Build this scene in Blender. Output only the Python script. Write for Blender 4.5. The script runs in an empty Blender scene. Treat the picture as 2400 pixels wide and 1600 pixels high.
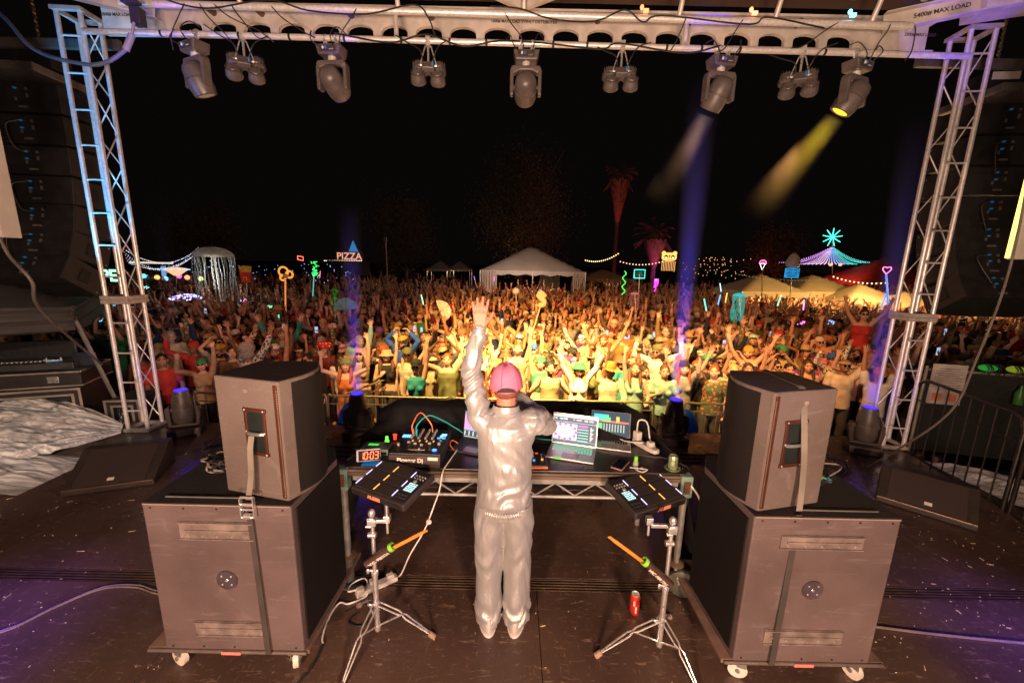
import bpy, bmesh, math, random
import numpy as np
from mathutils import Vector, Matrix, noise
S = bpy.context.scene
COL = S.collection
R = math.radians
# ---------------------------------------------------------------- camera
H, PITCH, ROLL = 2.38, R(11.2), 0.0215
fw = Vector((0, math.cos(PITCH), -math.sin(PITCH))); r0 = Vector((1, 0, 0)); u0 = r0.cross(fw)
rt = r0*math.cos(ROLL)+u0*math.sin(ROLL); up = -r0*math.sin(ROLL)+u0*math.cos(ROLL)
cd = bpy.data.cameras.new('camera'); cam = bpy.data.objects.new('camera', cd); COL.objects.link(cam)
cam.matrix_world = Matrix(((rt.x, up.x, -fw.x, 0), (rt.y, up.y, -fw.y, 0), (rt.z, up.z, -fw.z, H), (0, 0, 0, 1)))
cd.sensor_width = 36; cd.lens = 949/2400*36; cd.clip_start = 0.05; cd.clip_end = 600
S.camera = cam
# ---------------------------------------------------------------- world: night
W = bpy.data.worlds.new('World'); S.world = W; W.use_nodes = True
bg = W.node_tree.nodes['Background']; bg.inputs[0].default_value = (0.9, 0.55, 0.5, 1); bg.inputs[1].default_value = 0.0035
S.view_settings.view_transform = 'Standard'; S.view_settings.look = 'None'; S.view_settings.exposure = 0.3; S.view_settings.gamma = 1
S.render.engine = 'CYCLES'
cy = S.cycles; cy.use_denoising = True; cy.max_bounces = 5; cy.diffuse_bounces = 2; cy.glossy_bounces = 3; cy.transparent_max_bounces = 12
cy.sample_clamp_indirect = 30; cy.caustics_reflective = False; cy.caustics_refractive = False; cy.use_light_tree = True; cy.volume_bounces = 0
# ---------------------------------------------------------------- lamps
def spot(name, loc, tgt, color, watts, ang, blend=0.5, rad=0.08):
    l = bpy.data.lights.new(name, 'SPOT'); l.color = color; l.energy = watts; l.spot_size = R(ang); l.spot_blend = blend; l.shadow_soft_size = rad
    o = bpy.data.objects.new(name, l); COL.objects.link(o); o.location = loc
    o.rotation_euler = (Vector(tgt)-Vector(loc)).to_track_quat('-Z', 'Y').to_euler(); return o
def point(name, loc, color, watts, rad=0.1):
    l = bpy.data.lights.new(name, 'POINT'); l.color = color; l.energy = watts; l.shadow_soft_size = rad
    o = bpy.data.objects.new(name, l); COL.objects.link(o); o.location = loc; return o
# stage wash from unseen low lamps behind the camera
spot('stage_wash_lamp', (1.1, -1.9, 1.75), (0.2, 4.0, 2.0), (1, .63, .44), 820, 125, .7, .25)
spot('stage_wash_lamp', (-1.3, -1.9, 1.75), (-0.4, 4.0, 2.0), (1, .63, .46), 740, 125, .7, .25)
spot('stage_violet_lamp', (-3.6, -0.6, 3.6), (-3.45, 1.75, 0), (.20, .07, 1), 1500, 25, 1, .2)
spot('stage_violet_lamp', (3.7, -0.6, 3.6), (3.55, 1.8, 0), (.18, .08, 1), 1500, 25, 1, .2)
spot('stage_lilac_lamp', (3.4, 0.2, 3.4), (0.1, 2.3, 1.1), (.45, .40, 1), 90, 26, .8, .1)
spot('side_cyan_lamp', (-5.42, 3.7, .9), (-5.1, 5.27, 3.5), (.04, .42, 1), 1000, 30, .5, .05)
spot('fixture_blue_lamp', (-4.6, 3.6, 3.4), (-3.4, 4.98, 4.35), (.05, .25, 1), 60, 34, .8, .05)
spot('cord_cyan_lamp', (-5.3, 3.4, 3.0), (-4.9, 4.6, 4.4), (.03, .40, 1), 75, 48, .8, .05)
spot('added_roof_fill', (-.6, -1.2, 1.6), (0.2, 4.8, 5.4), (1, .66, .47), 800, 95, .8, .2)  # added fill brightening truss and rafters, no such lamp in view
spot('added_side_fill', (-3.3, -.6, 3.4), (-6.4, 4.7, .2), (1, .78, .62), 520, 34, .8, .15)  # unseen side fills added to brighten the plastic sheet and the fence
spot('added_side_fill', (3.3, -.6, 3.4), (6.3, 5.0, .3), (1, .66, .48), 160, 30, .8, .15)
spot('side_violet_lamp', (2.6, 2.0, 4.4), (5.1, 5.2, 4.75), (.22, .10, 1), 220, 15, 1, .1)
spot('added_roof_violet', (3.6, 3.2, 1.6), (4.85, 5.1, 5.35), (.10, .05, 1), 420, 15, .4, .05)  # added unseen spots for violet pools the floor heads throw on the roof
spot('added_roof_violet', (1.7, 3.4, 2.0), (2.1, 4.85, 4.95), (.12, .06, 1), 260, 13, .5, .05)
spot('added_roof_violet', (-1.6, 3.4, 2.0), (-2.0, 4.85, 4.95), (.12, .06, 1), 260, 12, .5, .05)
spot('added_roof_violet', (-4.0, 4.2, 3.4), (-3.9, 4.8, 5.0), (.22, .15, 1), 60, 34, .8, .05)
# crowd light thrown by the fixtures on the front truss
CROWD = (1, .60, .20)
spot('front_truss_lamp', (-2.05, 5.12, 4.02), (-1.3, 8.3, -.2), CROWD, 2300, 62, 1, .07)
spot('front_truss_lamp', (.09, 5.12, 4.0), (0.5, 8.1, -.2), CROWD, 6200, 58, 1, .07)
spot('front_truss_lamp', (1.15, 5.12, 4.2), (2.3, 8.6, -.2), CROWD, 3000, 64, 1, .07)
spot('front_truss_lamp', (-.98, 5.12, 4.2), (0.2, 12.5, 0), (1, .46, .13), 5200, 56, 1, .07)
spot('front_truss_lamp', (3.1, 5.12, 4.15), (4.6, 9.2, -.2), (1, .44, .14), 2000, 70, 1, .07)
spot('front_truss_lamp', (-3.0, 5.12, 4.2), (-4.4, 9.2, -.2), (1, .34, .16), 240, 80, 1, .07)
spot('front_truss_lamp', (-3.0, 5.2, 4.2), (-9, 22, 0), (.9, .28, .40), 120, 80, 1, .07)
spot('front_truss_lamp', (3.0, 5.2, 4.2), (10, 22, 0), (1, .36, .14), 450, 80, 1, .07)
# ---------------------------------------------------------------- helpers
_m = {}
def nodes(name):
    m = bpy.data.materials.new(name); m.use_nodes = True
    return m, m.node_tree, m.node_tree.nodes['Principled BSDF']
def mat(name, col, rough=.6, metal=0., var=.25, scale=6., bump=.0, bscale=40., stretch=(1, 1, 1), spec=.5, scuff=0., trans=0., alpha=1., sheen=0.):
    if name in _m: return _m[name]
    m, t, p = nodes(name); _m[name] = m
    tc = t.nodes.new('ShaderNodeTexCoord'); mp = t.nodes.new('ShaderNodeMapping'); mp.inputs['Scale'].default_value = stretch
    t.links.new(tc.outputs['Object'], mp.inputs[0])
    n = t.nodes.new('ShaderNodeTexNoise'); n.inputs['Scale'].default_value = scale; n.inputs['Detail'].default_value = 5
    t.links.new(mp.outputs[0], n.inputs[0])
    r = t.nodes.new('ShaderNodeMapRange'); r.inputs[1].default_value = .3; r.inputs[2].default_value = .7; t.links.new(n.outputs[0], r.inputs[0])
    mx = t.nodes.new('ShaderNodeMix'); mx.data_type = 'RGBA'; t.links.new(r.outputs[0], mx.inputs[0])
    mx.inputs[6].default_value = tuple(c*(1-var) for c in col)+(1,); mx.inputs[7].default_value = tuple(min(1, c*(1+var)) for c in col)+(1,)
    if scuff:
        last = mx
        for sc_, st_ in ((7, (1, .35, 1)), (16, (.25, 1, 2.5))):
            m2 = t.nodes.new('ShaderNodeMapping'); m2.inputs['Scale'].default_value = st_; m2.inputs['Rotation'].default_value = (.4, .7, .3); t.links.new(tc.outputs['Object'], m2.inputs[0])
            n2 = t.nodes.new('ShaderNodeTexNoise'); n2.inputs['Scale'].default_value = sc_; n2.inputs['Detail'].default_value = 9; n2.inputs['Distortion'].default_value = 1.; t.links.new(m2.outputs[0], n2.inputs[0])
            q = t.nodes.new('ShaderNodeMapRange'); q.inputs[1].default_value = .61; q.inputs[2].default_value = .70; q.inputs[4].default_value = scuff; t.links.new(n2.outputs[0], q.inputs[0])
            x2 = t.nodes.new('ShaderNodeMix'); x2.data_type = 'RGBA'; x2.blend_type = 'ADD'; x2.inputs[0].default_value = 1; t.links.new(last.outputs[2], x2.inputs[6]); t.links.new(q.outputs[0], x2.inputs[7]); last = x2
        mx = last
    t.links.new(mx.outputs[2], p.inputs['Base Color'])
    rr = t.nodes.new('ShaderNodeMapRange'); rr.inputs[3].default_value = max(.03, rough-.1); rr.inputs[4].default_value = min(1, rough+.1); t.links.new(n.outputs[0], rr.inputs[0]); t.links.new(rr.outputs[0], p.inputs['Roughness'])
    p.inputs['Metallic'].default_value = metal; p.inputs['Specular IOR Level'].default_value = spec
    p.inputs['Alpha'].default_value = alpha
    if trans: p.inputs['Transmission Weight'].default_value = trans
    if sheen: p.inputs['Sheen Weight'].default_value = sheen
    if bump:
        b = t.nodes.new('ShaderNodeTexNoise'); b.inputs['Scale'].default_value = bscale; b.inputs['Detail'].default_value = 3; t.links.new(mp.outputs[0], b.inputs[0])
        bp = t.nodes.new('ShaderNodeBump'); bp.inputs['Strength'].default_value = bump; bp.inputs['Distance'].default_value = .01; t.links.new(b.outputs[0], bp.inputs['Height']); t.links.new(bp.outputs[0], p.inputs['Normal'])
    return m
def emit(name, col, s=3.):
    if name in _m: return _m[name]
    m, t, p = nodes(name); _m[name] = m
    p.inputs['Base Color'].default_value = tuple(c*.3 for c in col)+(1,); p.inputs['Emission Color'].default_value = col+(1,); p.inputs['Emission Strength'].default_value = s
    return m
SPLIT = {'rungs': 'rung', 'screw': 'screw_head', 'collar': 'collar_ring', 'handle_pocket': 'handle_recess', 'knob': 'turn_knob', 'button': 'push_button', 'adapter': 'plug_adapter', 'bars': 'bar', 'feet': 'foot', 'light_strip': 'led_strip', 'effect_knob': 'side_knob', 'latch': 'butterfly_latch', 'blue_pad': 'lit_pad', 'fader': 'slider', 'knob_column': 'channel_knob', 'vent': 'vent_slot', 'cooling_fins': 'fin', 'ear_': 'ear', 'pipe_stub': 'stub', 'base_rail': 'rail', 'tilt_bearing': 'bearing', 'orange_picture': 'picture'}
class MB:
    def __init__(s): s.v = []; s.f = []
    def add(s, vs, fs, M=None):
        k = len(s.v)
        s.v += [tuple(M @ Vector(q)) for q in vs] if M is not None else [tuple(q) for q in vs]
        s.f += [tuple(i+k for i in f) for f in fs]; return s
    def box(s, c, d, M=None, rz=0):
        x, y, z = (q/2 for q in d)
        vs = [(a, b, e) for e in (-z, z) for a, b in ((-x, -y), (x, -y), (x, y), (-x, y))]
        T = Matrix.Translation(c) @ Matrix.Rotation(rz, 4, 'Z')
        if M is not None: T = M @ T
        return s.add(vs, [(3, 2, 1, 0), (4, 5, 6, 7), (0, 1, 5, 4), (1, 2, 6, 5), (2, 3, 7, 6), (3, 0, 4, 7)], T)
    def cyl(s, p, q, r, r2=None, n=12):
        p = Vector(p); q = Vector(q); d = q-p
        if d.length < 1e-6: return s
        Q = d.to_track_quat('Z', 'Y').to_matrix(); r2 = r if r2 is None else r2; L = d.length
        vs = [Q @ Vector((r*math.cos(2*math.pi*i/n), r*math.sin(2*math.pi*i/n), 0))+p for i in range(n)]+[Q @ Vector((r2*math.cos(2*math.pi*i/n), r2*math.sin(2*math.pi*i/n), L))+p for i in range(n)]
        return s.add(vs, [tuple(range(n-1, -1, -1)), tuple(range(n, 2*n))]+[(i, (i+1) % n, n+(i+1) % n, n+i) for i in range(n)])
    def tube(s, pts, r, n=7):
        pts = [Vector(p) for p in pts]; k0 = len(s.v); m = len(pts); prev = None
        for i, p in enumerate(pts):
            d = (pts[min(i+1, m-1)]-pts[max(i-1, 0)]).normalized()
            if prev is None: a = d.orthogonal().normalized()
            else: a = (prev-d*prev.dot(d)).normalized()
            prev = a; b = d.cross(a); rr = r[i] if isinstance(r, (list, tuple)) else r
            for j in range(n):
                w = 2*math.pi*j/n; s.v.append(tuple(p+a*rr*math.cos(w)+b*rr*math.sin(w)))
        for i in range(m-1):
            for j in range(n): s.f.append((k0+i*n+j, k0+i*n+(j+1) % n, k0+(i+1)*n+(j+1) % n, k0+(i+1)*n+j))
        s.f.append(tuple(k0+j for j in range(n-1, -1, -1))); s.f.append(tuple(k0+(m-1)*n+j for j in range(n))); return s
    def ell(s, c, r, nu=16, nv=10, M=None):
        vs = [(0, 0, -1)]+[(math.cos(2*math.pi*i/nu)*math.cos(t), math.sin(2*math.pi*i/nu)*math.cos(t), math.sin(t)) for j in range(1, nv) for t in (-math.pi/2+math.pi*j/nv,) for i in range(nu)]+[(0, 0, 1)]
        fs = [(0, 1+(i+1) % nu, 1+i) for i in range(nu)]+[(1+j*nu+i, 1+j*nu+(i+1) % nu, 1+(j+1)*nu+(i+1) % nu, 1+(j+1)*nu+i) for j in range(nv-2) for i in range(nu)]
        k = 1+(nv-2)*nu; fs += [(k+i, k+(i+1) % nu, len(vs)-1) for i in range(nu)]
        T = Matrix.Translation(c) @ Matrix.Diagonal(tuple(r)+(1,))
        if M is not None: T = Matrix.Translation(c) @ M.to_4x4() @ Matrix.Diagonal(tuple(r)+(1,))
        return s.add(vs, fs, T)
    def lathe(s, prof, n=20, M=None):
        m = len(prof)
        vs = [(r*math.cos(2*math.pi*i/n), r*math.sin(2*math.pi*i/n), z) for r, z in prof for i in range(n)]
        fs = [(j*n+i, j*n+(i+1) % n, (j+1)*n+(i+1) % n, (j+1)*n+i) for j in range(m-1) for i in range(n)]
        fs += [tuple(range(n-1, -1, -1)), tuple((m-1)*n+i for i in range(n))]
        return s.add(vs, fs, M)
    def prism(s, poly, a, b, M=None):
        n = len(poly)
        vs = [(x, y, a) for x, y in poly]+[(x, y, b) for x, y in poly]
        return s.add(vs, [tuple(range(n-1, -1, -1)), tuple(range(n, 2*n))]+[(i, (i+1) % n, n+(i+1) % n, n+i) for i in range(n)], M)
    def sheet(s, fn, nu, nv):
        k = len(s.v)
        for j in range(nv+1):
            for i in range(nu+1): s.v.append(tuple(fn(i/nu, j/nv)))
        for j in range(nv):
            for i in range(nu): a = k+j*(nu+1)+i; s.f.append((a, a+1, a+nu+2, a+nu+1))
        return s
    def mesh(s, name, smooth=False, Minv=None):
        me = bpy.data.meshes.new(name); me.from_pydata([tuple(Minv @ Vector(q)) for q in s.v] if Minv is not None else s.v, [], s.f); me.update()
        if smooth: me.shade_smooth()
        return me
    def islands(s):
        par = list(range(len(s.v)))
        def fd(i):
            while par[i] != i: par[i] = par[par[i]]; i = par[i]
            return i
        for f in s.f:
            r0_ = fd(f[0])
            for q in f[1:]: par[fd(q)] = r0_
        gr = {}
        for f in s.f: gr.setdefault(fd(f[0]), []).append(f)
        out = []
        for fs in gr.values():
            ix = sorted({i for f in fs for i in f}); mp_ = {i: k for k, i in enumerate(ix)}; m_ = MB(); m_.v = [s.v[i] for i in ix]; m_.f = [tuple(mp_[i] for i in f) for f in fs]; out.append(m_)
        return out
    def build(s, name, mt, parent=None, smooth=False, bevel=0, local=False, solid=0, angle=True):
        Mi = None
        if name in SPLIT and parent is not None:
            il = s.islands()
            if 1 < len(il) < 40:
                return [q.build(SPLIT[name], mt, parent, smooth, bevel, local, solid, angle) for q in il][0]
        if parent is not None and not local:
            t = parent
            while t.parent is not None: t = t.parent
            Mi = t.matrix_basis.inverted()
        me = s.mesh(name, smooth, Mi); o = bpy.data.objects.new(name, me); COL.objects.link(o)
        for q in (mt if isinstance(mt, (list, tuple)) else [mt]): me.materials.append(q)
        if parent is not None: o.parent = parent
        if solid: d = o.modifiers.new('s', 'SOLIDIFY'); d.thickness = solid; d.offset = 0
        if bevel: b = o.modifiers.new('b', 'BEVEL'); b.width = bevel; b.segments = 2; b.limit_method = 'ANGLE'; b.harden_normals = False
        if smooth and angle: me.set_sharp_from_angle(angle=R(42))
        return o
def tag(o, label=None, cat=None, group=None, kind=None):
    for k, v in (('label', label), ('category', cat), ('group', group), ('kind', kind)):
        if v: o[k] = v
    return o
def T(name, label, cat, loc=(0, 0, 0), rz=0, group=None, rot=None):
    o = bpy.data.objects.new(name, None); COL.objects.link(o); o.empty_display_size = .1
    o.matrix_basis = Matrix.Translation(loc) @ (rot.to_4x4() if rot is not None else Matrix.Rotation(rz, 4, 'Z'))
    return tag(o, label, cat, group)
def dup(o, M=None, label=None, parent=None):
    c = o.copy(); COL.objects.link(c)
    if parent is not None: c.parent = parent
    if M is not None: c.matrix_basis = M
    if label: c['label'] = label
    for ch in o.children: dup(ch, None, None, c)
    return c
def text(name, s, size, M, mt, parent, ext=.001, bold=0., spacing=1., shear=0., align='CENTER'):
    cu = bpy.data.curves.new(name, 'FONT'); cu.body = s; cu.size = size; cu.extrude = ext; cu.offset = bold; cu.align_x = align; cu.align_y = 'CENTER'; cu.space_character = spacing; cu.shear = shear
    tmp = bpy.data.objects.new('t', cu); COL.objects.link(tmp); dg = bpy.context.evaluated_depsgraph_get(); me = bpy.data.meshes.new_from_object(tmp.evaluated_get(dg), depsgraph=dg)
    bpy.data.objects.remove(tmp); bpy.data.curves.remove(cu); me.name = name; me.materials.clear(); me.materials.append(mt); o = bpy.data.objects.new(name, me); COL.objects.link(o)
    if parent is not None:
        t = parent
        while t.parent is not None: t = t.parent
        o.parent = parent; o.matrix_basis = t.matrix_basis.inverted() @ M
    else: o.matrix_basis = M
    return o
def frame(o, x, y):
    "matrix whose local X and Y are the given directions"
    x = Vector(x).normalized(); z = x.cross(Vector(y)).normalized(); y = z.cross(x)
    return Matrix(((x.x, y.x, z.x, o[0]), (x.y, y.y, z.y, o[1]), (x.z, y.z, z.z, o[2]), (0, 0, 0, 1)))
def sag(a, b, d, n=10): return [Vector(a).lerp(Vector(b), i/n)-Vector((0, 0, d*4*(i/n)*(1-i/n))) for i in range(n+1)]
def spline(pts, k=6):
    P = [Vector(p) for p in pts]; P = [P[0]*2-P[1]]+P+[P[-1]*2-P[-2]]; out = []
    for i in range(1, len(P)-2):
        for j in range(k):
            t = j/k; a, b, c, d = P[i-1:i+3]
            out.append(.5*((2*b)+(c-a)*t+(2*a-5*b+4*c-d)*t*t+(3*b-a-3*c+d)*t**3))
    return out+[P[-2]]
rnd = random.Random(7)
alu = mat('aluminium', (.84, .81, .77), .38, .42, .12, 30, .05, 80)
white_beam = mat('worn_white_paint', (.58, .53, .47), .55, .1, .22, 5, .15, 30)
blackp = mat('black_plastic', (.022, .020, .020), .45, 0, .3, 20, .1, 200)
chrome = mat('chrome', (.80, .78, .75), .30, .8, .08, 40)
rubber = mat('rubber', (.02, .02, .02), .8)
cable_m = mat('cable_black', (.012, .012, .012), .55)
white_cable = mat('cable_white', (.75, .70, .62), .5)
blue_tape = mat('blue_tape', (.03, .22, .6), .5)
# ---------------------------------------------------------------- setting: ground, stage floor
GZ = -1.05
g = mat('ground_dirt', (.06, .045, .03), .95, 0, .4, .8, .4, 6)
MB().sheet(lambda u, v: (-200+400*u, -20+420*v, GZ), 8, 8).build('ground', g)['kind'] = 'structure'
sky = MB(); sky.lathe([(330, -20), (330, 60), (280, 180), (160, 270), (5, 300)], 32)
sm, t, p = nodes('night_sky'); p.inputs['Base Color'].default_value = (.0, .0, .0, 1); p.inputs['Emission Color'].default_value = (.9, .6, .6, 1); p.inputs['Emission Strength'].default_value = .0022; p.inputs['Roughness'].default_value = 1; p.inputs['Specular IOR Level'].default_value = 0
sky.build('sky', sm, smooth=True)['kind'] = 'structure'
# stage floor: dark phenolic plywood, scuffed
sf, t, p = nodes('stage_plywood')
tc = t.nodes.new('ShaderNodeTexCoord')
def nz(scale, detail=6, st=None, dist=0):
    n = t.nodes.new('ShaderNodeTexNoise'); n.inputs['Scale'].default_value = scale; n.inputs['Detail'].default_value = detail; n.inputs['Distortion'].default_value = dist
    if st:
        mp = t.nodes.new('ShaderNodeMapping'); mp.inputs['Scale'].default_value = st; mp.inputs['Rotation'].default_value = (0, 0, .5); t.links.new(tc.outputs['Object'], mp.inputs[0]); t.links.new(mp.outputs[0], n.inputs[0])
    else: t.links.new(tc.outputs['Object'], n.inputs[0])
    return n
def ramp(n, a, b, ca, cb):
    r = t.nodes.new('ShaderNodeValToRGB'); r.color_ramp.elements[0].position = a; r.color_ramp.elements[1].position = b; r.color_ramp.elements[0].color = ca+(1,); r.color_ramp.elements[1].color = cb+(1,); t.links.new(n.outputs[0], r.inputs[0]); return r
base = ramp(nz(1.3, 8), .3, .75, (.055, .032, .025), (.125, .076, .055))
scr = ramp(nz(9, 9, (1, 5, 1), 1.5), .60, .72, (0, 0, 0), (.16, .11, .075))
scr2 = ramp(nz(14, 9, (6, 1, 1), .8), .64, .72, (0, 0, 0), (.13, .09, .06))
spk = ramp(nz(60, 2), .73, .76, (0, 0, 0), (.16, .12, .07))
prev = base
for s_ in (scr, scr2, spk):
    mx = t.nodes.new('ShaderNodeMix'); mx.data_type = 'RGBA'; mx.blend_type = 'ADD'; mx.inputs[0].default_value = 1
    t.links.new(prev.outputs[2 if prev is not base else 0], mx.inputs[6]); t.links.new(s_.outputs[0], mx.inputs[7]); prev = mx
t.links.new(prev.outputs[2], p.inputs['Base Color'])
rg = ramp(nz(3, 8), .3, .7, (.17,)*3, (.46,)*3); t.links.new(rg.outputs[0], p.inputs['Roughness'])
bp = t.nodes.new('ShaderNodeBump'); bp.inputs['Strength'].default_value = .25; bp.inputs['Distance'].default_value = .004; t.links.new(nz(25, 6).outputs[0], bp.inputs['Height']); t.links.new(bp.outputs[0], p.inputs['Normal'])
SX0, SX1, SY1 = -5.45, 5.25, 5.50
b = MB(); xs = [SX0, -4.05, -2.45, -.13, 1.11+.98, 3.6, SX1]
rows = [(-3.0, -1.3), (-1.294, .05), (.056, 1.29), (1.296, 2.575), (2.70, 3.93), (3.936, SY1)]
for j, (ya, yb) in enumerate(rows):
    for i in range(len(xs)-1):
        dx = .35*(j % 2) if 0 < i else 0; dx2 = .35*(j % 2) if i < len(xs)-2 else 0
        b.box(((xs[i]+dx+xs[i+1]+dx2)/2, (ya+yb)/2, -.02), (xs[i+1]+dx2-xs[i]-dx-.004, yb-ya, .04))
o = b.build('stage_floor', sf, bevel=.002); o['kind'] = 'structure'
b = MB().box((0, .7, -.05), (SX1-SX0-.1, 9.4, .02)); b.build('stage_underlay', mat('dark_gap', (.01, .008, .006), .9))['kind'] = 'structure'
# grooved aluminium deck joint
b = MB()
for k in range(5): b.box(((SX0+SX1)/2, 2.585+.026*k, -.012), (SX1-SX0-.01, .012, .024))
b.build('stage_deck_joint', mat('dark_bronze_rail', (.13, .085, .055), .35, .6, .3, 8), bevel=.002)['kind'] = 'structure'
# stage front fascia and legs
b = MB().box((0, SY1+.02, -.14), (SX1-SX0, .03, .26)).box((SX0-.02, 1.5, -.14), (.03, 8.0, .26)).box((SX1+.02, 1.5, -.14), (.03, 8.0, .26))
b.build('stage_fascia', mat('black_skirt', (.012, .011, .011), .8))['kind'] = 'structure'
# wood chips and confetti scattered over the deck
b = MB(); rc = random.Random(3)
for i in range(900):
    x = rc.choice((rc.uniform(-5, -1.9), rc.uniform(2, 5), rc.uniform(-5, 5), rc.uniform(2, 5))); y = rc.uniform(1.3, 5.0)
    L = rc.uniform(.005, .012) if rc.random() < .85 else rc.uniform(.02, .06)
    b.box((x, y, .0022), (L, rc.uniform(.002, .005), .0024), rz=rc.uniform(0, 3.1))
o = b.build('litter', mat('wood_chips', (.85, .60, .35), .8, 0, .4, 12)); tag(o, 'pale wood chips and scraps scattered over the dark stage floor', 'litter', kind='stuff')

# ---------------------------------------------------------------- corner towers (box truss)
def tower(x, y, label, rz):
    t = T('truss_tower', label, 'truss tower', (x, y, 0), rz, 'truss towers at the front corners of the stage'); h = .125
    def sec(z0, z1, name):
        b = MB()
        for sx in (-1, 1):
            for sy in (-1, 1): b.cyl((sx*h, sy*h, z0), (sx*h, sy*h, z1), .025, n=12)
        b.build('chord', alu, t, smooth=True, local=True)
        b = MB(); n = max(2, round((z1-z0-.1)/.40)); dz = (z1-z0-.1)/n
        for k in range(n):
            za = z0+.05+k*dz; zb = za+dz
            for i, (a, c) in enumerate((((h, -h), (h, h)), ((h, h), (-h, h)), ((-h, h), (-h, -h)), ((-h, -h), (h, -h)))):
                if k % 2: a, c = c, a
                if i > 1: continue
                b.cyl((a[0], a[1], za), (c[0], c[1], zb), .0075, n=6)
        b.build('lacing', alu, t, smooth=True, local=True)
        b = MB()
        for k in range(1, n+1):
            za = z0+.05+k*dz-dz/2
            b.cyl((-h, -h, za), (h, -h, za), .011, n=8)
        b.build('rungs', alu, t, smooth=True, local=True)
    sec(.05, 1.74, 'low'); sec(1.84, 5.02, 'up')
    pl = mat('dull_end_plate', (.50, .44, .38), .6, .2, .25, 12)
    for z0, z1 in ((0.006, .05), (1.74, 1.788), (1.792, 1.84), (5.02, 5.06)):
        b = MB(); c = (z0+z1)/2; d = z1-z0
        for sx in (-1, 1): b.box((sx*.14, 0, c), (.05, .33, d))
        for sy in (-1, 1): b.box((0, sy*.14, c), (.228, .05, d))
        b.build('end_plate', pl, t, local=True, bevel=.003)
    return t
tower(-5.06, 5.27, 'aluminium truss tower beside the tent canopy, lit blue along its edges', R(4))
tower(5.19, 5.24, 'aluminium truss tower beside the black barrier, warm lit with violet top', R(-6))
# ---------------------------------------------------------------- roof edge: white beam with arched holes, two pipes
def arch(cx, z0, w, h, n=10):
    return [(cx-w/2, z0)]+[(cx-w/2*math.cos(math.pi*i/n), z0+h*.45+h*.55*math.sin(math.pi*i/n)) for i in range(n+1)]+[(cx+w/2, z0)]
def to_xz(y): return Matrix(((1, 0, 0, 0), (0, 0, -1, y), (0, 1, 0, 0), (0, 0, 0, 1)))
t = T('roof_beam', 'long white roof beam with a row of arched holes, stencilled load limit', 'beam', (0, 5.3, 4.8))
b = MB(); zb, zt = 4.875, 5.165; x = -4.75; p_ = .396
cs = [-4.75+.15+.396*k for k in range(24)]
# web: strips between holes + upper band built as one outline per bay
for k, c in enumerate(cs):
    if abs(c) > 4.02:
        b.box((c, 5.3, (zb+zt)/2), (p_-.001, .05, zt-zb)); continue
    a = arch(c, zb+.012, .30, .125); poly = [(c-p_/2, zb), (c+p_/2, zb), (c+p_/2, zt), (c-p_/2, zt)]
    # left post, right post, top part split by fan
    top = a[1:-1]
    b.box((c-p_/2+(p_/2-.15)/2, 5.3, (zb+zt)/2), (p_/2-.15, .05, zt-zb)); b.box((c+p_/2-(p_/2-.15)/2, 5.3, (zb+zt)/2), (p_/2-.15, .05, zt-zb))
    for i in range(len(top)-1):
        (xa, za), (xc, zc) = top[i], top[i+1]
        if xc-xa > 1e-5: b.prism([(xa, za), (xc, zc), (xc, zt), (xa, zt)], -.025, .025, to_xz(5.3))
b.build('web', white_beam, t)
b = MB().box((0, 5.3, zb-.006), (9.6, .07, .012)).box((0, 5.3, zt+.012), (9.6, .16, .024)); b.build('flange', white_beam, t, bevel=.004)
ink = mat('stencil_ink', (.05, .035, .03), .8)
text('stencil', '1000# MAX LOAD EVENLY DISTRIBUTED', .042, frame((.06, 5.272, 5.075), (1, 0, 0), (0, 0, 1)), ink, t, bold=.0012)
text('stencil', '2500# MAX LOAD', .045, frame((-4.62, 5.272, 5.06), (1, 0, 0), (0, 0, 1)), ink, t, bold=.001)
text('stencil', '2500# MAX LOAD', .045, frame((4.62, 5.272, 5.03), (1, 0, 0), (0, 0, 1)), ink, t, bold=.001)
b = MB()
for x in (-2.95, -1.92, -1.0, 1.95, 3.18, -3.5, .9, 4.45): b.cyl((x, 5.19, 5.10), (x, 5.28, 5.10), .035, n=12)
b.build('pipe_stub', mat('rusty_steel', (.16, .09, .06), .7, .4), t, smooth=True)
def pipe(a, c, r, label):
    o = MB().cyl(a, c, r, n=16).build('lighting_pipe', alu, smooth=True); return tag(o, label, 'pipe', 'pipes along the roof edge')
pipe((-4.75, 4.98, 4.745), (4.95, 4.98, 4.685), .030, 'lower silver pipe carrying the hanging stage lights')
pipe((-4.2, 4.86, 4.96), (4.15, 4.86, 4.90), .036, 'upper silver pipe fixed in front of the stencilled white beam')
UP = lambda x: 4.93-.0072*x; LP = lambda x: 4.715-.0062*x
# vertical brackets between pipes and beam
bk = mat('bracket_white', (.6, .56, .50), .5, .3)
for i, (x, lab) in enumerate(((-.93-.0, 'short white pipe hanger right of the third light cluster'), (-2.9, 'x'), (2.0, 'x'))):
    pass
for x, lab in ((-1.32, 'short pipe hanger between the two LED clusters'), (1.80, 'short pipe hanger beside the whitish beam light')):
    tag(MB().cyl((x, 4.93, 4.98), (x, 4.93, 4.74), .024, n=12).build('pipe_hanger', bk, smooth=True), lab, 'hanger', 'short pipe hangers')
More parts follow.
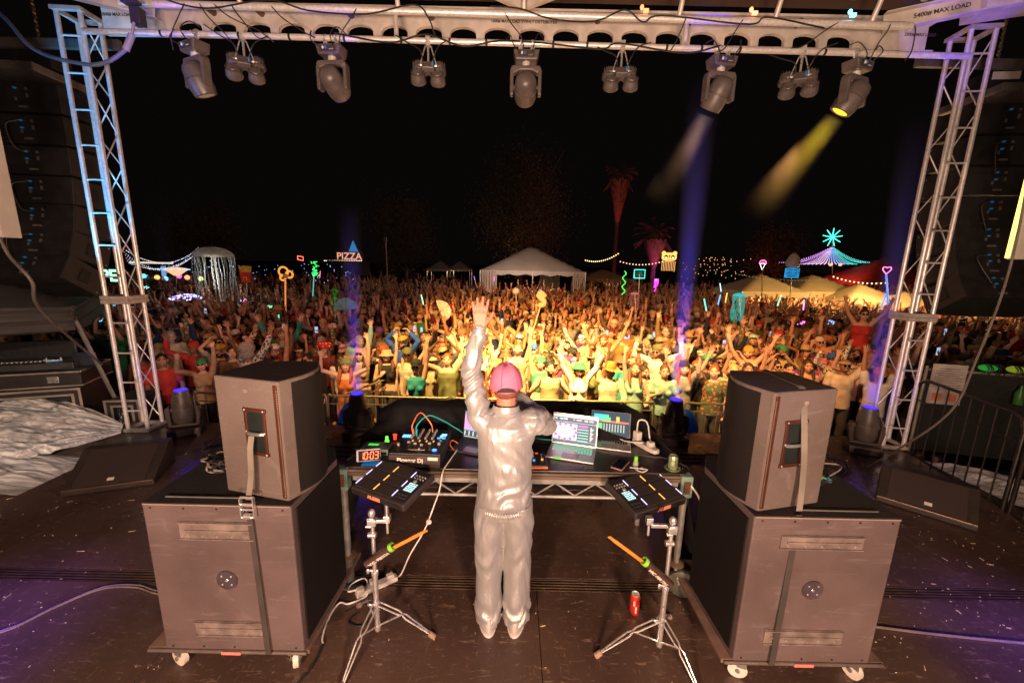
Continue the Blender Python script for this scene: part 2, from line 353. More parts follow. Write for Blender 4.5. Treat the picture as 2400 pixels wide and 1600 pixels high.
# roof underside canopy, rafters, diagonals
roofm = mat('roof_fabric', (.055, .033, .024), .75, 0, .25, 2, .1, 8)
MB().sheet(lambda u, v: (-7+14*u, 5.4-6.4*v, 5.34+.35*math.sin(math.pi*v)), 6, 6).build('stage_roof', roofm).__setitem__('kind', 'structure')
raf = white_beam
poss = (-3.6, -2.7, -1.8, -.95, 1.0, 1.85, 2.7, 3.55, 4.3)
for i, x in enumerate(poss):
    b = MB().box((x*1.02, 3.9, 5.27), (.06, 2.3, .07))
    o = b.build('roof_rafter', raf, bevel=.004)
    tag(o, 'white roof rafter, number %s from the blue lit tower' % ('one two three four five six seven eight nine'.split()[i]), 'rafter', 'rafters under the stage roof')
def bar2(a, c, w, h, name, lab, cat, grp=None, mt=raf):
    a = Vector(a); c = Vector(c); d = c-a; Mx = frame(tuple((a+c)/2), d, Vector((0, 0, 1)).cross(d))
    o = MB().box((0, 0, 0), (d.length, w, h), M=Mx).build(name, mt, bevel=.004); return tag(o, lab, cat, grp)
bar2((.02, 4.98, 5.09), (-1.3, 4.1, 5.1), .06, .10, 'roof_brace', 'diagonal white brace leaning toward the blue lit tower', 'brace', 'diagonal braces meeting over the DJ')
bar2((.06, 4.98, 5.09), (1.4, 4.1, 5.1), .06, .10, 'roof_brace', 'diagonal white brace leaning toward the warm lit tower', 'brace', 'diagonal braces meeting over the DJ')
for i, (x, lab) in enumerate(((-4.05, 'roof post beside the tower with the blue cable'), (-2.95, 'roof post above the cluster light near the blue cable'), (-1.28, 'roof post over the cluster light over the mixer'), (.05, 'roof post where the diagonal braces meet'), (1.7, 'roof post between the middle light and the beam lights'), (2.72, 'roof post near the whitish light beam'), (3.75, 'roof post above the yellow beam light'))):
    t = T('roof_post', lab, 'post', (x, 4.9, 4.95), 0, 'clamped posts above the upper pipe')
    MB().cyl((x, 4.9, 4.95), (x, 4.75, 5.25), .026, n=12).build('tube', bk, t, smooth=True)
    MB().box((x, 4.8, 5.14), (.1, .06, .04)).cyl((x-.06, 4.78, 5.14), (x-.06, 4.78, 5.2), .01, n=6).cyl((x+.06, 4.78, 5.14), (x+.06, 4.78, 5.2), .01, n=6).build('clamp', alu, t, bevel=.003)
for sx, lab in ((-1, 'slanting white side beam above the blue lit tower'), (1, 'slanting white side beam above the warm lit tower')):
    t = T('side_beam', lab, 'beam', (sx*4.2, 5.0, 5.0), 0, 'slanting side beams of the roof')
    a, c = Vector((sx*4.0, 5.06, 5.02)), Vector((sx*6.6, 4.3, 5.30)); d = c-a; Mx = frame(tuple((a+c)/2), d, (0, 0, 1))
    b = MB().box((0, 0, 0), (d.length, .17, .02), M=Mx).box((0, .085, .03), (d.length, .014, .09), M=Mx).box((0, -.085, .03), (d.length, .014, .09), M=Mx)
    b.build('channel', white_beam, t, bevel=.003)
    Mt = frame(tuple(a.lerp(c, .18)+Vector((0, -.02, .0))), d*sx, (0, 0, 1)); Mt.translation += (Mt.to_3x3() @ Vector((0, 0, .012 if Mt.col[2][1] < 0 else -.012)))
    text('stencil', '5400# MAX LOAD', .06, Mt, ink, t, bold=.001)
bar2((-4.7, 4.5, 5.22), (-7.5, 3.2, 5.3), .3, .22, 'side_beam', 'broad pale roof girder at the corner above the line array', 'beam')
bar2((4.8, 4.9, 5.10), (7.8, 4.3, 5.35), .34, .16, 'side_beam', 'broad pale curved girder behind the warm lit tower top', 'beam')
for sx, lab in ((-1, 'horizontal steel outrigger bar holding the chain beside blue lit tower'), (1, 'horizontal steel outrigger bar beside the warm lit tower')):
    tag(MB().box((sx*6.0, 5.75, 4.96), (1.9, .06, .11)).build('outrigger', mat('steel_bar', (.22, .2, .18), .5, .6), bevel=.004), lab, 'bar', 'outrigger bars')
# ---------------------------------------------------------------- hanging moving heads
mh_body = mat('fixture_grey', (.11, .092, .085), .42, .1, .2, 10, .05, 60)
mh_dark = mat('fixture_dark', (.045, .038, .036), .5, 0, .3, 25, .2, 140)
lensm = emit('lamp_lens', (1, .62, .2), 2.0)
def clamps(b, x, y, z, zt):
    for s in (-.075, .075):
        b.lathe([(.040, -.02), (.044, 0), (.040, .02)], 14, Matrix.Translation((x+s, y, zt)) @ Matrix.Rotation(R(90), 4, 'Y'))
        b.cyl((x+s, y, zt-.03), (x+s, y, z), .010, n=8).box((x+s, y, (zt+z)/2), (.05, .02, .03)).cyl((x+s, y-.07, zt-.01), (x+s, y+.02, zt-.035), .008, n=8).ell((x+s, y-.07, zt-.01), (.015, .006, .015), 8, 5)
def head_lathe(b, d, c, s=1.):
    Mh = Vector(d).to_track_quat('Z', 'Y').to_matrix().to_4x4(); Mh.translation = c
    b.lathe([(.001, -.17*s), (.055*s, -.163*s), (.098*s, -.135*s), (.118*s, -.09*s), (.124*s, -.03*s), (.128*s, 0), (.118*s, .004), (.118*s, .014*s), (.130*s, .018*s), (.128*s, .12*s), (.115*s, .175*s), (.095*s, .18*s), (.09*s, .168*s), (.001, .166*s)], 32, Mh); return Mh
def moving_head(x, zt, aim, yaw, label, lens):
    t = T('moving_head_light', label, 'stage light', (x, 4.98, zt), yaw, 'moving head lights hanging from the lower pipe'); t.matrix_basis = t.matrix_basis @ Matrix.Scale(.87, 4)
    b = MB(); clamps(b, 0, 0, -.10, 0); b.build('clamp', chrome, t, smooth=True, local=True)
    b = MB(); b.prism([(-.165, -.10), (.165, -.10), (.135, -.215), (-.135, -.215)], -.10, .10, to_xz(0)); b.build('base', mh_body, t, local=True, bevel=.012)
    b = MB(); b.box((0, -.103, -.155), (.21, .008, .07)); b.build('connector_panel', mh_dark, t, local=True, bevel=.002)
    b = MB().ell((-.02, -.115, -.15), (.014, .016, .018), 10, 6); b.build('power_connector', blue_tape, t, smooth=True, local=True)
    b = MB().ell((-.055, -.115, -.15), (.014, .012, .02), 10, 6).ell((.05, -.11, -.17), (.006, .006, .006), 8, 5).ell((.07, -.11, -.17), (.006, .006, .006), 8, 5).ell((.03, -.11, -.17), (.006, .006, .006), 8, 5); b.build('data_connector', white_cable, t, smooth=True, local=True)
    b = MB().cyl((0, 0, -.21), (0, 0, -.265), .05, n=20); b.build('pan_bearing', alu, t, smooth=True, local=True)
    b = MB(); w = .20
    for s in (-1, 1):
        b.prism([(s*w, -.31), (s*(w-.045), -.355), (s*(w-.045), -.60), (s*w, -.60)][::s], -.055, .055, to_xz(0))
    b.prism([(-w+.03, -.262), (w-.03, -.262), (w, -.31), (w-.045, -.355), (.07, -.315), (-.07, -.315), (-w+.045, -.355), (-w, -.31)], -.055, .055, to_xz(0))
    b.build('yoke', mh_body, t, local=True, bevel=.012)
    aim = Vector(aim).normalized(); hd = MB(); Mh = head_lathe(hd, aim, (0, 0, -.50), 1.12); h = hd.build('head', mh_body, t, smooth=True, local=True)
    b = MB()
    for k in range(26):
        a = 2*math.pi*k/26; b.box((.127*math.cos(a), .127*math.sin(a), .035), (.012, .008, .03), M=Mh @ Matrix.Identity(4), rz=0)
    b.build('vent', mh_dark, h, local=True)
    b = MB().lathe([(.001, .190), (.096, .190), (.096, .193), (.001, .193)], 24, Mh); b.build('lens', lens, h, smooth=True, local=True)
    b = MB()
    for s in (-1, 1): b.cyl((s*.115, 0, -.5), (s*.175, 0, -.5), .035, n=14)
    b.build('tilt_bearing', mh_dark, t, smooth=True, local=True)
    b = MB().tube(spline([(.07, -.10, -.14), (.10, -.2, -.05), (.15, -.12, .06), (.22, -.03, .02)]), .006).tube(spline([(-.06, -.1, -.16), (-.16, -.18, -.1), (-.2, -.1, .04), (-.26, -.03, .03)]), .006)
    b.build('cable', cable_m, t, smooth=True, local=True); return t
yel = emit('lens_yellow', (1, .7, .04), 1.2); dim = emit('lens_dim', (1, .7, .4), .12)
moving_head(-3.56, LP(-3.56), (.12, .34, -.93), R(-24), 'moving head nearest the blue lit tower, turned slightly sideways', dim)
moving_head(-2.05, LP(-2.05), (.06, .9, -.42), R(-6), 'moving head over the black speaker, second from the blue lit tower', dim)
moving_head(.09, LP(.09), (0, .9, -.42), 0, 'moving head hanging at the centre above the man in the pink cap', dim)
moving_head(2.24, LP(2.24), (-.20, .5, -.84), R(8), 'moving head throwing the faint whitish beam', lensm)
moving_head(3.74, LP(3.74), (-.34, .42, -.84), R(22), 'moving head throwing the strong yellow beam', yel)
# four-pod blinder clusters
def cluster(x, zt, yaw, tilt, label):
    t = T('cluster_light', label, 'stage light', (x, 4.98, zt), yaw, 'four pod cluster lights hanging from the lower pipe')
    b = MB().box((0, 0, .0), (.05, .06, .1)).cyl((0, 0, -.04), (0, 0, -.20), .012, n=8).cyl((-.03, 0, -.05), (-.09, 0, -.24), .007, n=6).cyl((.03, 0, -.05), (.09, 0, -.24), .007, n=6).cyl((-.09, 0, -.24), (.09, 0, -.24), .01, n=6)
    b.build('hook_clamp', chrome, t, smooth=True, local=True)
    Mt = Matrix.Translation((0, 0, -.30)) @ Matrix.Rotation(tilt, 4, 'X')
    b = MB()
    for a in (45, 135): b.box((0, 0, 0), (.28, .06, .05), M=Mt @ Matrix.Rotation(R(a), 4, 'Z'))
    b.box((0, 0, .045), (.13, .13, .06), M=Mt); b.build('yoke', mh_body, t, local=True, bevel=.008)
    for i in range(4):
        a = R(45+90*i); Mp = Mt @ Matrix.Translation(((.15*math.cos(a)), .15*math.sin(a), -.02))
        b = MB().lathe([(.05, .05), (.070, .04), (.080, 0), (.086, -.045), (.076, -.06), (.07, -.05), (.001, -.048)], 22, Mp).lathe([(.001, .062), (.05, .060), (.055, .05), (.001, .04)], 18, Mp)
        pod = b.build('pod', mh_body, t, smooth=True, local=True)
        b = MB()
        for k in range(14): b.box((.07*math.cos(k*.449), .07*math.sin(k*.449), .045), (.006, .012, .03), M=Mp)
        b.build('cooling_fins', mh_dark, pod, local=True)
    b = MB().ell((.05, -.07, -.25), (.012, .014, .03), 8, 6); b.build('power_connector', blue_tape, t, smooth=True, local=True)
    b = MB().tube(spline([(.05, -.07, -.24), (.1, -.1, -.12), (.18, -.05, -.02), (.3, -.03, .02)]), .006).tube(spline([(-.05, -.07, -.24), (-.08, -.1, -.14), (-.2, -.05, -.06), (-.34, -.03, .02)]), .006)
    b.build('cable', cable_m, t, smooth=True, local=True)
cluster(-3.02, LP(-3), R(24), R(50), 'four pod light between the two moving heads nearest the blue lit tower')
cluster(-.99, LP(-1), R(6), R(46), 'four pod light hanging above the mixer')
cluster(1.14, LP(1.14), R(-4), R(46), 'four pod light between centre moving head and whitish beam')
cluster(3.12, LP(3.1), R(-24), R(50), 'four pod light hanging between the two visible beams')
# cabling draped on the pipes
def cable(name, pts, r, mt, label, cat='cable', grp=None, k=6):
    o = MB().tube(spline(pts, k), r).build(name, mt, smooth=True); return tag(o, label, cat, grp)
g_ = 'black cables draped along the pipes'
cable('cable', [(-3.75, 4.83, 5.0), (-3.5, 4.82, 4.93), (-3.2, 4.82, 4.91), (-2.6, 4.81, 4.99), (-2.2, 4.81, 4.90), (-1.6, 4.81, 4.88), (-1.1, 4.82, 4.98), (-.95, 4.82, 4.86), (-.9, 4.9, 4.74)], .008, cable_m, 'black cable looping along the upper pipe near the blue lit tower', grp=g_)
cable('cable', [(-.3, 4.82, 4.98), (0, 4.81, 4.96), (.35, 4.81, 4.87), (.8, 4.81, 4.86), (1.1, 4.81, 4.97), (1.3, 4.81, 4.86), (1.5, 4.82, 4.93), (2.4, 4.81, 4.86), (2.6, 4.81, 4.93), (3.2, 4.81, 4.84)], .008, cable_m, 'black cable looping along the upper pipe over the centre and yellow beam', grp=g_)
cable('cable', [(-2.0, 4.94, 4.76), (-1.4, 4.94, 4.68), (-1.0, 4.93, 4.76), (-.6, 4.94, 4.66), (-.2, 4.94, 4.72), (.3, 4.93, 4.70), (.9, 4.94, 4.66), (1.1, 4.94, 4.72), (1.8, 4.94, 4.64), (2.2, 4.94, 4.72)], .009, cable_m, 'black cable taped along the lower pipe across the middle', grp=g_)
for i, (x0, dx) in enumerate(((-3.5, -.25), (-3.35, .28), (-3.2, .55), (-3.02, .3), (-1.7, -.25), (-.15, .22), (2.35, -.18), (3.35, -.4), (3.9, -.1), (4.15, .05), (1.75, -.1), (-2.6, .4))):
    o = MB().tube(spline([(x0, 4.83, UP(x0)), (x0+dx*.3, 4.82, 4.83), (x0+dx*.8, 4.85, 4.66+.03*(i % 3)), (x0+dx, 4.92, 4.55+.05*(i % 4))]), .006).build('drop_cable', cable_m, smooth=True)
    tag(o, 'thin black drop cable, %s from the blue lit tower, between the pipes' % ('first second third fourth fifth sixth seventh eighth ninth tenth eleventh twelfth'.split()[sorted([-3.5, -3.35, -3.2, -3.02, -2.6, -1.7, -.15, 1.75, 2.35, 3.35, 3.9, 4.15]).index(x0)]), 'cable', 'thin drop cables between the two pipes')
b = MB()
for x in (-3.9, -3.05, -2.5, -1.28, -1.9, -.75, -.35, .38, .75, 1.62, 2.0, 2.42, 3.35): b.lathe([(.0325, -.012), (.0325, .012)], 12, Matrix.Translation((x, 4.98, LP(x))) @ Matrix.Rotation(R(90), 4, 'Y'))
tag(b.build('tape_bands', cable_m), 'black tape bands holding cable to the lower pipe', 'tape', kind='stuff')
for i, (x, c, lab) in enumerate(((1.28, (1, .25, .1), 'small red glowing marker light on the upper pipe near centre'), (2.42, (1, .3, .15), 'small red marker light above the whitish beam'), (3.45, (.2, .8, 1), 'small pale marker light above the yellow beam'))):
    tag(MB().ell((x, 4.82, 5.0), (.02, .02, .025), 10, 6).box((x+.05, 4.84, 4.98), (.05, .03, .03)).build('marker_light', emit('mk%d' % i, c, 2.5), smooth=True), lab, 'marker light')
# ---------------------------------------------------------------- thick blue lit power cable
bc = T('power_cable', 'thick cable sagging from the roof corner across the tower to a plug', 'cable', (-4, 4.6, 4.7))
MB().tube(spline([(-5.7, 4.6, 5.1), (-5.2, 4.6, 4.70), (-4.92, 4.6, 4.385), (-4.455, 4.6, 4.267), (-4.2, 4.6, 4.29), (-4.0, 4.62, 4.42)]), .019, 10).build('cord', mat('grey_cable', (.10, .12, .16), .4), bc, smooth=True)
MB().cyl((-4.01, 4.62, 4.41), (-3.94, 4.64, 4.56), .03, n=12).cyl((-3.94, 4.64, 4.56), (-3.92, 4.66, 4.68), .014, n=10).build('plug', mat('grey_plug', (.25, .25, .3), .4), bc, smooth=True)
MB().box((-3.92, 4.72, 4.76), (.10, .09, .16)).box((-3.92, 4.66, 4.86), (.16, .08, .03)).build('socket_box', mat('black_box', (.03, .03, .035), .4), bc, bevel=.006)
point('plug_violet_glow', (-3.85, 4.45, 4.75), (.35, .1, 1), 1.2, .03)
# ---------------------------------------------------------------- line arrays
la_m = mat('array_black', (.018, .017, .016), .55, 0, .3, 8, .3, 60); la_g = mat('array_grille', (.035, .033, .032), .6, .2, .3, 120, .4, 300)
steel = mat('steel_grey', (.25, .24, .22), .45, .6)
def line_array(sx, label):
    t = T('line_array', label, 'speaker array', (sx*6.62, 6.05, 4.6), R(-6*sx), 'curved hanging speaker arrays either side of the stage')
    y, z, th = 0., -.05, 0.
    inc = (0, 1, 2, 3, 6, 9, 12)
    for k in range(7):
        th += R(inc[k]); Mx = Matrix.Translation((0, y, z)) @ Matrix.Rotation(-th, 4, 'X') @ Matrix.Translation((0, .28, -.2))
        Mx = Matrix.Translation((0, y, z)) @ Matrix.Rotation(-th, 4, 'X') @ Matrix.Translation((0, 0, -.2))
        b = MB(); poly = [(-.57, -.28), (.57, -.28), (.60, .28), (-.60, .28)]
        b.prism(poly, -.181, .181, Mx); c = b.build('cabinet', la_m, t, local=True, bevel=.012)
        b = MB().box((0, .285, 0), (1.12, .012, .35), M=Mx); b.build('grille', la_g, c, local=True)
        b = MB()
        for s in (-1, 1): b.box((s*.588, 0, 0), (.012, .14, .18), M=Mx)
        for s in (-.2, .2): b.box((s, -.284, .12), (.05, .012, .05), M=Mx)
        b.build('handle_pocket', mat('pocket', (.012, .012, .012), .7), c, local=True)
        b = MB(); q = -sx*.12
        b.box((q, -.286, -.12), (.10, .012, .022), M=Mx).box((q+.07, -.286, .02), (.022, .012, .05), M=Mx).box((q+.07, -.286, .1), (.03, .012, .03), M=Mx).box((q-.07, -.286, -.03), (.018, .012, .04), M=Mx)
        for e in range(4): b.ell((.61*-sx*-1*-1 if False else -sx*.60, .26-.0, -.14+.09*e), (.012, .012, .012), 6, 4, None) if False else None
        for e in (-1, 1): b.box((-sx*.592, .24, e*.13), (.012, .02, .02), M=Mx)
        b.build('connector_plate', mat('nickel', (.6, .56, .5), .3, .8), c, local=True)
        b = MB()
        for e in ((0,) if k == 0 else (0, 1)): b.ell(Mx @ Vector((q-.05, -.30, .10-.09*e)), (.022, .02, .014), 10, 6)
        b.build('blue_connector', emit('speakon_blue', (.02, .30, .6), .10), c, smooth=True, local=True)
        if k % 2: b = MB().tube(spline([Mx @ Vector(v) for v in ((q-.08, -.30, .10), (q-.16-.02*k, -.36, .02), (q-.14, -.36, -.2-.02*k), (q-.06, -.30, -.30))]), .006); b.build('link_cable', mat('link_cable', (.10, .09, .075), .5), c, smooth=True, local=True)
        y -= math.sin(th)*.395; z -= math.cos(th)*.395
    b = MB().box((0, -.1, .03), (1.1, .9, .10)).box((0, 0, .12), (.1, .5, .1)); b.build('flying_frame', steel, t, local=True, bevel=.01)
    b = MB().box((-.25*sx, -.05, .24), (.45, .3, .2)).cyl((-.25*sx, -.05, .3), (-.25*sx, -.05, .5), .04); b.build('hoist_motor', la_m, t, local=True, bevel=.03)
    if sx > 0: MB().box((-.25, -.22, .28), (.32, .012, .09)).build('hoist_label', mat('label_white', (.75, .72, .66), .5), t, local=True)
    b = MB()
    for k in range(14):
        zc = .5+.05*k; b.lathe([(.018, -.006), (.028, 0), (.018, .006)], 8, Matrix.Translation((-.25*sx, -.05, zc)) @ Matrix.Rotation(R(90*(k % 2)), 4, 'Z') @ Matrix.Rotation(R(90), 4, 'X'))
    b.build('chain', mat('chain', (.3, .24, .16), .4, .8), t, smooth=True, local=True)
line_array(-1, 'black curved line array hanging beyond the blue lit truss tower')
line_array(1, 'black curved line array hanging beyond the warm lit truss tower')
point('array_point_glow', (-5.2, 3.6, 3.2), (1, .62, .45), 6, .2); point('array_point_glow', (5.2, 3.6, 3.2), (1, .62, .40), 6, .2)  # point lamps standing free beside the arrays, no fixture built
# white panel frames at both edges
def panel(sx, label):
    t = T('white_panel_frame', label, 'panel frame', (sx*4.08, 3.05, 3.3), R(3*sx), None)
    wm = mat('panel_white', (.42, .39, .35), .5, 0, .1); x0 = -sx*.38
    b = MB().box((x0, 0, .27), (.09, .12, 2.2)).box((sx*.1, .02, .3), (.8, .06, 1.1)).box((sx*.05, 0, .72), (.78, .10, .08)).box((sx*.05, -.02, -.12), (.78, .10, .08))
    b.build('frame', wm, t, local=True, bevel=.006)
    b = MB()
    for k in range(9): b.tube(spline([(x0+sx*.1, -.03, -.75+.07*k), (x0+sx*.2, -.07, -.7+.06*k), (x0+sx*.36, -.04, -.72+.08*k)]), .007)
    b.build('wiring', white_cable, t, smooth=True, local=True)
    b = MB().box((x0+sx*.2, -.01, -.6), (.3, .06, .5)); b.build('power_box', blackp, t, local=True, bevel=.01)
    if sx > 0: MB().box((x0-.052, .045, .27), (.012, .022, 2.18)).build('light_strip', emit('strip_yellow', (1, .80, .16), 2.), t, local=True)
panel(-1, 'white panel frame with loose wiring at the edge beside the array'); panel(1, 'white panel frame with a glowing yellow strip along its edge')
cable('cable_bundle', [(-3.75, 3.0, 2.6), (-3.68, 3.0, 2.35), (-3.55, 3.0, 2.16), (-3.75, 3.2, 1.9), (-4.4, 4.2, 1.2)], .011, mat('bundle', (.10, .085, .07), .6), 'grey cable bundle hanging from the white panel with loose wiring', grp='cable bundles hanging by the panels')
cable('cable_bundle', [(3.55, 3.0, 3.3), (3.6, 3.0, 2.4), (3.52, 3.0, 1.7), (3.42, 3.0, 1.3), (3.5, 3.4, .8), (4.2, 4.4, .1)], .008, mat('bundle', (.10, .085, .07), .6), 'brown cable bundle hanging below the yellow strip panel', grp='cable bundles hanging by the panels')
# ---------------------------------------------------------------- side fill speakers
cab = mat('scuffed_cabinet_paint', (.118, .084, .080), .5, 0, .25, 2.2, .35, 160, spec=.4, scuff=.03)
cab2 = mat('textured_cabinet_paint', (.128, .097, .084), .6, 0, .12, 4, .6, 260, spec=.4, scuff=.03)
grl = mat('speaker_grille', (.011, .008, .007), .75, 0, .3, 160, .6, 400, spec=.2)
redw = mat('brown_corner_metal', (.10, .035, .02), .4, .5); plate = mat('worn_handle_plate', (.24, .19, .17), .45, .3, .35, 14, .2, 60)
strapm = mat('strap_webbing', (.045, .036, .03), .8); strap2 = mat('strap_webbing_pale', (.16, .14, .11), .8)
pink = mat('pink_tape', (.75, .20, .17), .6); caster_m = mat('caster_white', (.62, .55, .46), .5)
def caster(t, x, y, z, ang, r=.052):
    w = T('caster', None, None); w.parent = t; w.matrix_basis = t.matrix_basis.inverted() @ Matrix.Translation((x, y, z)) @ Matrix.Rotation(ang, 4, 'Z')
    def loc(b, n, m, sm=True):
        o = b.build(n, m, None, smooth=sm); o.parent = w
    loc(MB().lathe([(r*.55, -.016), (r, -.014), (r, .014), (r*.55, .016)], 24, Matrix.Translation((0, .03, -z+r)) @ Matrix.Rotation(R(90), 4, 'Y')), 'wheel', caster_m)
    loc(MB().box((-.024, .015, -.03), (.004, .05, .06)).box((.024, .015, -.03), (.004, .05, .06)).box((0, 0, -.003), (.06, .06, .006)).cyl((-.026, .03, -z+r), (.026, .03, -z+r), .012, n=10), 'fork', steel, False)
def sub(sx, label):
    t = T('subwoofer', label, 'subwoofer', (sx*1.54, 2.25, .17), 0, 'big subwoofers on wheeled dollies'); X = lambda v: sx*v
    xo, xi = (1.935, 1.148) if sx < 0 else (2.075, 1.30)
    def px(v): return X(v)
    foot = [(px(xo), 1.92), (px(xi), 1.92), (px(xi-.02), 2.44), (px(xi+.06), 2.60), (px(xo), 2.60)]
    if sx > 0: foot = foot[::-1]
    MB().prism(foot[::-1] if sx < 0 else foot[::-1], .17, 1.09).build('cabinet', cab, t, bevel=.008)
    # grille on the inner side
    a = Vector((px(xi-.006), 1.96)); c = Vector((px(xi-.026), 2.45)); dd = (c-a)
    Mx = frame(((a.x+c.x)/2, (a.y+c.y)/2, .63), (dd.x, dd.y, 0), (0, 0, 1))
    MB().box((0, 0, 0), (dd.length, .84, .01), M=Mx).build('grille', grl, t, bevel=.003)
    hx = [(-1.749, -1.352, .99, .887), (-1.742, -1.336, .368, .276)] if sx < 0 else [(1.455, 1.894, .985, .905), (1.45, 1.887, .392, .30)]
    for (x0, x1, z1, z0) in hx:
        b = MB().box(((x0+x1)/2, 1.916, (z0+z1)/2), (x1-x0, .010, z1-z0)).box(((x0+x1)/2+.01, 1.908, (z0+z1)/2), (x1-x0-.04, .008, .012)).box(((x0+x1)/2, 1.907, z1-.004), (x1-x0, .010, .006)).box(((x0+x1)/2, 1.907, z0+.004), (x1-x0, .010, .006))
        hp = b.build('handle_plate', plate, t, bevel=.002)
        b = MB()
        for k in range(5): b.cyl((x0+.04+(x1-x0-.08)*k/4, 1.912, z0+.02), (x0+.04+(x1-x0-.08)*k/4, 1.906, z0+.02), .005, n=8)
        b.build('screw', chrome, hp)
    cx, cz = (-1.533, .635) if sx < 0 else (1.674, .651)
    b = MB()
    for k in range(5):
        for z_ in (.195, 1.065): b.cyl((px(xi)+(px(xo)-px(xi))*(k+.25)/4.5, 1.922, z_), (px(xi)+(px(xo)-px(xi))*(k+.25)/4.5, 1.9165, z_), .0055, n=8)
    b.build('screw', mat('screw_dark', (.05, .045, .04), .4, .5), t)
    b = MB().box(((px(xi)+px(xo))/2, 1.9185, 1.086), (abs(px(xi)-px(xo))-.01, .005, .006)); b.build('worn_edge', mat('edge_worn', (.30, .22, .19), .5), t)
    pm = MB().lathe([(.001, 0), (.058, 0), (.056, .006), (.001, .006)], 28, Matrix.Translation((cx, 1.919, cz)) @ Matrix.Rotation(R(90), 4, 'X')).build('pole_socket', mat('pole_plate', (.085, .06, .075), .5, .3), t, smooth=True)
    b = MB()
    for a in (45, 135, 225, 315): b.ell((cx+.036*math.cos(R(a)), 1.912, cz+.036*math.sin(R(a))), (.006, .003, .006), 8, 5)
    b.ell((cx, 1.912, cz), (.009, .003, .009), 8, 5); b.build('screw', chrome, pm)
    MB().prism(foot[::-1], 1.0905, 1.0945).build('top_shade_slab', mat('top_shade_black', (.018, .015, .014), .8, 0, .3, 20, .3, 90), t)  # near-black slab added over the cabinet top to paint its shade
    MB().box((px((xo+xi)/2+.1), 1.975, 1.097), (.42, .008, .006)).build('top_rail', steel, t)
    return t
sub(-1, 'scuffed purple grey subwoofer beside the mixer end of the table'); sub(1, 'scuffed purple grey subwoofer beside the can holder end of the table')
def dolly(sx, x0, x1, pk, label):
    t = T('dolly', label, 'dolly', (sx*1.6, 2.3, 0), 0, 'wheeled dollies under the subwoofers')
    MB().box(((x0+x1)/2, 2.33, .155), (x1-x0, .80, .026)).build('board', mat('dolly_board', (.16, .10, .075), .6, 0, .3, 9), t, bevel=.004)
    MB().cyl((x0+.01, 1.922, .158), (x1-.01, 1.922, .158), .011, n=10).build('edge_tube', mat('edge_tube', (.18, .14, .12), .4, .4), t, smooth=True)
    MB().box((pk, 1.909, .16), (.11, .004, .018)).build('tape', pink, t)
    for i, (x, y, a) in enumerate(((x0+.16, 1.97, 70), (x1-.1, 1.96, 20), (x0+.16, 2.62, 40), (x1-.1, 2.62, -20))): caster(t, x, y, .142, R(a))
dolly(-1, -2.05, -1.125, -1.56, 'brown dolly carrying the subwoofer near the mixer end'); dolly(1, 1.24, 2.17, 1.70, 'brown dolly carrying the subwoofer near the can holder end')
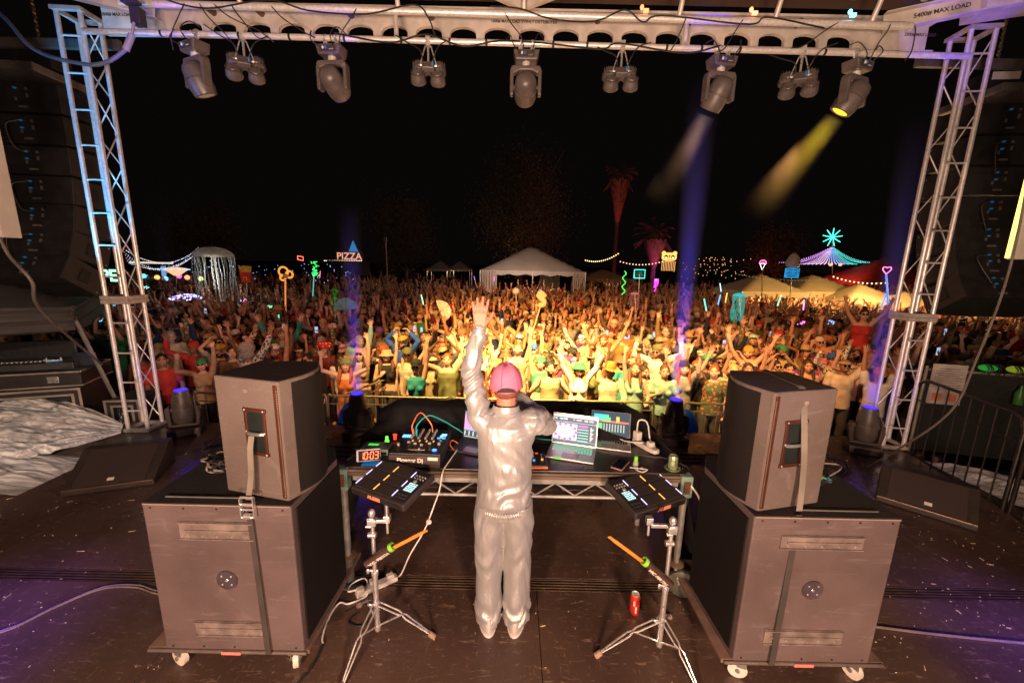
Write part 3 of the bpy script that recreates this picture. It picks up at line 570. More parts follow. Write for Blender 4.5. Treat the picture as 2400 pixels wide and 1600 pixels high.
def top(sx, label):
    t = T('monitor_speaker', label, 'speaker', (sx*1.35, 2.1, 1.1), 0, 'monitor speakers strapped on top of the subwoofers')
    m = (lambda x: x) if sx < 0 else (lambda x: -x+.155)
    A = (m(-1.555), 2.03); B = (m(-1.165), 1.935); Cc = (m(-1.163), 2.37); Dd = (m(-1.51), 2.36)
    # curved front grille from B to Cc bulging inward
    n = 8; arc = []
    for i in range(n+1):
        s = i/n; arc.append((B[0]+(Cc[0]-B[0])*s+(-sx)*.075*math.sin(math.pi*s), B[1]+(Cc[1]-B[1])*s))
    poly = [A]+arc+[Dd]
    if sx > 0: poly = poly[::-1]
    MB().prism(poly, 1.105, 1.765).build('cabinet', cab2, t, bevel=.009)
    q = [(x+(-sx)*.006, y) for x, y in arc[0:]]
    g2 = MB().sheet(lambda u, v: (q[0][0]+(q[-1][0]-q[0][0])*u-sx*.075*math.sin(math.pi*u), q[0][1]+.02+(q[-1][1]-q[0][1]-.03)*u, 1.125+.62*v), 16, 6); g2.build('grille', grl, t, solid=.004)
    dx = Vector((B[0]-A[0], B[1]-A[1], 0)).normalized(); nrm = Vector((dx.y, -dx.x, 0)); nrm = nrm if nrm.y < 0 else -nrm
    P = lambda u, z, o=0: Vector((A[0], A[1], 0))+dx*u+nrm*o+Vector((0, 0, z))
    Lw = math.hypot(B[0]-A[0], B[1]-A[1])
    # studded edge strip
    b = MB().box((0, 0, 0), (.022, .62, .008), M=frame(tuple(P(Lw-.018, 1.435, .002)), dx, (0, 0, 1))); es = b.build('edge_strip', redw, t, bevel=.002)
    b = MB()
    for k in range(46): b.ell(P(Lw-.008, 1.14+.0128*k, .006), (.0035, .0035, .003), 6, 4)
    b.build('grille_teeth', mat('tooth', (.45, .36, .28), .4, .5), es, smooth=True)
    # handle pocket frame with bar
    u0, u1 = .185, .30; zb_, zt_ = 1.36, 1.60
    b = MB(); cxm = (u0+u1)/2
    for (u, z, w, h) in ((cxm, zt_, u1-u0+.03, .02), (cxm, zb_, u1-u0+.03, .02), (u0, (zb_+zt_)/2, .018, zt_-zb_-.02), (u1, (zb_+zt_)/2, .018, zt_-zb_-.02)):
        b.box((0, 0, 0), (w, h, .010), M=frame(tuple(P(u, z, .003)), dx, (0, 0, 1)))
    fr = b.build('handle_frame', redw, t, bevel=.003)
    b = MB().box((0, 0, 0), (u1-u0-.01, zt_-zb_-.01, .004), M=frame(tuple(P(cxm, (zb_+zt_)/2, .0006)), dx, (0, 0, 1))); b.build('pocket', mat('pocket_dark', (.015, .02, .018), .3), fr)
    b = MB().tube(spline([P(u0+.006, 1.475, .004), P(u0+.03, 1.475, .016), P(u1-.03, 1.475, .016), P(u1-.006, 1.475, .004)]), .010); b.build('grip', mat('grip', (.2, .2, .17), .35, .4), fr, smooth=True)
    b = MB()
    for u in (u0, u1):
        for z in (zb_, zt_, (zb_+zt_)/2): b.ell(P(u, z, .009), (.005, .003, .005), 8, 5)
    b.build('screw', chrome, fr)
    MB().lathe([(.001, 0), (.012, 0), (.012, .003), (.001, .003)], 14, Matrix.Translation(P(.2, 1.70, .002)) @ Matrix.Rotation(R(90), 4, 'X')).build('rigging_point', plate, t)
    return P
PL = top(-1, 'brown grey monitor speaker with the ratchet strap, on the mixer end'); PR = top(1, 'brown grey monitor speaker with strap over its top, can holder end')
def strap(name, pts, w, mt, label, extra=None):
    t = T(name, label, 'strap', pts[0], 0, None); sp = spline(pts, 5)
    b = MB(); k = len(b.v)
    for p_ in sp: b.v += [(p_[0]-w/2, p_[1], p_[2]), (p_[0]+w/2, p_[1], p_[2])]
    for i in range(len(sp)-1): b.f.append((2*i, 2*i+1, 2*i+3, 2*i+2))
    b.build('webbing', mt, t, solid=.003); return t
t = strap('ratchet_strap', [(-1.33, 1.945, 1.47), (-1.338, 1.935, 1.40), (-1.345, 1.93, 1.26), (-1.36, 1.91, 1.13)], .03, strap2, 'pale strap with steel ratchet tying the monitor speaker by the mixer')
b = MB(); wdt = .034
for s in (-1, 1): b.box((-1.36+s*wdt, 1.898, 1.09), (.006, .02, .11))
for z in (1.15, 1.035, 1.08, 1.11): b.cyl((-1.36-wdt, 1.898, z), (-1.36+wdt, 1.898, z), .006, n=8)
b.cyl((-1.36-.02, 1.894, 1.045), (-1.36+.02, 1.894, 1.045), .016, n=12); b.build('ratchet', chrome, t, smooth=True)
b = MB(); b.v = [(-1.375, 1.905, 1.03), (-1.345, 1.905, 1.03), (-1.325, 1.90, .17), (-1.357, 1.90, .17)]; b.f = [(0, 1, 2, 3)]; b.build('tail_webbing', strapm, t, solid=.003)
t = strap('strap', [(1.52, 2.36, 1.772), (1.515, 2.15, 1.772), (1.51, 2.02, 1.768), (1.505, 1.985, 1.70), (1.52, 1.95, 1.47), (1.54, 1.95, 1.3), (1.535, 1.93, 1.12)], .032, strap2, 'dark strap running over the monitor speaker and down the subwoofer')
b = MB(); b.v = [(1.519, 1.925, 1.10), (1.551, 1.925, 1.10), (1.525, 1.898, .17), (1.49, 1.898, .17)]; b.f = [(0, 1, 2, 3)]; b.build('tail_webbing', strapm, t, solid=.003)
# ---------------------------------------------------------------- floor wedges
wg = mat('wedge_black', (.030, .022, .018), .5, 0, .3, 10, .3, 120); wgr = mat('wedge_grille', (.045, .030, .026), .7, .1, .2, 150, .4, 350)
def wedge(P0, P1, depth, h, label, lx):
    P0 = Vector(P0+(0,)); P1 = Vector(P1+(0,)); x = (P1-P0).normalized(); L = (P1-P0).length; y = Vector((-x.y, x.x, 0)); c = (P0+P1)/2
    t = T('floor_monitor', label, 'floor monitor', tuple(c), math.atan2(x.y, x.x), 'wedge floor monitors')
    prof = [(0, .004), (depth, .004), (depth, h), (depth-.10, h), (0, .06)]
    M = Matrix(((0, 0, 1, -L/2), (1, 0, 0, 0), (0, 1, 0, 0), (0, 0, 0, 1)))
    MB().prism(prof, 0, L, M).build('cabinet', wg, t, local=True, bevel=.010)
    s0 = Vector((0, .02, .072)); s1 = Vector((0, depth-.12, h-.008)); sd = (s1-s0); Mg = frame(tuple((s0+s1)/2+Vector((0, 0, .004))), (1, 0, 0), sd)
    MB().box((0, 0, 0), (L*.78, sd.length, .008), M=Mg).build('grille', wgr, t, local=True, bevel=.003)
    MB().cyl((-L/2+.01, .004, .062), (L/2-.01, .004, .062), .006, n=8).build('front_rail', mat('worn_edge', (.20, .12, .07), .35, .5), t, smooth=True, local=True)
    lb = MB().box((lx, -sd.length/2+.05, .006), (.055, .035, .003), M=Mg).build('label_tag', mat('label_white', (.75, .72, .66), .5), t, local=True)
    return t
wedge((-4.42, 3.60), (-3.72, 3.86), .55, .30, 'wedge floor monitor beside the clear plastic sheet', .0)
wedge((3.84, 3.86), (4.36, 3.36), .42, .30, 'wedge floor monitor beside the black barrier', .02)
# ---------------------------------------------------------------- performance table
tblm = mat('table_top_black', (.035, .025, .022), .32, 0, .3, 5, .12, 30); galv = mat('galvanised', (.34, .33, .30), .5, .5, .3, 12, .1, 60); green_p = mat('worn_green_paint', (.16, .25, .19), .6, .1, .4, 14, .2, 50)
tb = T('work_table', 'wide black topped table on a galvanised truss frame with corner posts', 'table', (.04, 2.95, 0))
MB().box((.045, 3.02, .935), (2.40, .84, .03)).build('table_top', tblm, tb, bevel=.004)
MB().box((.045, 2.592, .905), (2.40, .03, .026)).box((.045, 2.590, .93), (2.40, .02, .018)).build('edge_board', mat('wood_edge', (.12, .085, .055), .6, 0, .3, 30, stretch=(.2, 4, 4)), tb, bevel=.002)
b = MB().box((.045, 2.605, .872), (2.28, .035, .036)); b.build('upper_chord', galv, tb, bevel=.004)
b = MB().cyl((-1.09, 2.605, .752), (1.18, 2.605, .752), .013, n=10); b.build('lower_chord', galv, tb, smooth=True)
pts = []; n = 16
for k in range(n+1): pts.append((-1.08+2.25*k/n, 2.605, .856 if k % 2 == 0 else .762))
b = MB()
for k in range(n): b.cyl(pts[k], pts[k+1], .0065, n=7)
b.build('zigzag_brace', galv, tb, smooth=True)
for (x, mm) in ((-1.165, green_p), (1.235, green_p)):
    b = MB().box((x-.03*(-1 if x > 0 else 1)*0, 2.60, .865), (.085, .075, .16)); hd = b.build('corner_casting', mm, tb, bevel=.008)
    MB().box((x+.0, 2.558, .865), (.045, .012, .09)).build('slot', mat('slot_rust', (.10, .04, .02), .6), hd, bevel=.003)
    b = MB().cyl((x, 2.60, .79), (x, 2.60, .30), .024, n=16).cyl((x, 2.60, .32), (x, 2.60, .24), .020, n=14); b.build('leg', galv, tb, smooth=True)
    b = MB().lathe([(.03, .0), (.055, .0), (.058, .012), (.03, .02)], 24, Matrix.Translation((x, 2.60, .235))); b.build('flange', mat('copper_flange', (.42, .30, .20), .4, .7), tb, smooth=True)
MB().cyl((-1.165, 2.60, .235), (-1.165, 2.60, .02), .035, n=14).box((-1.165, 2.6, .008), (.12, .12, .014)).build('foot_sleeve', mat('foot_green', (.12, .13, .11), .5, .3), tb, smooth=True)
w = MB(); Mw = Matrix.Translation((1.275, 2.56, .108)) @ Matrix.Rotation(R(72), 4, 'Z') @ Matrix.Rotation(R(90), 4, 'Y')
w.lathe([(.06, -.018), (.09, -.026), (.102, -.02), (.106, 0), (.102, .02), (.09, .026), (.06, .018)], 30, Mw); wl = w.build('caster', mat('caster_tyre', (.10, .10, .075), .55), tb, smooth=True)
MB().cyl((1.235, 2.60, .24), (1.30, 2.57, .108), .012, n=8).cyl((1.22, 2.6, .24), (1.25, 2.54, .108), .012, n=8).build('fork', galv, wl)
for x in (-1.13, 1.2): MB().cyl((x, 3.38, .91), (x, 3.38, .0), .024, n=12).build('leg', galv, tb, smooth=True)
# black drape behind the gear
dr = MB()
def drape(u, v):
    x = -1.22+2.5*u; e = min(1, min(u, 1-u)*9); hump = math.sin(min(1, e)*math.pi/2)
    prof = [(3.02, .957), (3.12, .97), (3.28, 1.05), (3.40, 1.10), (3.62, 1.10), (3.70, 1.0), (3.74, .6), (3.78, .1)]
    s = v*(len(prof)-1); i = min(int(s), len(prof)-2); f = s-i; y = prof[i][0]*(1-f)+prof[i+1][0]*f; z = prof[i][1]*(1-f)+prof[i+1][1]*f
    z = .957+(z-.957)*hump if z > .957 else z
    if i < 1: z += 0
    return (x+.05*math.sin(v*9+x), y+.02*noise.noise(Vector((x*5, v*3, 1))), z+.018*noise.noise(Vector((x*6, y*7, 3)))+.004)
dr.sheet(drape, 60, 36)
tag(dr.build('drape', mat('black_cloth', (.010, .0085, .008), .9, 0, .2, 8, .2, 200), smooth=True), 'black cloth draped over the rear of the table behind the laptops', 'cloth')
sd = MB().sheet(lambda u, v: (-1.165-.30*v+.03*math.sin(u*9), 2.68+.75*u+.02*math.sin(v*5), .958-.955*v**.8*(.6+.4*v)+.005), 16, 12)
tag(sd.build('side_cloth', mat('black_cloth', (.010, .0085, .008), .9), smooth=True, solid=.004), 'black cloth hanging off the mixer end of the table', 'cloth')
sd = MB().sheet(lambda u, v: (1.252+.22*v+.02*math.sin(u*9), 2.70+.75*u, .958-.955*v**.8*(.6+.4*v)+.005), 16, 12)
tag(sd.build('side_cloth', mat('black_cloth', (.010, .0085, .008), .9), smooth=True, solid=.004), 'black cloth hanging off the can holder end of the table', 'cloth')
ZT = .951
# mixer
gold = mat('letter_white', (.8, .72, .62), .5); knobm = mat('knob', (.05, .045, .045), .35); knobt = mat('knob_silver', (.5, .46, .42), .3, .6)
def mixer():
    t = T('dj_mixer', 'black four channel mixer with lit buttons and silver knobs', 'mixer', (-.655, 2.83, ZT), R(-2))
    MB().box((0, -.01, .052), (.36, .42, .10)).build('body', blackp, t, local=True, bevel=.006)
    MB().box((0, -.222, .045), (.36, .012, .085)).build('front_panel', mat('mixer_front', (.05, .035, .03), .4), t, local=True, bevel=.003)
    L = t.matrix_basis
    text('lettering', 'Pioneer Dj', .042, L @ frame((-.03, -.230, .055), (1, 0, 0), (0, 0, 1)), gold, t, bold=.0012)
    MB().box((.13, -.2295, .072), (.07, .003, .022)).build('sticker', mat('sticker', (.75, .66, .55), .5), t, local=True)
    for c in range(4):
        b = MB(); x = -.085+.052*c
        for k in range(5): b.lathe([(.010, 0), (.009, .018), (.001, .019)], 10, Matrix.Translation((x, .16-.036*k, .103)))
        b.build('knob_column', knobt, t, smooth=True, local=True)
        b = MB().box((x, -.09, .104), (.006, .10, .003)); s = b.build('fader_slot', mat('slot', (.005, .005, .005), .6), t, local=True)
        MB().box((x, -.06-.02*c % .05, .112), (.022, .014, .016)).build('fader_cap', knobt, s, local=True, bevel=.002)
        MB().box((x+.018, -.02, .105), (.01, .02, .005)).build('cue_button', emit('cue_amber', (1, .45, .1), .9), t, local=True)
    b = MB()
    for i in range(4):
        for j in range(3): b.box((-.158+.016*i, .07-.014*j, .105), (.011, .009, .006))
    b.build('blue_buttons', emit('btn_blue', (.15, .45, 1), 2.2), t, local=True)
    MB().box((.145, .10, .105), (.04, .022, .004)).box((.14, .075, .105), (.045, .008, .004)).build('display', emit('mix_disp', (.3, .75, 1), 1.4), t, local=True)
    MB().box((.115, .035, .106), (.02, .012, .006)).box((.155, .035, .106), (.02, .012, .006)).build('blue_pad', emit('btn_blue2', (.05, .2, 1), 3), t, local=True)
    MB().box((.135, .048, .106), (.02, .010, .006)).build('green_pad', emit('btn_green', (.1, .9, .2), 1.5), t, local=True)
    MB().ell((.128, -.165, .108), (.018, .015, .008), 12, 6).build('jog_light', emit('btn_blue2', (.05, .2, 1), 3), t, smooth=True, local=True)
    MB().box((0, -.165, .105), (.12, .006, .003)).box((.02, -.165, .112), (.015, .022, .014)).build('crossfader', knobt, t, local=True, bevel=.002)
    MB().lathe([(.012, 0), (.011, .02), (.001, .021)], 12, Matrix.Translation((.14, -.07, .103))).lathe([(.012, 0), (.011, .02), (.001, .021)], 12, Matrix.Translation((.14, -.02, .103))).lathe([(.012, 0), (.011, .02), (.001, .021)], 12, Matrix.Translation((-.15, -.1, .103))).build('effect_knob', knobt, t, smooth=True, local=True)
mixer()
orange = mat('cable_orange', (.75, .18, .04), .4); teal = mat('cable_teal', (.02, .45, .45), .4)
cable('patch_cable', [(-.74, 2.9, 1.06), (-.745, 2.9, 1.14), (-.70, 2.98, 1.21), (-.62, 2.98, 1.12), (-.60, 2.95, 1.06)], .005, orange, 'orange patch cable arching over the mixer')
cable('patch_cable', [(-.715, 2.9, 1.06), (-.715, 2.92, 1.13), (-.64, 3.0, 1.18), (-.52, 3.05, 1.11), (-.43, 3.08, 1.04), (-.3, 3.1, .97), (.1, 3.1, .965), (.34, 3.06, .97)], .005, teal, 'teal patch cable running from the mixer to the laptops')
for x, c, l in ((-.74, orange, 'orange plug standing in the mixer'), (-.715, teal, 'teal plug standing in the mixer')):
    tag(MB().cyl((x, 2.9, 1.05), (x, 2.9, 1.11), .008, n=10).build('jack_plug', c, smooth=True), l, 'plug', 'jack plugs in the mixer')
cable('usb_cable', [(-.42, 2.86, .962), (-.46, 2.9, .985), (-.45, 2.95, 1.0), (-.40, 2.93, .985)], .004, orange, 'short orange cable curled beside the mixer')
cable('charging_cable', [(-.40, 2.86, .965), (-.43, 2.70, .963), (-.455, 2.585, .955), (-.46, 2.54, .93), (-.47, 2.50, .85), (-.50, 2.46, .76), (-.56, 2.42, .60), (-.66, 2.40, .42), (-.74, 2.46, .22), (-.83, 2.60, .07)], .005, white_cable, 'long white cable hanging from the laptop down to the power strip')
tag(MB().lathe([(.016, -.003), (.0185, 0), (.016, .003)], 16, Matrix.Translation((-.53, 2.42, .66)) @ Matrix.Rotation(R(80), 4, 'X')).build('cable_tie', white_cable, smooth=True), 'small white loop tied on the hanging white cable', 'cable tie')
# audio interface + clock
t = T('audio_interface', 'small grey audio box with green sticker and orange display', 'audio box', (-1.0, 2.84, ZT), R(-3))
MB().box((0, 0, .024), (.21, .13, .045)).build('body', mat('interface_grey', (.26, .33, .27), .45), t, local=True, bevel=.003)
MB().box((.01, -.066, .026), (.06, .004, .024)).build('display', emit('disp_amber', (1, .55, .05), 1.2), t, local=True)
MB().lathe([(.006, 0), (.006, .008), (.001, .008)], 10, Matrix.Translation((-.085, -.066, .024)) @ Matrix.Rotation(R(90), 4, 'X')).lathe([(.006, 0), (.006, .008), (.001, .008)], 10, Matrix.Translation((-.06, -.066, .024)) @ Matrix.Rotation(R(90), 4, 'X')).lathe([(.006, 0), (.006, .008), (.001, .008)], 10, Matrix.Translation((.06, -.066, .024)) @ Matrix.Rotation(R(90), 4, 'X')).lathe([(.006, 0), (.006, .008), (.001, .008)], 10, Matrix.Translation((.085, -.066, .024)) @ Matrix.Rotation(R(90), 4, 'X')).build('knob', knobm, t, local=True)
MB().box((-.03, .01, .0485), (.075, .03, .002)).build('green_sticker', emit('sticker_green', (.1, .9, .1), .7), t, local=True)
tag(MB().box((-.97, 2.98, .99), (.02, .015, .035)).box((-.97, 2.98, .965), (.03, .02, .02)).build('green_light', emit('led_green', (.2, .95, .1), 1.2)), 'tiny green light behind the grey audio box', 'marker light')
tag(MB().box((-.92, 3.03, 1.0), (.03, .012, .012)).box((-.92, 3.03, .975), (.02, .02, .03)).build('red_light', emit('led_red', (1, .05, .03), 1.5)), 'tiny red light between the grey audio box and the mixer', 'marker light')
t = T('digital_clock', 'digital clock glowing red 10:03 at the table corner', 'clock', (-1.0, 2.66, ZT), R(14)); MbC = t.matrix_basis @ Matrix.Translation((0, 0, .062)) @ Matrix.Rotation(R(-10), 4, 'X')
MB().box((0, 0, 0), (.165, .035, .085), M=MbC).build('case', mat('clock_silver', (.45, .45, .48), .4), t, bevel=.008)
MB().box((.006, -.019, 0), (.145, .004, .070), M=MbC).build('face', mat('clock_face', (.02, .004, .004), .2), t)
SEG = {'0': 'abcdef', '1': 'bc', '3': 'abcdg'}
b = MB(); wd, hd_, th = .020, .048, .005
for ch, cx in (('1', -.050), ('0', -.022), ('0', .018), ('3', .050)):
    pos = {'a': (0, hd_/2, wd, th), 'g': (0, 0, wd, th), 'd': (0, -hd_/2, wd, th), 'b': (wd/2, hd_/4, th, hd_/2-.004), 'c': (wd/2, -hd_/4, th, hd_/2-.004), 'f': (-wd/2, hd_/4, th, hd_/2-.004), 'e': (-wd/2, -hd_/4, th, hd_/2-.004)}
    for s_ in SEG[ch]: px_, pz_, w_, h_ = pos[s_]; b.box((cx+px_+.006+.1*pz_, -.0222, pz_), (w_, .0016, h_), M=MbC)
for z in (-.011, .011): b.box((.004, -.0222, z), (.005, .0016, .005), M=MbC)
b.build('digits', emit('digit_red', (1, .10, .03), 4.), t)
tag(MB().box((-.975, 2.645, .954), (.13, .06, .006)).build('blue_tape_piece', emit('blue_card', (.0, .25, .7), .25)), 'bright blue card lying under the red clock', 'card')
# laptops
def laptop(x, y, rz, w, d, open_, body, label, content, keyem=None):
    t = T('laptop', label, 'laptop', (x, y, ZT), rz, 'laptops on the table')
    MB().box((0, 0, .009), (w, d, .014)).build('base', body, t, local=True, bevel=.004)
    k = MB(); nx, ny = 14, 5; kw = w*.86/nx; kh = d*.46/ny
    for j in range(ny):
        for i in range(nx):
            if j == 0 and 4 <= i <= 8: continue
            k.box((-w*.43+kw*(i+.5), -d*.02+kh*(j+.5), .0175), (kw*.78, kh*.76, .003))
    k.build('keyboard', keyem or mat('key_black', (.02, .02, .022), .5), t, local=True)
    MB().box((0, -d*.27, .0163), (w*.36, d*.34, .0015)).build('trackpad', mat('trackpad', (.3, .28, .27), .3, .3), t, local=True)
    Ms = Matrix.Translation((0, d/2, .014)) @ Matrix.Rotation(open_, 4, 'X')
    hgt = d*.98
    s = MB().box((0, 0, hgt/2), (w, .007, hgt), M=Ms).build('lid', body, t, local=True, bevel=.003)
    q = lambda m, a, c, e, f, nm: MB().box((-w/2+w*(a+e)/2, -.0045-.0006*lay[0], hgt*(c+f)/2), (w*(e-a), .0012, hgt*(f-c)), M=Ms).build(nm, m, s, local=True)
    lay = [0]; q(emit('scr_dark', (.05, .08, .10), 1.), .025, .05, .975, .97, 'screen'); lay[0] = 1
    sc_ = MB
    content(t, s, Ms, w, hgt)
    return t
def rects(Ms, w, h, lst, m, s, nm='screen_content', lay=2):
    b = MB()
    for a, c, e, f in lst: b.box((-w/2+w*(a+e)/2, -.0048-.0006*lay, h*(c+f)/2), (w*(e-a), .0006, h*(f-c)), M=Ms)
    return b.build(nm, m, s, local=True)
def daw(t, s, Ms, w, h):
    rects(Ms, w, h, [(.03, .30, .97, .9)], emit('daw_grey', (.35, .42, .50), 1.), s, lay=2)
    rects(Ms, w, h, [(.04, .36+.055*k, .22, .40+.055*k) for k in range(9)], emit('daw_pink', (.95, .25, .9), 1.3), s, lay=3)
    rects(Ms, w, h, [(.24, .5+.07*k, .40, .54+.07*k) for k in range(5)], emit('daw_peach', (1., .62, .5), 1.1), s, lay=3)
    rects(Ms, w, h, [(.42, .36+.055*k, .64, .40+.055*k) for k in range(9)]+[(.68, .46+.055*k, .94, .50+.055*k) for k in range(7)], emit('daw_cyan', (.35, .85, 1.), 1.2), s, lay=3)
    rects(Ms, w, h, [(.05+.11*k, .12, .07+.11*k, .28) for k in range(8)]+[(.05, .07, .95, .085)], emit('daw_white', (.85, .9, .85), 1.), s, lay=3)
    rects(Ms, w, h, [(.03, .91, .97, .96)], emit('daw_bar', (.12, .35, .75), 1.), s, lay=3)
def viz(t, s, Ms, w, h):
    rects(Ms, w, h, [(.03, .88, .97, .95)], emit('v_bar', (.75, .7, .8), 1.), s, lay=2)
    cols = [(.9, .3, .8), (.9, .3, .4), (.5, .5, 1), (.85, .85, .9), (.3, .8, .8)]
    rr = random.Random(5)
    for c in range(5): rects(Ms, w, h, [(lambda a: (a, .80, a+.03, .845))(rr.uniform(.05, .92)) for k in range(6)], emit('v_col%d' % c, cols[c], 1.2), s, lay=3)
    rects(Ms, w, h, [(.03, .72, .97, .735), (.03, .14, .97, .15)], emit('v_teal', (.2, .75, .65), 1.), s, lay=3)
    x0, x1, z0, z1 = .03, .55, .17, .68
    rects(Ms, w, h, [(x0, z0, x1, z1)], emit('v_bg', (.95, .85, .95), 1.1), s, lay=2)
    cx, cz = (x0+x1)/2, (z0+z1)/2
    def ring(n, r0, r1, mm, lay, off=0, sz=.03):
        b = MB()
        for k in range(n):
            a = 2*math.pi*k/n+off
            b.cyl(Ms @ Vector((-w/2+w*cx+w*.24*r0*math.cos(a), -.0048-.0006*lay, h*cz+h*.24*r0*math.sin(a))), Ms @ Vector((-w/2+w*cx+w*.24*r0*math.cos(a), -.0054-.0006*lay, h*cz+h*.24*r0*math.sin(a))), w*sz, n=12)
        b.build('screen_content', mm, s, local=True)
    ring(12, 1., 1, emit('v_mag', (.95, .1, .75), 1.3), 3, 0, .035); ring(12, .98, 1, emit('v_org', (1, .45, .1), 1.3), 4, .26, .018); ring(10, .62, 1, emit('v_lb', (.5, .8, 1), 1.2), 4, 0, .03); ring(8, .36, 1, emit('v_pu', (.7, .3, .9), 1.2), 5, 0, .022); ring(6, .15, 1, emit('v_gr', (.1, .6, .2), 1.), 6, 0, .014)
    rects(Ms, w, h, [(.58, .6, .78, .67)], emit('v_mag', (.95, .1, .75), 1.3), s, lay=3)
    rects(Ms, w, h, [(.57, .52-.09*k, .80, .55-.09*k) for k in range(5)], emit('v_teal', (.2, .75, .65), 1.), s, lay=3)
    rects(Ms, w, h, [(.84, .2+.045*k, .84+.03+.02*(k % 3), .225+.045*k) for k in range(10)], emit('v_wh', (.85, .85, .9), 1.), s, lay=3)
def dj3(t, s, Ms, w, h):
    rects(Ms, w, h, [(.05, .55, .95, .62)], emit('d_red', (.9, .2, .15), 1.), s, lay=3); rects(Ms, w, h, [(.08, .62, .45, .85)], emit('d_cy', (.1, .8, .85), 1.), s, lay=2)
    rects(Ms, w, h, [(.3, .58, .5, .75), (.05, .3, .3, .5)], emit('d_gr', (.2, .75, .25), 1.), s, lay=4); rects(Ms, w, h, [(.64, .55, .72, .8)], emit('d_or', (1, .55, .1), 1.2), s, lay=3)
    rects(Ms, w, h, [(.05+.07*k, .2, .08+.07*k, .5) for k in range(12)], emit('d_wh', (.5, .6, .55), .8), s, lay=2)
dkl = mat('laptop_dark', (.07, .075, .10), .4, .6); svl = mat('laptop_silver', (.5, .47, .46), .35, .7)
laptop(-.27, 2.92, R(-20), .33, .23, R(-12), dkl, 'dark laptop beside the mixer showing pink and blue track blocks', daw)
laptop(.47, 2.86, R(-16), .355, .25, R(-12), svl, 'silver laptop showing a kaleidoscope picture with glowing keys', viz, emit('keys_lit', (.35, .75, .55), .45))
laptop(.80, 3.04, R(-14), .33, .23, R(-42), svl, 'half hidden silver laptop tilted far back behind the brighter one', dj3)
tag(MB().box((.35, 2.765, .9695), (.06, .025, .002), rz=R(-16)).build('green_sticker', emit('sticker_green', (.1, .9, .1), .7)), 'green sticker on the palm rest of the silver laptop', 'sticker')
t = T('fader_controller', 'small black fader controller with orange front edge', 'controller', (.205, 2.72, ZT), R(3))
MB().box((0, 0, .014), (.12, .20, .026)).build('body', blackp, t, local=True, bevel=.004)
MB().box((0, -.103, .012), (.12, .006, .012)).build('front_edge', mat('orange_edge', (.8, .15, .04), .5), t, local=True)
MB().box((.0, .085, .028), (.02, .012, .003)).build('red_button', emit('led_red', (1, .05, .03), 1.5), t, local=True)
b = MB()
for x in (-.03, .03):
    for y in (.05, .02): b.lathe([(.006, 0), (.005, .014), (.001, .015)], 10, Matrix.Translation((x, y, .027)))
b.build('knob', knobt, t, smooth=True, local=True)
MB().box((-.03, -.03, .033), (.016, .012, .012)).build('blue_fader', emit('fader_blue', (.1, .4, .9), .7), t, local=True); MB().box((.03, -.02, .033), (.016, .012, .012)).build('amber_fader', emit('fader_amber', (1, .5, .1), .7), t, local=True)
t = T('phone', 'dark phone lying on the table near a bottle with green cap', 'phone', (.80, 2.70, ZT), R(-35))
MB().box((0, 0, .006), (.085, .16, .009)).build('case', mat('phone_case', (.35, .18, .14), .4), t, local=True, bevel=.004); MB().box((0, 0, .0112), (.074, .148, .001)).build('screen', mat('phone_glass', (.01, .015, .03), .08), t, local=True)
t = T('spray_bottle', 'small clear bottle with a bright green cap', 'bottle', (.905, 2.68, ZT))
MB().lathe([(.018, 0), (.020, .01), (.019, .04), (.010, .05)], 16, t.matrix_basis.copy()).build('body', mat('bottle_clear', (.5, .48, .42), .15, alpha=.6), t, smooth=True)
MB().lathe([(.012, .05), (.012, .078), (.001, .079)], 16, t.matrix_basis.copy()).build('cap', emit('cap_green', (.3, .9, .02), .5), t, smooth=True)
cable('earphones', [(.86, 2.66, .957), (.90, 2.63, .97), (.94, 2.64, .958), (.97, 2.62, .965), (.93, 2.60, .957), (.89, 2.62, .966), (.95, 2.66, .958)], .004, white_cable, 'tangle of white earphone cord beside the green capped bottle')
t = T('power_strip', 'white extension block with adapters on the table corner', 'power strip', (1.07, 2.98, ZT), R(-62))
MB().box((0, 0, .02), (.24, .055, .038)).build('body', mat('white_plastic', (.62, .57, .5), .4), t, local=True, bevel=.006)
MB().box((-.09, .0, .075), (.06, .045, .07)).box((.05, 0, .06), (.05, .045, .04)).build('adapter', mat('white_plastic', (.62, .57, .5), .4), t, local=True, bevel=.008)
t = T('drink_can', 'green and silver drink can in a clamp holder at the table corner', 'can', (1.17, 2.68, .93))
MB().lathe([(.026, 0), (.033, .006), (.033, .10), (.027, .115), (.026, .118), (.022, .113), (.001, .112)], 24, t.matrix_basis.copy()).build('body', mat('can_green', (.30, .38, .20), .3, .5, .6, 30), t, smooth=True)
MB().lathe([(.001, .1135), (.021, .1145), (.001, .116)], 20, t.matrix_basis.copy()).build('lid', alu, t, smooth=True)
t = T('cup_holder', 'pale green clamp on cup holder', 'cup holder', (1.17, 2.68, .87))
MB().lathe([(.03, 0), (.038, .01), (.042, .07), (.056, .078), (.056, .083), (.040, .082), (.036, .02), (.001, .01)], 24, t.matrix_basis.copy()).build('cup', mat('holder_green', (.26, .30, .16), .4), t, smooth=True)
MB().box((1.17, 2.66, .86), (.03, .03, .04)).build('clamp', blackp, t)
cable('adapter_cable', [(1.02, 3.06, 1.06), (1.04, 3.09, 1.14), (1.10, 3.07, 1.13), (1.12, 3.02, 1.0), (1.14, 2.95, .98)], .006, white_cable, 'white cable looping above the adapters')
cable('adapter_cable', [(.86, 3.15, .965), (.95, 3.05, .975), (1.05, 2.98, 1.0)], .005, white_cable, 'thin white cable between drape and adapters')
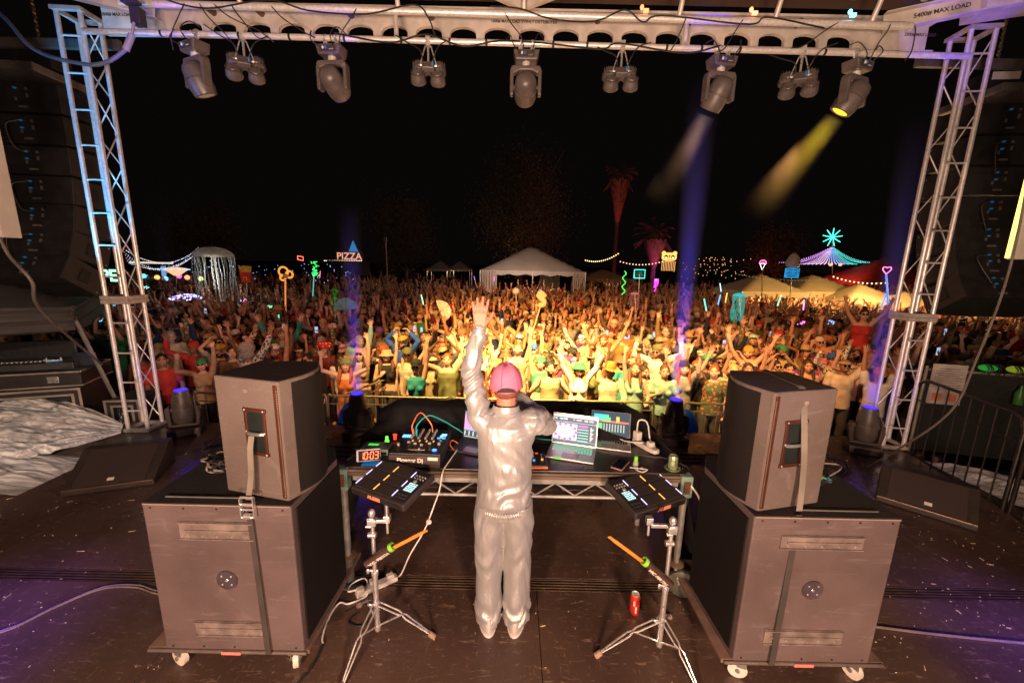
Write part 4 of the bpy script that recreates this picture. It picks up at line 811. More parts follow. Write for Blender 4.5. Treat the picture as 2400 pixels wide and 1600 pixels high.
cable('laptop_cable', [(.97, 2.86, .960), (1.05, 2.84, .96), (1.16, 2.8, .965), (1.24, 2.72, .965), (1.29, 2.66, .93), (1.27, 2.6, .75), (1.22, 2.62, .55)], .006, cable_m, 'black cable running off the table corner past the post')
cable('hanging_cable', [(1.20, 2.60, .93), (1.28, 2.545, .86), (1.33, 2.53, .76), (1.335, 2.53, .62), (1.36, 2.52, .52)], .007, white_cable, 'greenish white cable with a plug dangling from the table post')
tag(MB().cyl((1.36, 2.52, .53), (1.375, 2.51, .46), .012, n=10).cyl((1.375, 2.51, .465), (1.31, 2.50, .455), .007, n=8).build('plug', white_cable, smooth=True), 'right angle white plug dangling near the subwoofer', 'plug')
# ---------------------------------------------------------------- sample pads on stands
padm = mat('pad_rubber', (.030, .024, .022), .55, 0, .15, 30, .1, 300); padf = mat('pad_frame', (.05, .042, .038), .4, .3)
lil = emit('pad_lilac', (.62, .52, .95), 1.6); ora = emit('pad_orange', (1, .38, .08), 1.8); alr = mat('letter_orange', (.85, .28, .14), .5)
def sample_pad(C, xdir, ydir, mirror, label):
    """C centre of the top surface, xdir along the width, ydir up the slope"""
    M = frame(C, xdir, ydir); t = T('sample_pad', label, 'electronic drum pad', (0, 0, 0), 0, 'electronic drum pads on stands'); t.matrix_basis = M
    W_, D_ = .43, .31; m = -1 if mirror else 1
    MB().box((0, 0, -.026), (W_, D_, .05)).build('body', padf, t, local=True, bevel=.010)
    MB().box((0, -D_/2-.001, -.026), (W_-.03, .003, .034)).build('back_label_panel', mat('pad_dark', (.02, .016, .015), .3), t, local=True)
    text('lettering', 'ALESIS', .036, M @ frame((-.02*m, -D_/2-.0032, -.024), (1, 0, 0), (0, 0, 1)), alr, t, bold=.002)
    b = MB(); x0 = -W_/2+.012 if m > 0 else -W_/2+.118
    pw = (W_-.13)/2
    for i in range(2):
        for j in range(3): 
            MB().box((x0+pw*(i+.5), -D_/2+.02+.09*(j+.5), .0025), (pw-.006, .084, .005)).build('strike_pad', padm, t, local=True, bevel=.003)
    for i, mt_ in ((0, lil), (1, ora), (2, lil)):
        b = MB()
        for j in range(3): b.box((x0+pw*i, -D_/2+.02+.09*(j+.5), .0062), (.0055, .055, .003))
        b.build('light_strip', mt_, t, local=True)
    cx = m*(W_/2-.058)
    MB().box((cx, 0, .002), (.098, .27, .004)).build('control_panel', mat('pad_dark', (.02, .016, .015), .3), t, local=True)
    b = MB()
    for i in range(4):
        for j in range(2): b.lathe([(.006, 0), (.005, .008), (.001, .009)], 8, Matrix.Translation((cx-.033+.022*i, .09-.022*j, .004)))
    b.build('button_knob', knobt, t, smooth=True, local=True)
    b = MB().lathe([(.014, 0), (.012, .006), (.001, .007)], 16, Matrix.Translation((cx-.01*m, .042, .004))); b.build('dial', knobt, t, smooth=True, local=True)
    sc = MB().box((cx, -.015, .005), (.062, .075, .003)).build('screen', emit('pad_screen', (.10, .22, .24), 1.), t, local=True)
    b = MB(); rr = random.Random(9)
    for i in range(4):
        for j in range(5): b.box((cx-.024+.016*i, -.045+.015*j, .0072), (.012 if rr.random() < .7 else .006, .008, .001))
    b.build('screen_content', emit('pad_screen2', (.55, .85, .85), 1.4), sc, local=True)
    b = MB()
    for i in range(3): b.box((cx-.03+.026*i, -.085, .005), (.016, .014, .004)).box((cx-.03+.026*i, -.11, .005), (.016, .010, .004))
    b.build('button', knobm, t, local=True); return M
def PY(x, y, Yv):
    d = rt*((x*1.0204-1200)/949)-up*((y*1.0204-800)/949)+fw; s = Yv/d.y; return Vector((0, 0, H))+d*s
# corner positions of the two pads, solved from their real size and tilt
ML = sample_pad((-.745, 2.375, .985), Vector((.90, -.44, 0)), Vector((.43, .885, .18)), False, 'electronic drum pad with lit strips on the mixer side')
MR = sample_pad((.905, 2.44, .92), Vector((.90, .43, 0)), Vector((-.42, .89, .18)), True, 'electronic drum pad with lit strips on the can holder side')
cupm = mat('stick_cup', (.06, .030, .022), .5); grn = mat('lime_rubber', (.22, .62, .06), .5); stk = mat('stick_orange', (.85, .26, .03), .45)
def tripod(px_, py_, feet, topz, arm_end, cupA, cupB, tip, label, lab2, lab3):
    t = T('drum_stand', label, 'stand', (px_, py_, 0), 0, 'chrome double braced tripod stands')
    MB().cyl((px_, py_, .03), (px_, py_, .46), .0175, n=14).build('lower_tube', chrome, t, smooth=True)
    MB().cyl((px_, py_, .46), (px_, py_, topz), .0125, n=12).build('upper_tube', chrome, t, smooth=True)
    b = MB()
    for z in (.45, .235, .19, .06): b.cyl((px_, py_, z-.012), (px_, py_, z+.012), .022, n=14)
    b.cyl((px_-.035, py_, .47), (px_+.02, py_, .47), .008, n=8).ell((px_-.04, py_-.01, .47), (.012, .006, .018), 8, 5).cyl((px_-.03, py_-.01, .225), (px_+.01, py_, .225), .007, n=8).ell((px_-.04, py_-.01, .225), (.018, .006, .012), 8, 5)
    b.build('collar', chrome, t, smooth=True)
    rub = mat('rubber_foot_brown', (.30, .20, .14), .7)
    for f in feet:
        F_ = Vector(f+(.02,)); P0 = Vector((px_, py_, .235)); d = (F_-P0); side = d.cross(Vector((0, 0, 1))).normalized()*.013; mid = P0.lerp(F_, .48)+Vector((0, 0, .025))
        b = MB()
        for s in (-1, 1):
            b.tube([P0+side*s*1.2, P0.lerp(mid, .85)+side*s*1.2, mid+side*s*.4, mid.lerp(F_, .12)+side*s*1.2, F_+side*s*.35], .0055, 8)
        lg = b.build('leg', chrome, t, smooth=True)
        MB().cyl(F_-d.normalized()*.01, F_+d.normalized()*.03-Vector((0, 0, .008)), .017, .020, 12).build('rubber_foot', rub, lg, smooth=True)
        b = MB().tube([mid, Vector((px_, py_, .06))], .0055, 7); b.build('brace', chrome, t, smooth=True)
    # multi clamp and arm to the pad
    A = Vector(arm_end); Cc = Vector((px_, py_, topz-.05))
    b = MB().box(tuple(Cc), (.05, .045, .04)).box(tuple((Cc+Vector((A.x, A.y-.0, Cc.z)))/2), (abs(A.x-Cc.x), .022, .022)).box((A.x, A.y, Cc.z+.01), (.04, .04, .045)).ell(tuple(Cc+Vector((0, -.03, .035))), (.03, .008, .010), 8, 5).ell(tuple(Cc+Vector((0, -.005, .06))), (.022, .022, .028), 12, 8).cyl((Cc.x-.035, Cc.y-.02, Cc.z-.02), (Cc.x+.0, Cc.y-.02, Cc.z-.02), .008).cyl((px_-.03, py_, topz-.14), (px_+.02, py_, topz-.14), .018)
    b.build('clamp', chrome, t, smooth=False, bevel=.003)
    MB().cyl((A.x, A.y, Cc.z-.09), tuple(A), .0085, n=10).build('pad_rod', chrome, t, smooth=True)
    # stick holder
    h = T('stick_holder', lab2, 'stick holder', cupA, 0, 'drum stick holders on the stands'); cA = Vector(cupA); cB = Vector(cupB); ax = (cB-cA).normalized()
    MB().cyl(cA, cB, .022, .023, 18).build('sleeve', cupm, h, smooth=True)
    rg = MB(); Mr = ax.to_track_quat('Z', 'Y').to_matrix().to_4x4(); Mr.translation = cB-ax*.012
    rg.lathe([(.0235, 0), (.027, .002), (.027, .024), (.020, .026), (.019, .004), (.001, .003)], 20, Mr).build('lime_ring', grn, h, smooth=True)
    dirx = ax if ax.x > 0 else -ax
    upv = (Vector((0, -.5, 1))-dirx*Vector((0, -.5, 1)).dot(dirx)).normalized(); nn = dirx.cross(upv); 
    off = -nn*.024 if nn.y > 0 else nn*.024
    Mt = Matrix(((dirx.x, upv.x, nn.x if nn.y < 0 else -nn.x, 0), (dirx.y, upv.y, nn.y if nn.y < 0 else -nn.y, 0), (dirx.z, upv.z, nn.z if nn.y < 0 else -nn.z, 0), (0, 0, 0, 1)))
    Mt = frame(tuple((cA+cB)/2+ (nn if nn.y < 0 else -nn)*.0245), dirx, upv)
    text('lettering', 'VIC FIRTH', .034, Mt, gold, h, bold=.0015)
    for k, o_ in enumerate((-.007, .007)):
        tp = Vector(tip)+upv*o_; s0 = cB-ax*.1+upv*o_*.9; ds = (tp-s0).normalized()
        o = MB().tube([s0, tp-ds*.05, tp-ds*.02, tp-ds*.012, tp-ds*.006, tp], [.0075, .0075, .0045, .004, .0058, .003], 10).build('drum_stick', stk, smooth=True)
        tag(o, lab3+(', upper of the pair' if k else ', lower of the pair'), 'drum stick', 'orange drum sticks')
tripod(-.826, 2.20, [(-.485, 2.19), (-.915, 1.86), (-1.02, 2.40)], .86, (-.742, 2.22, .93), (-.865, 2.165, .545), (-.705, 2.165, .665), (-.488, 2.17, .782), 'chrome tripod stand under the drum pad on the mixer side', 'black stick holder with lime ring by the white cable', 'orange drum stick in the holder by the white cable')
tripod(.965, 2.13, [(.585, 2.085), (1.10, 1.86), (1.12, 2.36)], .90, (.855, 2.20, .88), (.985, 2.10, .50), (.815, 2.10, .655), (.598, 2.13, .795), 'chrome tripod stand under the drum pad beside the red can', 'black stick holder with lime ring above the red can', 'orange drum stick in the holder above the red can')
t = T('soda_can', 'red soda can standing on the stage floor by the tripod', 'can', (.888, 2.40, .002))
MB().lathe([(.026, 0), (.033, .008), (.033, .135), (.027, .150), (.001, .150)], 28, t.matrix_basis.copy()).build('body', mat('can_red', (.72, .05, .03), .3, .3), t, smooth=True)
MB().lathe([(.001, .1505), (.026, .151), (.027, .155), (.024, .156), (.022, .152), (.001, .152)], 24, t.matrix_basis.copy()).build('lid', alu, t, smooth=True)
b = MB()
for k in range(6): a = -1.75+.06*k; b.box((.888+.0334*math.cos(a), 2.40+.0334*math.sin(a), .055), (.0022, .0016, .05), rz=a)
b.build('white_print', mat('can_white', (.8, .75, .7), .4), t)
MB().box((.874, 2.3695, .105), (.014, .003, .035), rz=R(-20)).build('white_stripe', mat('can_white', (.8, .75, .7), .4), t)
t = T('power_strip', 'white power strip with plugs on the stage floor', 'power strip', (-.955, 2.57, .0), R(36))
MB().box((0, 0, .022), (.30, .055, .038)).build('body', mat('white_plastic', (.62, .57, .5), .4), t, local=True, bevel=.006)
MB().box((.10, 0, .055), (.05, .04, .03)).box((-.12, -.01, .05), (.05, .045, .04)).box((-.02, .02, .055), (.05, .04, .035)).build('adapter', mat('white_plastic', (.62, .57, .5), .4), t, local=True, bevel=.005)
cable('floor_cable', [(-1.07, 2.50, .05), (-1.12, 2.46, .07), (-1.13, 2.55, .05), (-1.05, 2.60, .05), (-1.0, 2.5, .01), (-1.1, 2.42, .008), (-1.17, 2.42, .01), (-1.19, 2.3, .008), (-1.17, 2.17, .008), (-1.14, 2.11, .012)], .006, white_cable, 'white cable snaking from the power strip to a connector by the dolly')
cable('floor_cable', [(-1.14, 2.11, .012), (-1.135, 2.0, .008), (-1.16, 1.9, .008), (-1.25, 1.75, .008)], .006, cable_m, 'black cable continuing from the white one past the dolly')
cable('floor_cable', [(-1.0, 2.36, .006), (-1.05, 2.28, .006), (-.95, 2.25, .006), (-.9, 2.34, .006), (-1.0, 2.42, .006), (-1.1, 2.35, .006)], .004, cable_m, 'thin black cable coiled under the table post')
for i, (dy, lab) in enumerate(((0, 'upper'), (.02, 'lower'))):
    cable('floor_cable', [(-3.6, 2.0+dy, .008), (-3.2, 2.142+dy, .008), (-3.074, 2.325+dy, .008), (-2.921, 2.495+dy, .008), (-2.695, 2.521+dy, .008), (-2.494, 2.47+dy, .008), (-2.1, 2.4+dy, .008)], .006, mat('floor_grey_cable', (.20, .16, .14), .5), lab+' of two grey cables curving over the floor toward the subwoofer dolly', grp='grey floor cables')
cable('floor_cable', [(2.0, 2.4, .008), (2.487, 2.327, .008), (2.864, 2.277, .008), (3.388, 2.226, .008), (3.9, 2.2, .008)], .009, mat('floor_grey_cable', (.20, .16, .14), .5), 'grey cable running over the violet lit floor away from the subwoofer')
# ---------------------------------------------------------------- floor standing moving heads
def floor_head(x, y, rz, on, label):
    t = T('floor_moving_head', label, 'stage light', (x, y, 0), rz, 'moving heads standing on the stage front')
    fm = mat('floor_fixture', (.085, .062, .058), .4, .1, .2, 8); 
    MB().box((0, 0, .07), (.36, .30, .10)).build('base', fm, t, local=True, bevel=.02)
    b = MB()
    for s in (-1, 1): b.box((s*.15, .0, .015), (.04, .26, .03))
    b.build('base_rail', blackp, t, local=True)
    b = MB()
    for s in (-1, 1): b.prism([(s*.165, .13), (s*.125, .13), (s*.135, .42), (s*.175, .40), (s*.19, .3)][::-s], -.06, .06, to_xz(0))
    b.box((0, 0, .145), (.30, .12, .04)); b.build('yoke', fm, t, local=True, bevel=.012)
    h = MB().lathe([(.001, .17), (.09, .175), (.118, .21), (.128, .28), (.122, .38), (.110, .50), (.090, .60), (.086, .62), (.072, .62), (.001, .61)], 36).build('head', mh_body if rz else fm, t, smooth=True, local=True)
    b = MB()
    for k in range(22):
        a = math.pi*(1.12+.76*k/21); b.cyl((.1235*math.cos(a), .1235*math.sin(a), .385), (.093*math.cos(a), .093*math.sin(a), .585), .0022, n=5)
    b.build('rib', fm, h, local=True)
    b = MB()
    for k in range(14): a0 = math.pi*(1.15+.7*k/14); a1 = math.pi*(1.15+.7*(k+1)/14); b.cyl((.1225*math.cos(a0), .1225*math.sin(a0), .385-.01*abs(k-7)/7), (.1225*math.cos(a1), .1225*math.sin(a1), .385-.01*abs(k-6)/7), .003, n=5)
    b.build('seam', mat('seam_pale', (.28, .25, .24), .4), h, local=True)
    MB().lathe([(.001, .612), (.071, .6215), (.073, .627), (.001, .63)], 30).build('lens', emit('lens_blue', (.025, .012, 1), 3.2), h, smooth=True, local=True)
    b = MB().cyl((-.19, 0, .36), (.19, 0, .36), .03, n=14); b.build('tilt_bearing', mh_body, t, smooth=True, local=True)
floor_head(-4.36, 5.1, R(28), 1, 'floor moving head beside the blue lit tower, in front of spotted shirt'); floor_head(-2.04, 5.12, 0, 1, 'floor moving head beyond the mixer end of the table')
floor_head(2.2, 5.15, 0, 1, 'floor moving head beyond the can holder end of the table'); floor_head(4.66, 5.0, R(-24), 1, 'floor moving head beside the warm lit tower')
for x, y in ((-4.36, 5.1), (-2.04, 5.12), (2.2, 5.15), (4.66, 5.0)): point('blue_head_glow', (x, y-.0, .72), (.05, .04, 1), 1.6, .05)
# crowd barrier
bm = mat('barrier_steel', (.36, .31, .20), .4, .6, .2, 8)
def barrier(x0, x1, y0, y1, label):
    a = Vector((x0, y0, 0)); c = Vector((x1, y1, 0)); d = c-a; L = d.length; u = d.normalized(); zt = .16
    t = T('barricade', label, 'barrier', tuple((a+c)/2+Vector((0, 0, GZ))), 0, 'steel crowd barriers in front of the stage'); P = lambda s, z: a+u*s+Vector((0, 0, z))
    MB().tube(spline([P(0, GZ+.14), P(0, zt-.08), P(.07, zt), P(.2, zt)], 4)+[P(L-.2, zt)]+spline([P(L-.07, zt), P(L, zt-.08), P(L, GZ+.14)], 4)+[P(0, GZ+.14)], .019, 10).build('frame', bm, t, smooth=True)
    b = MB(); n = max(3, int(L/.17))
    b.cyl(P(.02, zt-.14), P(L-.02, zt-.14), .010, n=8)
    for k in range(1, n): b.cyl(P(L*k/n, GZ+.14), P(L*k/n, zt-.14 if k % 3 else zt), .008, n=6)
    b.build('bars', bm, t, smooth=True)
    b = MB()
    for s in (.25, L-.25): b.cyl(P(s, GZ+.14)+Vector((0, -.28, -.13)), P(s, GZ+.16)+Vector((0, .28, -.15)), .014, n=8)
    b.build('feet', bm, t)
gs = [(-5.2, -3.02), (-3.0, -1.0), (-.98, 1.02), (1.04, 2.35), (2.85, 4.85)]
for (xa, xb), lab in zip(gs, ('steel barrier behind the floor moving head by the blue lit tower', 'steel barrier section beyond the mixer', 'steel barrier section behind the man in the pink cap', 'steel barrier section in front of the woman with the green hat', 'steel barrier section before the man in the pale tight top')):
    barrier(xa, xb, 6.32, 6.32, lab)
barrier(-2.75, -2.05, 6.4, 8.0, 'short barrier running back into the crowd beyond the mixer')
# black fence at the stage side
fm2 = mat('fence_black', (.035, .028, .022), .45, .5)
def fence(a, c, z0, zt, label, n, mm=fm2):
    a = Vector(a); c = Vector(c); d = c-a; L = d.length; u = d.normalized(); P = lambda s, z: a+u*s+Vector((0, 0, z))
    t = T('side_fence', label, 'fence', tuple((a+c)/2+Vector((0, 0, z0))), 0, 'black fences beside the stage')
    MB().tube([P(0, z0), P(0, zt-.15)]+spline([P(.03, zt-.05), P(.12, zt)], 4)+[P(L-.15, zt)]+spline([P(L-.04, zt-.05), P(L, zt-.15)], 4)+[P(L, z0)], .02, 10).build('frame', mm, t, smooth=True)
    b = MB()
    for k in range(1, n): b.cyl(P(L*k/n, z0+.05), P(L*k/n, zt), .008, n=6)
    b.build('bars', mm, t, smooth=True); b = MB().cyl(P(0, z0+.05), P(L, z0+.05), .014, n=8).cyl(P(0, zt-.28), P(L, zt-.28), .009, n=8); b.build('rail', mm, t, smooth=True); return t
fence((5.32, 5.1, 0), (5.05, 3.75, 0), -.05, 1.0, 'black bar fence along the stage side next to the warm lit tower', 9)
fence((5.03, 3.68, 0), (4.75, 2.7, 0), -.05, 1.0, 'black bar fence section nearer the wedge monitor', 7)
mesh = MB().sheet(lambda u, v: (6.35+2.0*u, 6.0-.55*u, -.4+1.28*v), 4, 4)
t = T('mesh_fence', 'dark mesh covered fence with a pale top rail beyond the stage side', 'fence', (7.3, 5.7, GZ))
mesh.build('mesh_cover', mat('mesh_cloth', (.02, .022, .018), .9, 0, .5, 60, .4, 200), t, solid=.01)
MB().cyl((6.33, 6.0, .90), (8.45, 5.42, .90), .018, n=10).cyl((6.33, 6.0, GZ), (6.33, 6.0, .95), .022, n=10).cyl((8.0, 5.55, GZ), (8.0, 5.55, .9), .018, n=10).build('rail', mat('rail_pale', (.35, .32, .25), .5, .4), t, smooth=True)
t = T('notice', 'white printed notice sheet hung on the dark mesh fence', 'notice', (6.55, 5.9, .7), R(-15))
MB().box((0, -.03, .0), (.42, .006, .62)).build('sheet', mat('paper', (.55, .48, .42), .7), t, local=True)
b = MB()
for k in range(10): b.box((0, -.0345, .24-.035*k), (.34 if k % 3 else .26, .002, .010))
b.build('printed_lines', mat('print_grey', (.2, .17, .15), .7), t, local=True)
MB().box((-.09, -.0345, -.2), (.12, .002, .12)).box((.09, -.0345, -.2), (.12, .002, .12)).build('orange_picture', mat('print_orange', (.65, .22, .1), .7), t, local=True)
for nm, x, y, z, c, lab in (('green_lantern', 6.95, 5.75, 1.0, (.05, .9, .12), 'glowing green lantern on the dark mesh fence'), ('yellow_lantern', 7.28, 5.68, 1.0, (.65, .9, .05), 'glowing yellow lantern with black legs on the fence rail')):
    t = T(nm, lab, 'lantern', (x, y, z)); MB().ell((x, y, z), (.12, .08, .05), 16, 9).build('shade', emit(nm, c, .15), t, smooth=True)
    b = MB()
    for k in range(6): b.tube(spline([(x+.1*math.cos(k), y-.05, z+.07), (x+.12*math.cos(k), y-.12, z), (x+.16*math.cos(k), y-.08, z-.09)], 3), .008, 5)
    b.build('legs', blackp, t)
t = T('green_bottle', 'green plastic bottle hung on the dark mesh fence', 'bottle', (7.35, 5.62, .5)); MB().lathe([(.05, 0), (.055, .02), (.055, .17), (.02, .24), (.02, .28), (.001, .28)], 14, t.matrix_basis.copy()).build('body', mat('bottle_green', (.06, .22, .04), .3), t, smooth=True)
# clear plastic sheets
def plastic():
    m, t_, p_ = nodes('clear_plastic_sheet'); p_.inputs['Base Color'].default_value = (.9, .88, .85, 1); p_.inputs['Roughness'].default_value = .25; p_.inputs['Alpha'].default_value = .55
    n = t_.nodes.new('ShaderNodeTexNoise'); n.inputs['Scale'].default_value = 3; n.inputs['Detail'].default_value = 8; n.inputs['Distortion'].default_value = 2.5; tc_ = t_.nodes.new('ShaderNodeTexCoord'); mp_ = t_.nodes.new('ShaderNodeMapping'); mp_.inputs['Rotation'].default_value = (0, 0, .35); mp_.inputs['Scale'].default_value = (.6, 4, 3); t_.links.new(tc_.outputs['Object'], mp_.inputs[0]); t_.links.new(mp_.outputs[0], n.inputs[0])
    r_ = t_.nodes.new('ShaderNodeMapRange'); r_.inputs[1].default_value = .35; r_.inputs[2].default_value = .68; r_.inputs[3].default_value = .30; r_.inputs[4].default_value = .95; t_.links.new(n.outputs[0], r_.inputs[0]); t_.links.new(r_.outputs[0], p_.inputs['Alpha'])
    b_ = t_.nodes.new('ShaderNodeBump'); b_.inputs['Strength'].default_value = .45; b_.inputs['Distance'].default_value = .01; t_.links.new(n.outputs[0], b_.inputs['Height']); t_.links.new(b_.outputs[0], p_.inputs['Normal']); return m
pm_ = plastic()
def rdg(t, q=0.): return 1-abs(2*((t+q) % 1)-1)
def fold(u, v, a=1.):
    w = v+.12*noise.noise(Vector((u*2.2, v*2, 3)))+.05*noise.noise(Vector((u*6, v*5, 8))); k = noise.noise(Vector((u*3, v*4, 1)))
    return a*(.075*rdg(w*4)**2+.045*rdg(w*9+k)**2*(.6+k)+.010*rdg(w*21+2*k)**2+.03*noise.noise(Vector((u*9, v*12, 5))))
def sh1(u, v):
    Lf = Vector((-7.5+1.65*v, 5.45-1.75*v, .40-.38*v)); Rr = Vector((-5.25+.10*v, 5.16-.16*v, .10-.06*v)); w = u**.8
    p = Lf.lerp(Rr, w); p.z = Lf.z*(1-w)**1.3+Rr.z*w+.10*math.sin(math.pi*u)*(1-v); k = .25+math.sin(math.pi*min(1, u*1.05+.12))*.9
    p.y += -.22*math.sin(math.pi*u)*(v-.5); f_ = fold(u, v, 1.25)*k*(1-.5*u); p.z = max(.012, p.z+f_); p.y -= f_*.5; return p
tag(MB().sheet(sh1, 120, 130).build('plastic_sheet', pm_, smooth=True, angle=False), 'large crumpled clear plastic sheet spilling off the desk onto the stage', 'plastic sheet', 'clear plastic sheets')
def sh2(u, v): x = -6.6+1.75*u; y = 3.85+.75*v-.25*u; return (x, y, .012+max(0, math.sin(math.pi*u)*math.sin(math.pi*v)*(.05+fold(u, v, .9))))
tag(MB().sheet(sh2, 60, 60).build('plastic_sheet', pm_, smooth=True, angle=False), 'flat crumpled plastic sheet lying on the stage under the larger one', 'plastic sheet', 'clear plastic sheets')
def sh3(u, v): x = 5.55+1.7*u; y = 5.5-1.0*v-.5*u; return (x, y, -.25-.3*u+max(0, .16*math.sin(math.pi*u)*math.sin(math.pi*v)+fold(u, v, .8)*math.sin(math.pi*v)))
tag(MB().sheet(sh3, 60, 60).build('plastic_sheet', pm_, smooth=True, angle=False), 'clear plastic sheet heaped behind the black side fence', 'plastic sheet', 'clear plastic sheets')
# side desk: flight cases, console, rack
alum_e = mat('case_edge', (.55, .46, .38), .4, .6); ply = mat('case_black', (.03, .026, .024), .5, 0, .2, 12)
def case(nm, M, sx_, sy_, sz_, label, open_front=False, wires=False):
    t = T(nm, label, 'flight case', (0, 0, 0), 0, 'flight cases on the side desk'); t.matrix_basis = M; e = .022
    if open_front:
        b = MB().box((0, .06, sz_/2), (sx_, sy_-.12, sz_)).box((-sx_/2+.04, -sy_/2+.06, sz_/2), (.08, .12, sz_)).box((sx_/2-.04, -sy_/2+.06, sz_/2), (.08, .12, sz_)).box((0, -sy_/2+.06, sz_-.04), (sx_-.16, .12, .08)).box((0, -sy_/2+.06, .04), (sx_-.16, .12, .08)); b.build('shell', ply, t, local=True)
        b = MB(); 
        for (w_, h_, off) in ((sx_-.16, sz_-.16, .0), (sx_, sz_, 0)):
            for s in (-1, 1): b.box((s*w_/2, -sy_/2-.004-off, sz_/2), (.03, .012, h_+.03)).box((0, -sy_/2-.004-off, sz_/2+s*h_/2), (w_-.03, .012, .03))
        b.build('edge_trim', alum_e, t, local=True, bevel=.003)
        if wires:
            rr = random.Random(11)
            for nm2, mm_, k_ in (('dark_wiring', cable_m, 16), ('white_wiring', white_cable, 9), ('orange_wiring', orange, 3), ('blue_wiring', mat('blue_cable', (.03, .2, .5), .4), 3)):
                b = MB()
                for k in range(k_):
                    x0_, x1_ = rr.uniform(-.4, .4)*sx_, rr.uniform(-.4, .4)*sx_; z0_, z1_ = rr.uniform(.2, .85)*sz_, rr.uniform(.15, .6)*sz_
                    b.tube(spline([(x0_, -sy_/2+.11, z0_), ((x0_+x1_)/2, -sy_/2+.05, (z0_+z1_)/2-.1*rr.random()), (x1_, -sy_/2+.11, z1_)], 5), .008, 6)
                b.build(nm2, mm_, t, smooth=True, local=True)
            b = MB()
            for k in range(5): b.box((0, -sy_/2+.115, sz_*(.2+.15*k)), (sx_-.2, .012, .05))
            b.build('rack_panel', mat('rack_panel', (.04, .04, .045), .4, .4), t, local=True)
    else:
        MB().box((0, 0, sz_/2), (sx_, sy_, sz_)).build('shell', ply, t, local=True, bevel=.004)
        b = MB()
        for s in (-1, 1):
            for q in (-1, 1): b.box((s*(sx_/2), 0, sz_/2+q*sz_/2), (e, sy_, e)).box((0, s*sy_/2, sz_/2+q*sz_/2), (sx_-e, e, e))
        b.build('edge_trim', alum_e, t, local=True, bevel=.003)
        b = MB().box((sx_*.3, -sy_/2-.008, sz_*.5), (.12, .012, .09)).box((-sx_*.25, -sy_/2-.008, sz_*.5), (.12, .012, .09)); b.build('latch', chrome, t, local=True, bevel=.003)
    return t
case('flight_case', Matrix.Translation((-6.72, 5.55, -.12)) @ Matrix.Rotation(R(20), 4, 'Z'), 1.15, .7, .62, 'open rack case with tangled cables and silver edges on the side desk', True, True)
case('flight_case', Matrix.Translation((-6.95, 5.62, .52)) @ Matrix.Rotation(R(20), 4, 'Z'), 1.5, .75, .20, 'long low black flight case on top of the cable rack')
t = T('lighting_console', 'lighting console on the flight case under the black tent', 'console', (-6.95, 5.62, .72), R(20))
MB().box((0, .05, .05), (1.2, .5, .09)).build('body', mat('console_body', (.06, .06, .06), .4, .2), t, local=True, bevel=.01)
MB().box((-.1, .32, .2), (1.0, .04, .28)).build('screen_hood', blackp, t, local=True, bevel=.01)
b = MB()
for k in range(14): b.box((-.5+.05*k, -.02, .1), (.02, .03, .012))
b.build('fader', white_cable, t, local=True)
MB().box((.30, -.02, .1), (.14, .10, .006)).build('touch_screen', emit('console_blue', (.05, .2, .35), .8), t, local=True)
b = MB()
for s in (-1, 1): b.box((.30+s*.08, -.02, .12), (.012, .012, .05))
b.box((.30, -.075, .12), (.17, .012, .012)); b.build('handle', white_cable, t, local=True)
t = T('desk_lamp_laptop', 'glowing laptop screen on the side desk edge', 'laptop', (-6.3, 5.7, .72), R(10))
MB().box((0, 0, .01), (.3, .2, .018)).build('base', dkl, t, local=True, bevel=.003); MB().box((0, .11, .11), (.3, .01, .2)).build('lid', dkl, t, local=True, bevel=.003)
case('distro_box', Matrix.Translation((-5.62, 5.75, -.45)) @ Matrix.Rotation(R(8), 4, 'Z'), .42, .5, .75, 'black power distribution box between desk and tower', True, True)
tag(MB().box((-6.9, 5.8, -.62), (2.2, 1.2, .9), rz=R(18)).box((-6.9, 5.8, -.14), (2.3, 1.3, .05), rz=R(18)).build('side_platform', mat('platform_black', (.02, .018, .017), .7), bevel=.01), 'black platform carrying the cases beside the stage', 'platform')
# black tent over the side desk
tm = mat('tent_black', (.055, .048, .045), .7, 0, .2, 2, .3, 12)
t = T('canopy_tent', 'black pop up canopy over the side desk', 'tent', (-6.03, 5.5, GZ), R(38)); tz = -GZ+1.66; wv = 3.0
MB().sheet(lambda u, v: (-wv+wv*u, wv*v, tz+.75*(1-max(abs(2*u-1), abs(2*v-1)))+.02*math.sin(u*12)*math.sin(v*9)), 20, 20).build('roof', tm, t, smooth=True, local=True)
val = MB()
for q in (0, 1): val.sheet(lambda u, v: ((-wv*u, -.03*math.sin(v*15+u*4)-.0, 0) if q else (.03*math.sin(v*14+u*3), wv*u, 0))[:2]+(tz-.34*v-.03*math.sin(u*5)*v,), 24, 10)
val.build('valance', tm, t, smooth=True, local=True, solid=.006)
lg_ = mat('leg_grey', (.28, .26, .24), .5, .4)
MB().cyl((-6.05, 5.53, 1.45), (-5.72, 5.7, -.2), .026, n=4).build('leg', lg_, t)
for x, y in ((-wv+.05, .05), (-.05, wv-.05), (-wv+.05, wv-.05)): MB().cyl((x, y, 0), (x, y, tz), .026, n=4).build('leg', lg_, t, local=True)
# wide low neon sign at the far edge: ends in APE
tag(text('vape_sign', 'VAPE', .30, frame((-7.72, 7.6, 1.95), (1, 0, 0), (0, 0, 1)), emit('sign_cyan', (.3, .9, .55), 2.), None, bold=.008), 'lit rainbow shop lettering ending in APE above the black tent', 'sign')
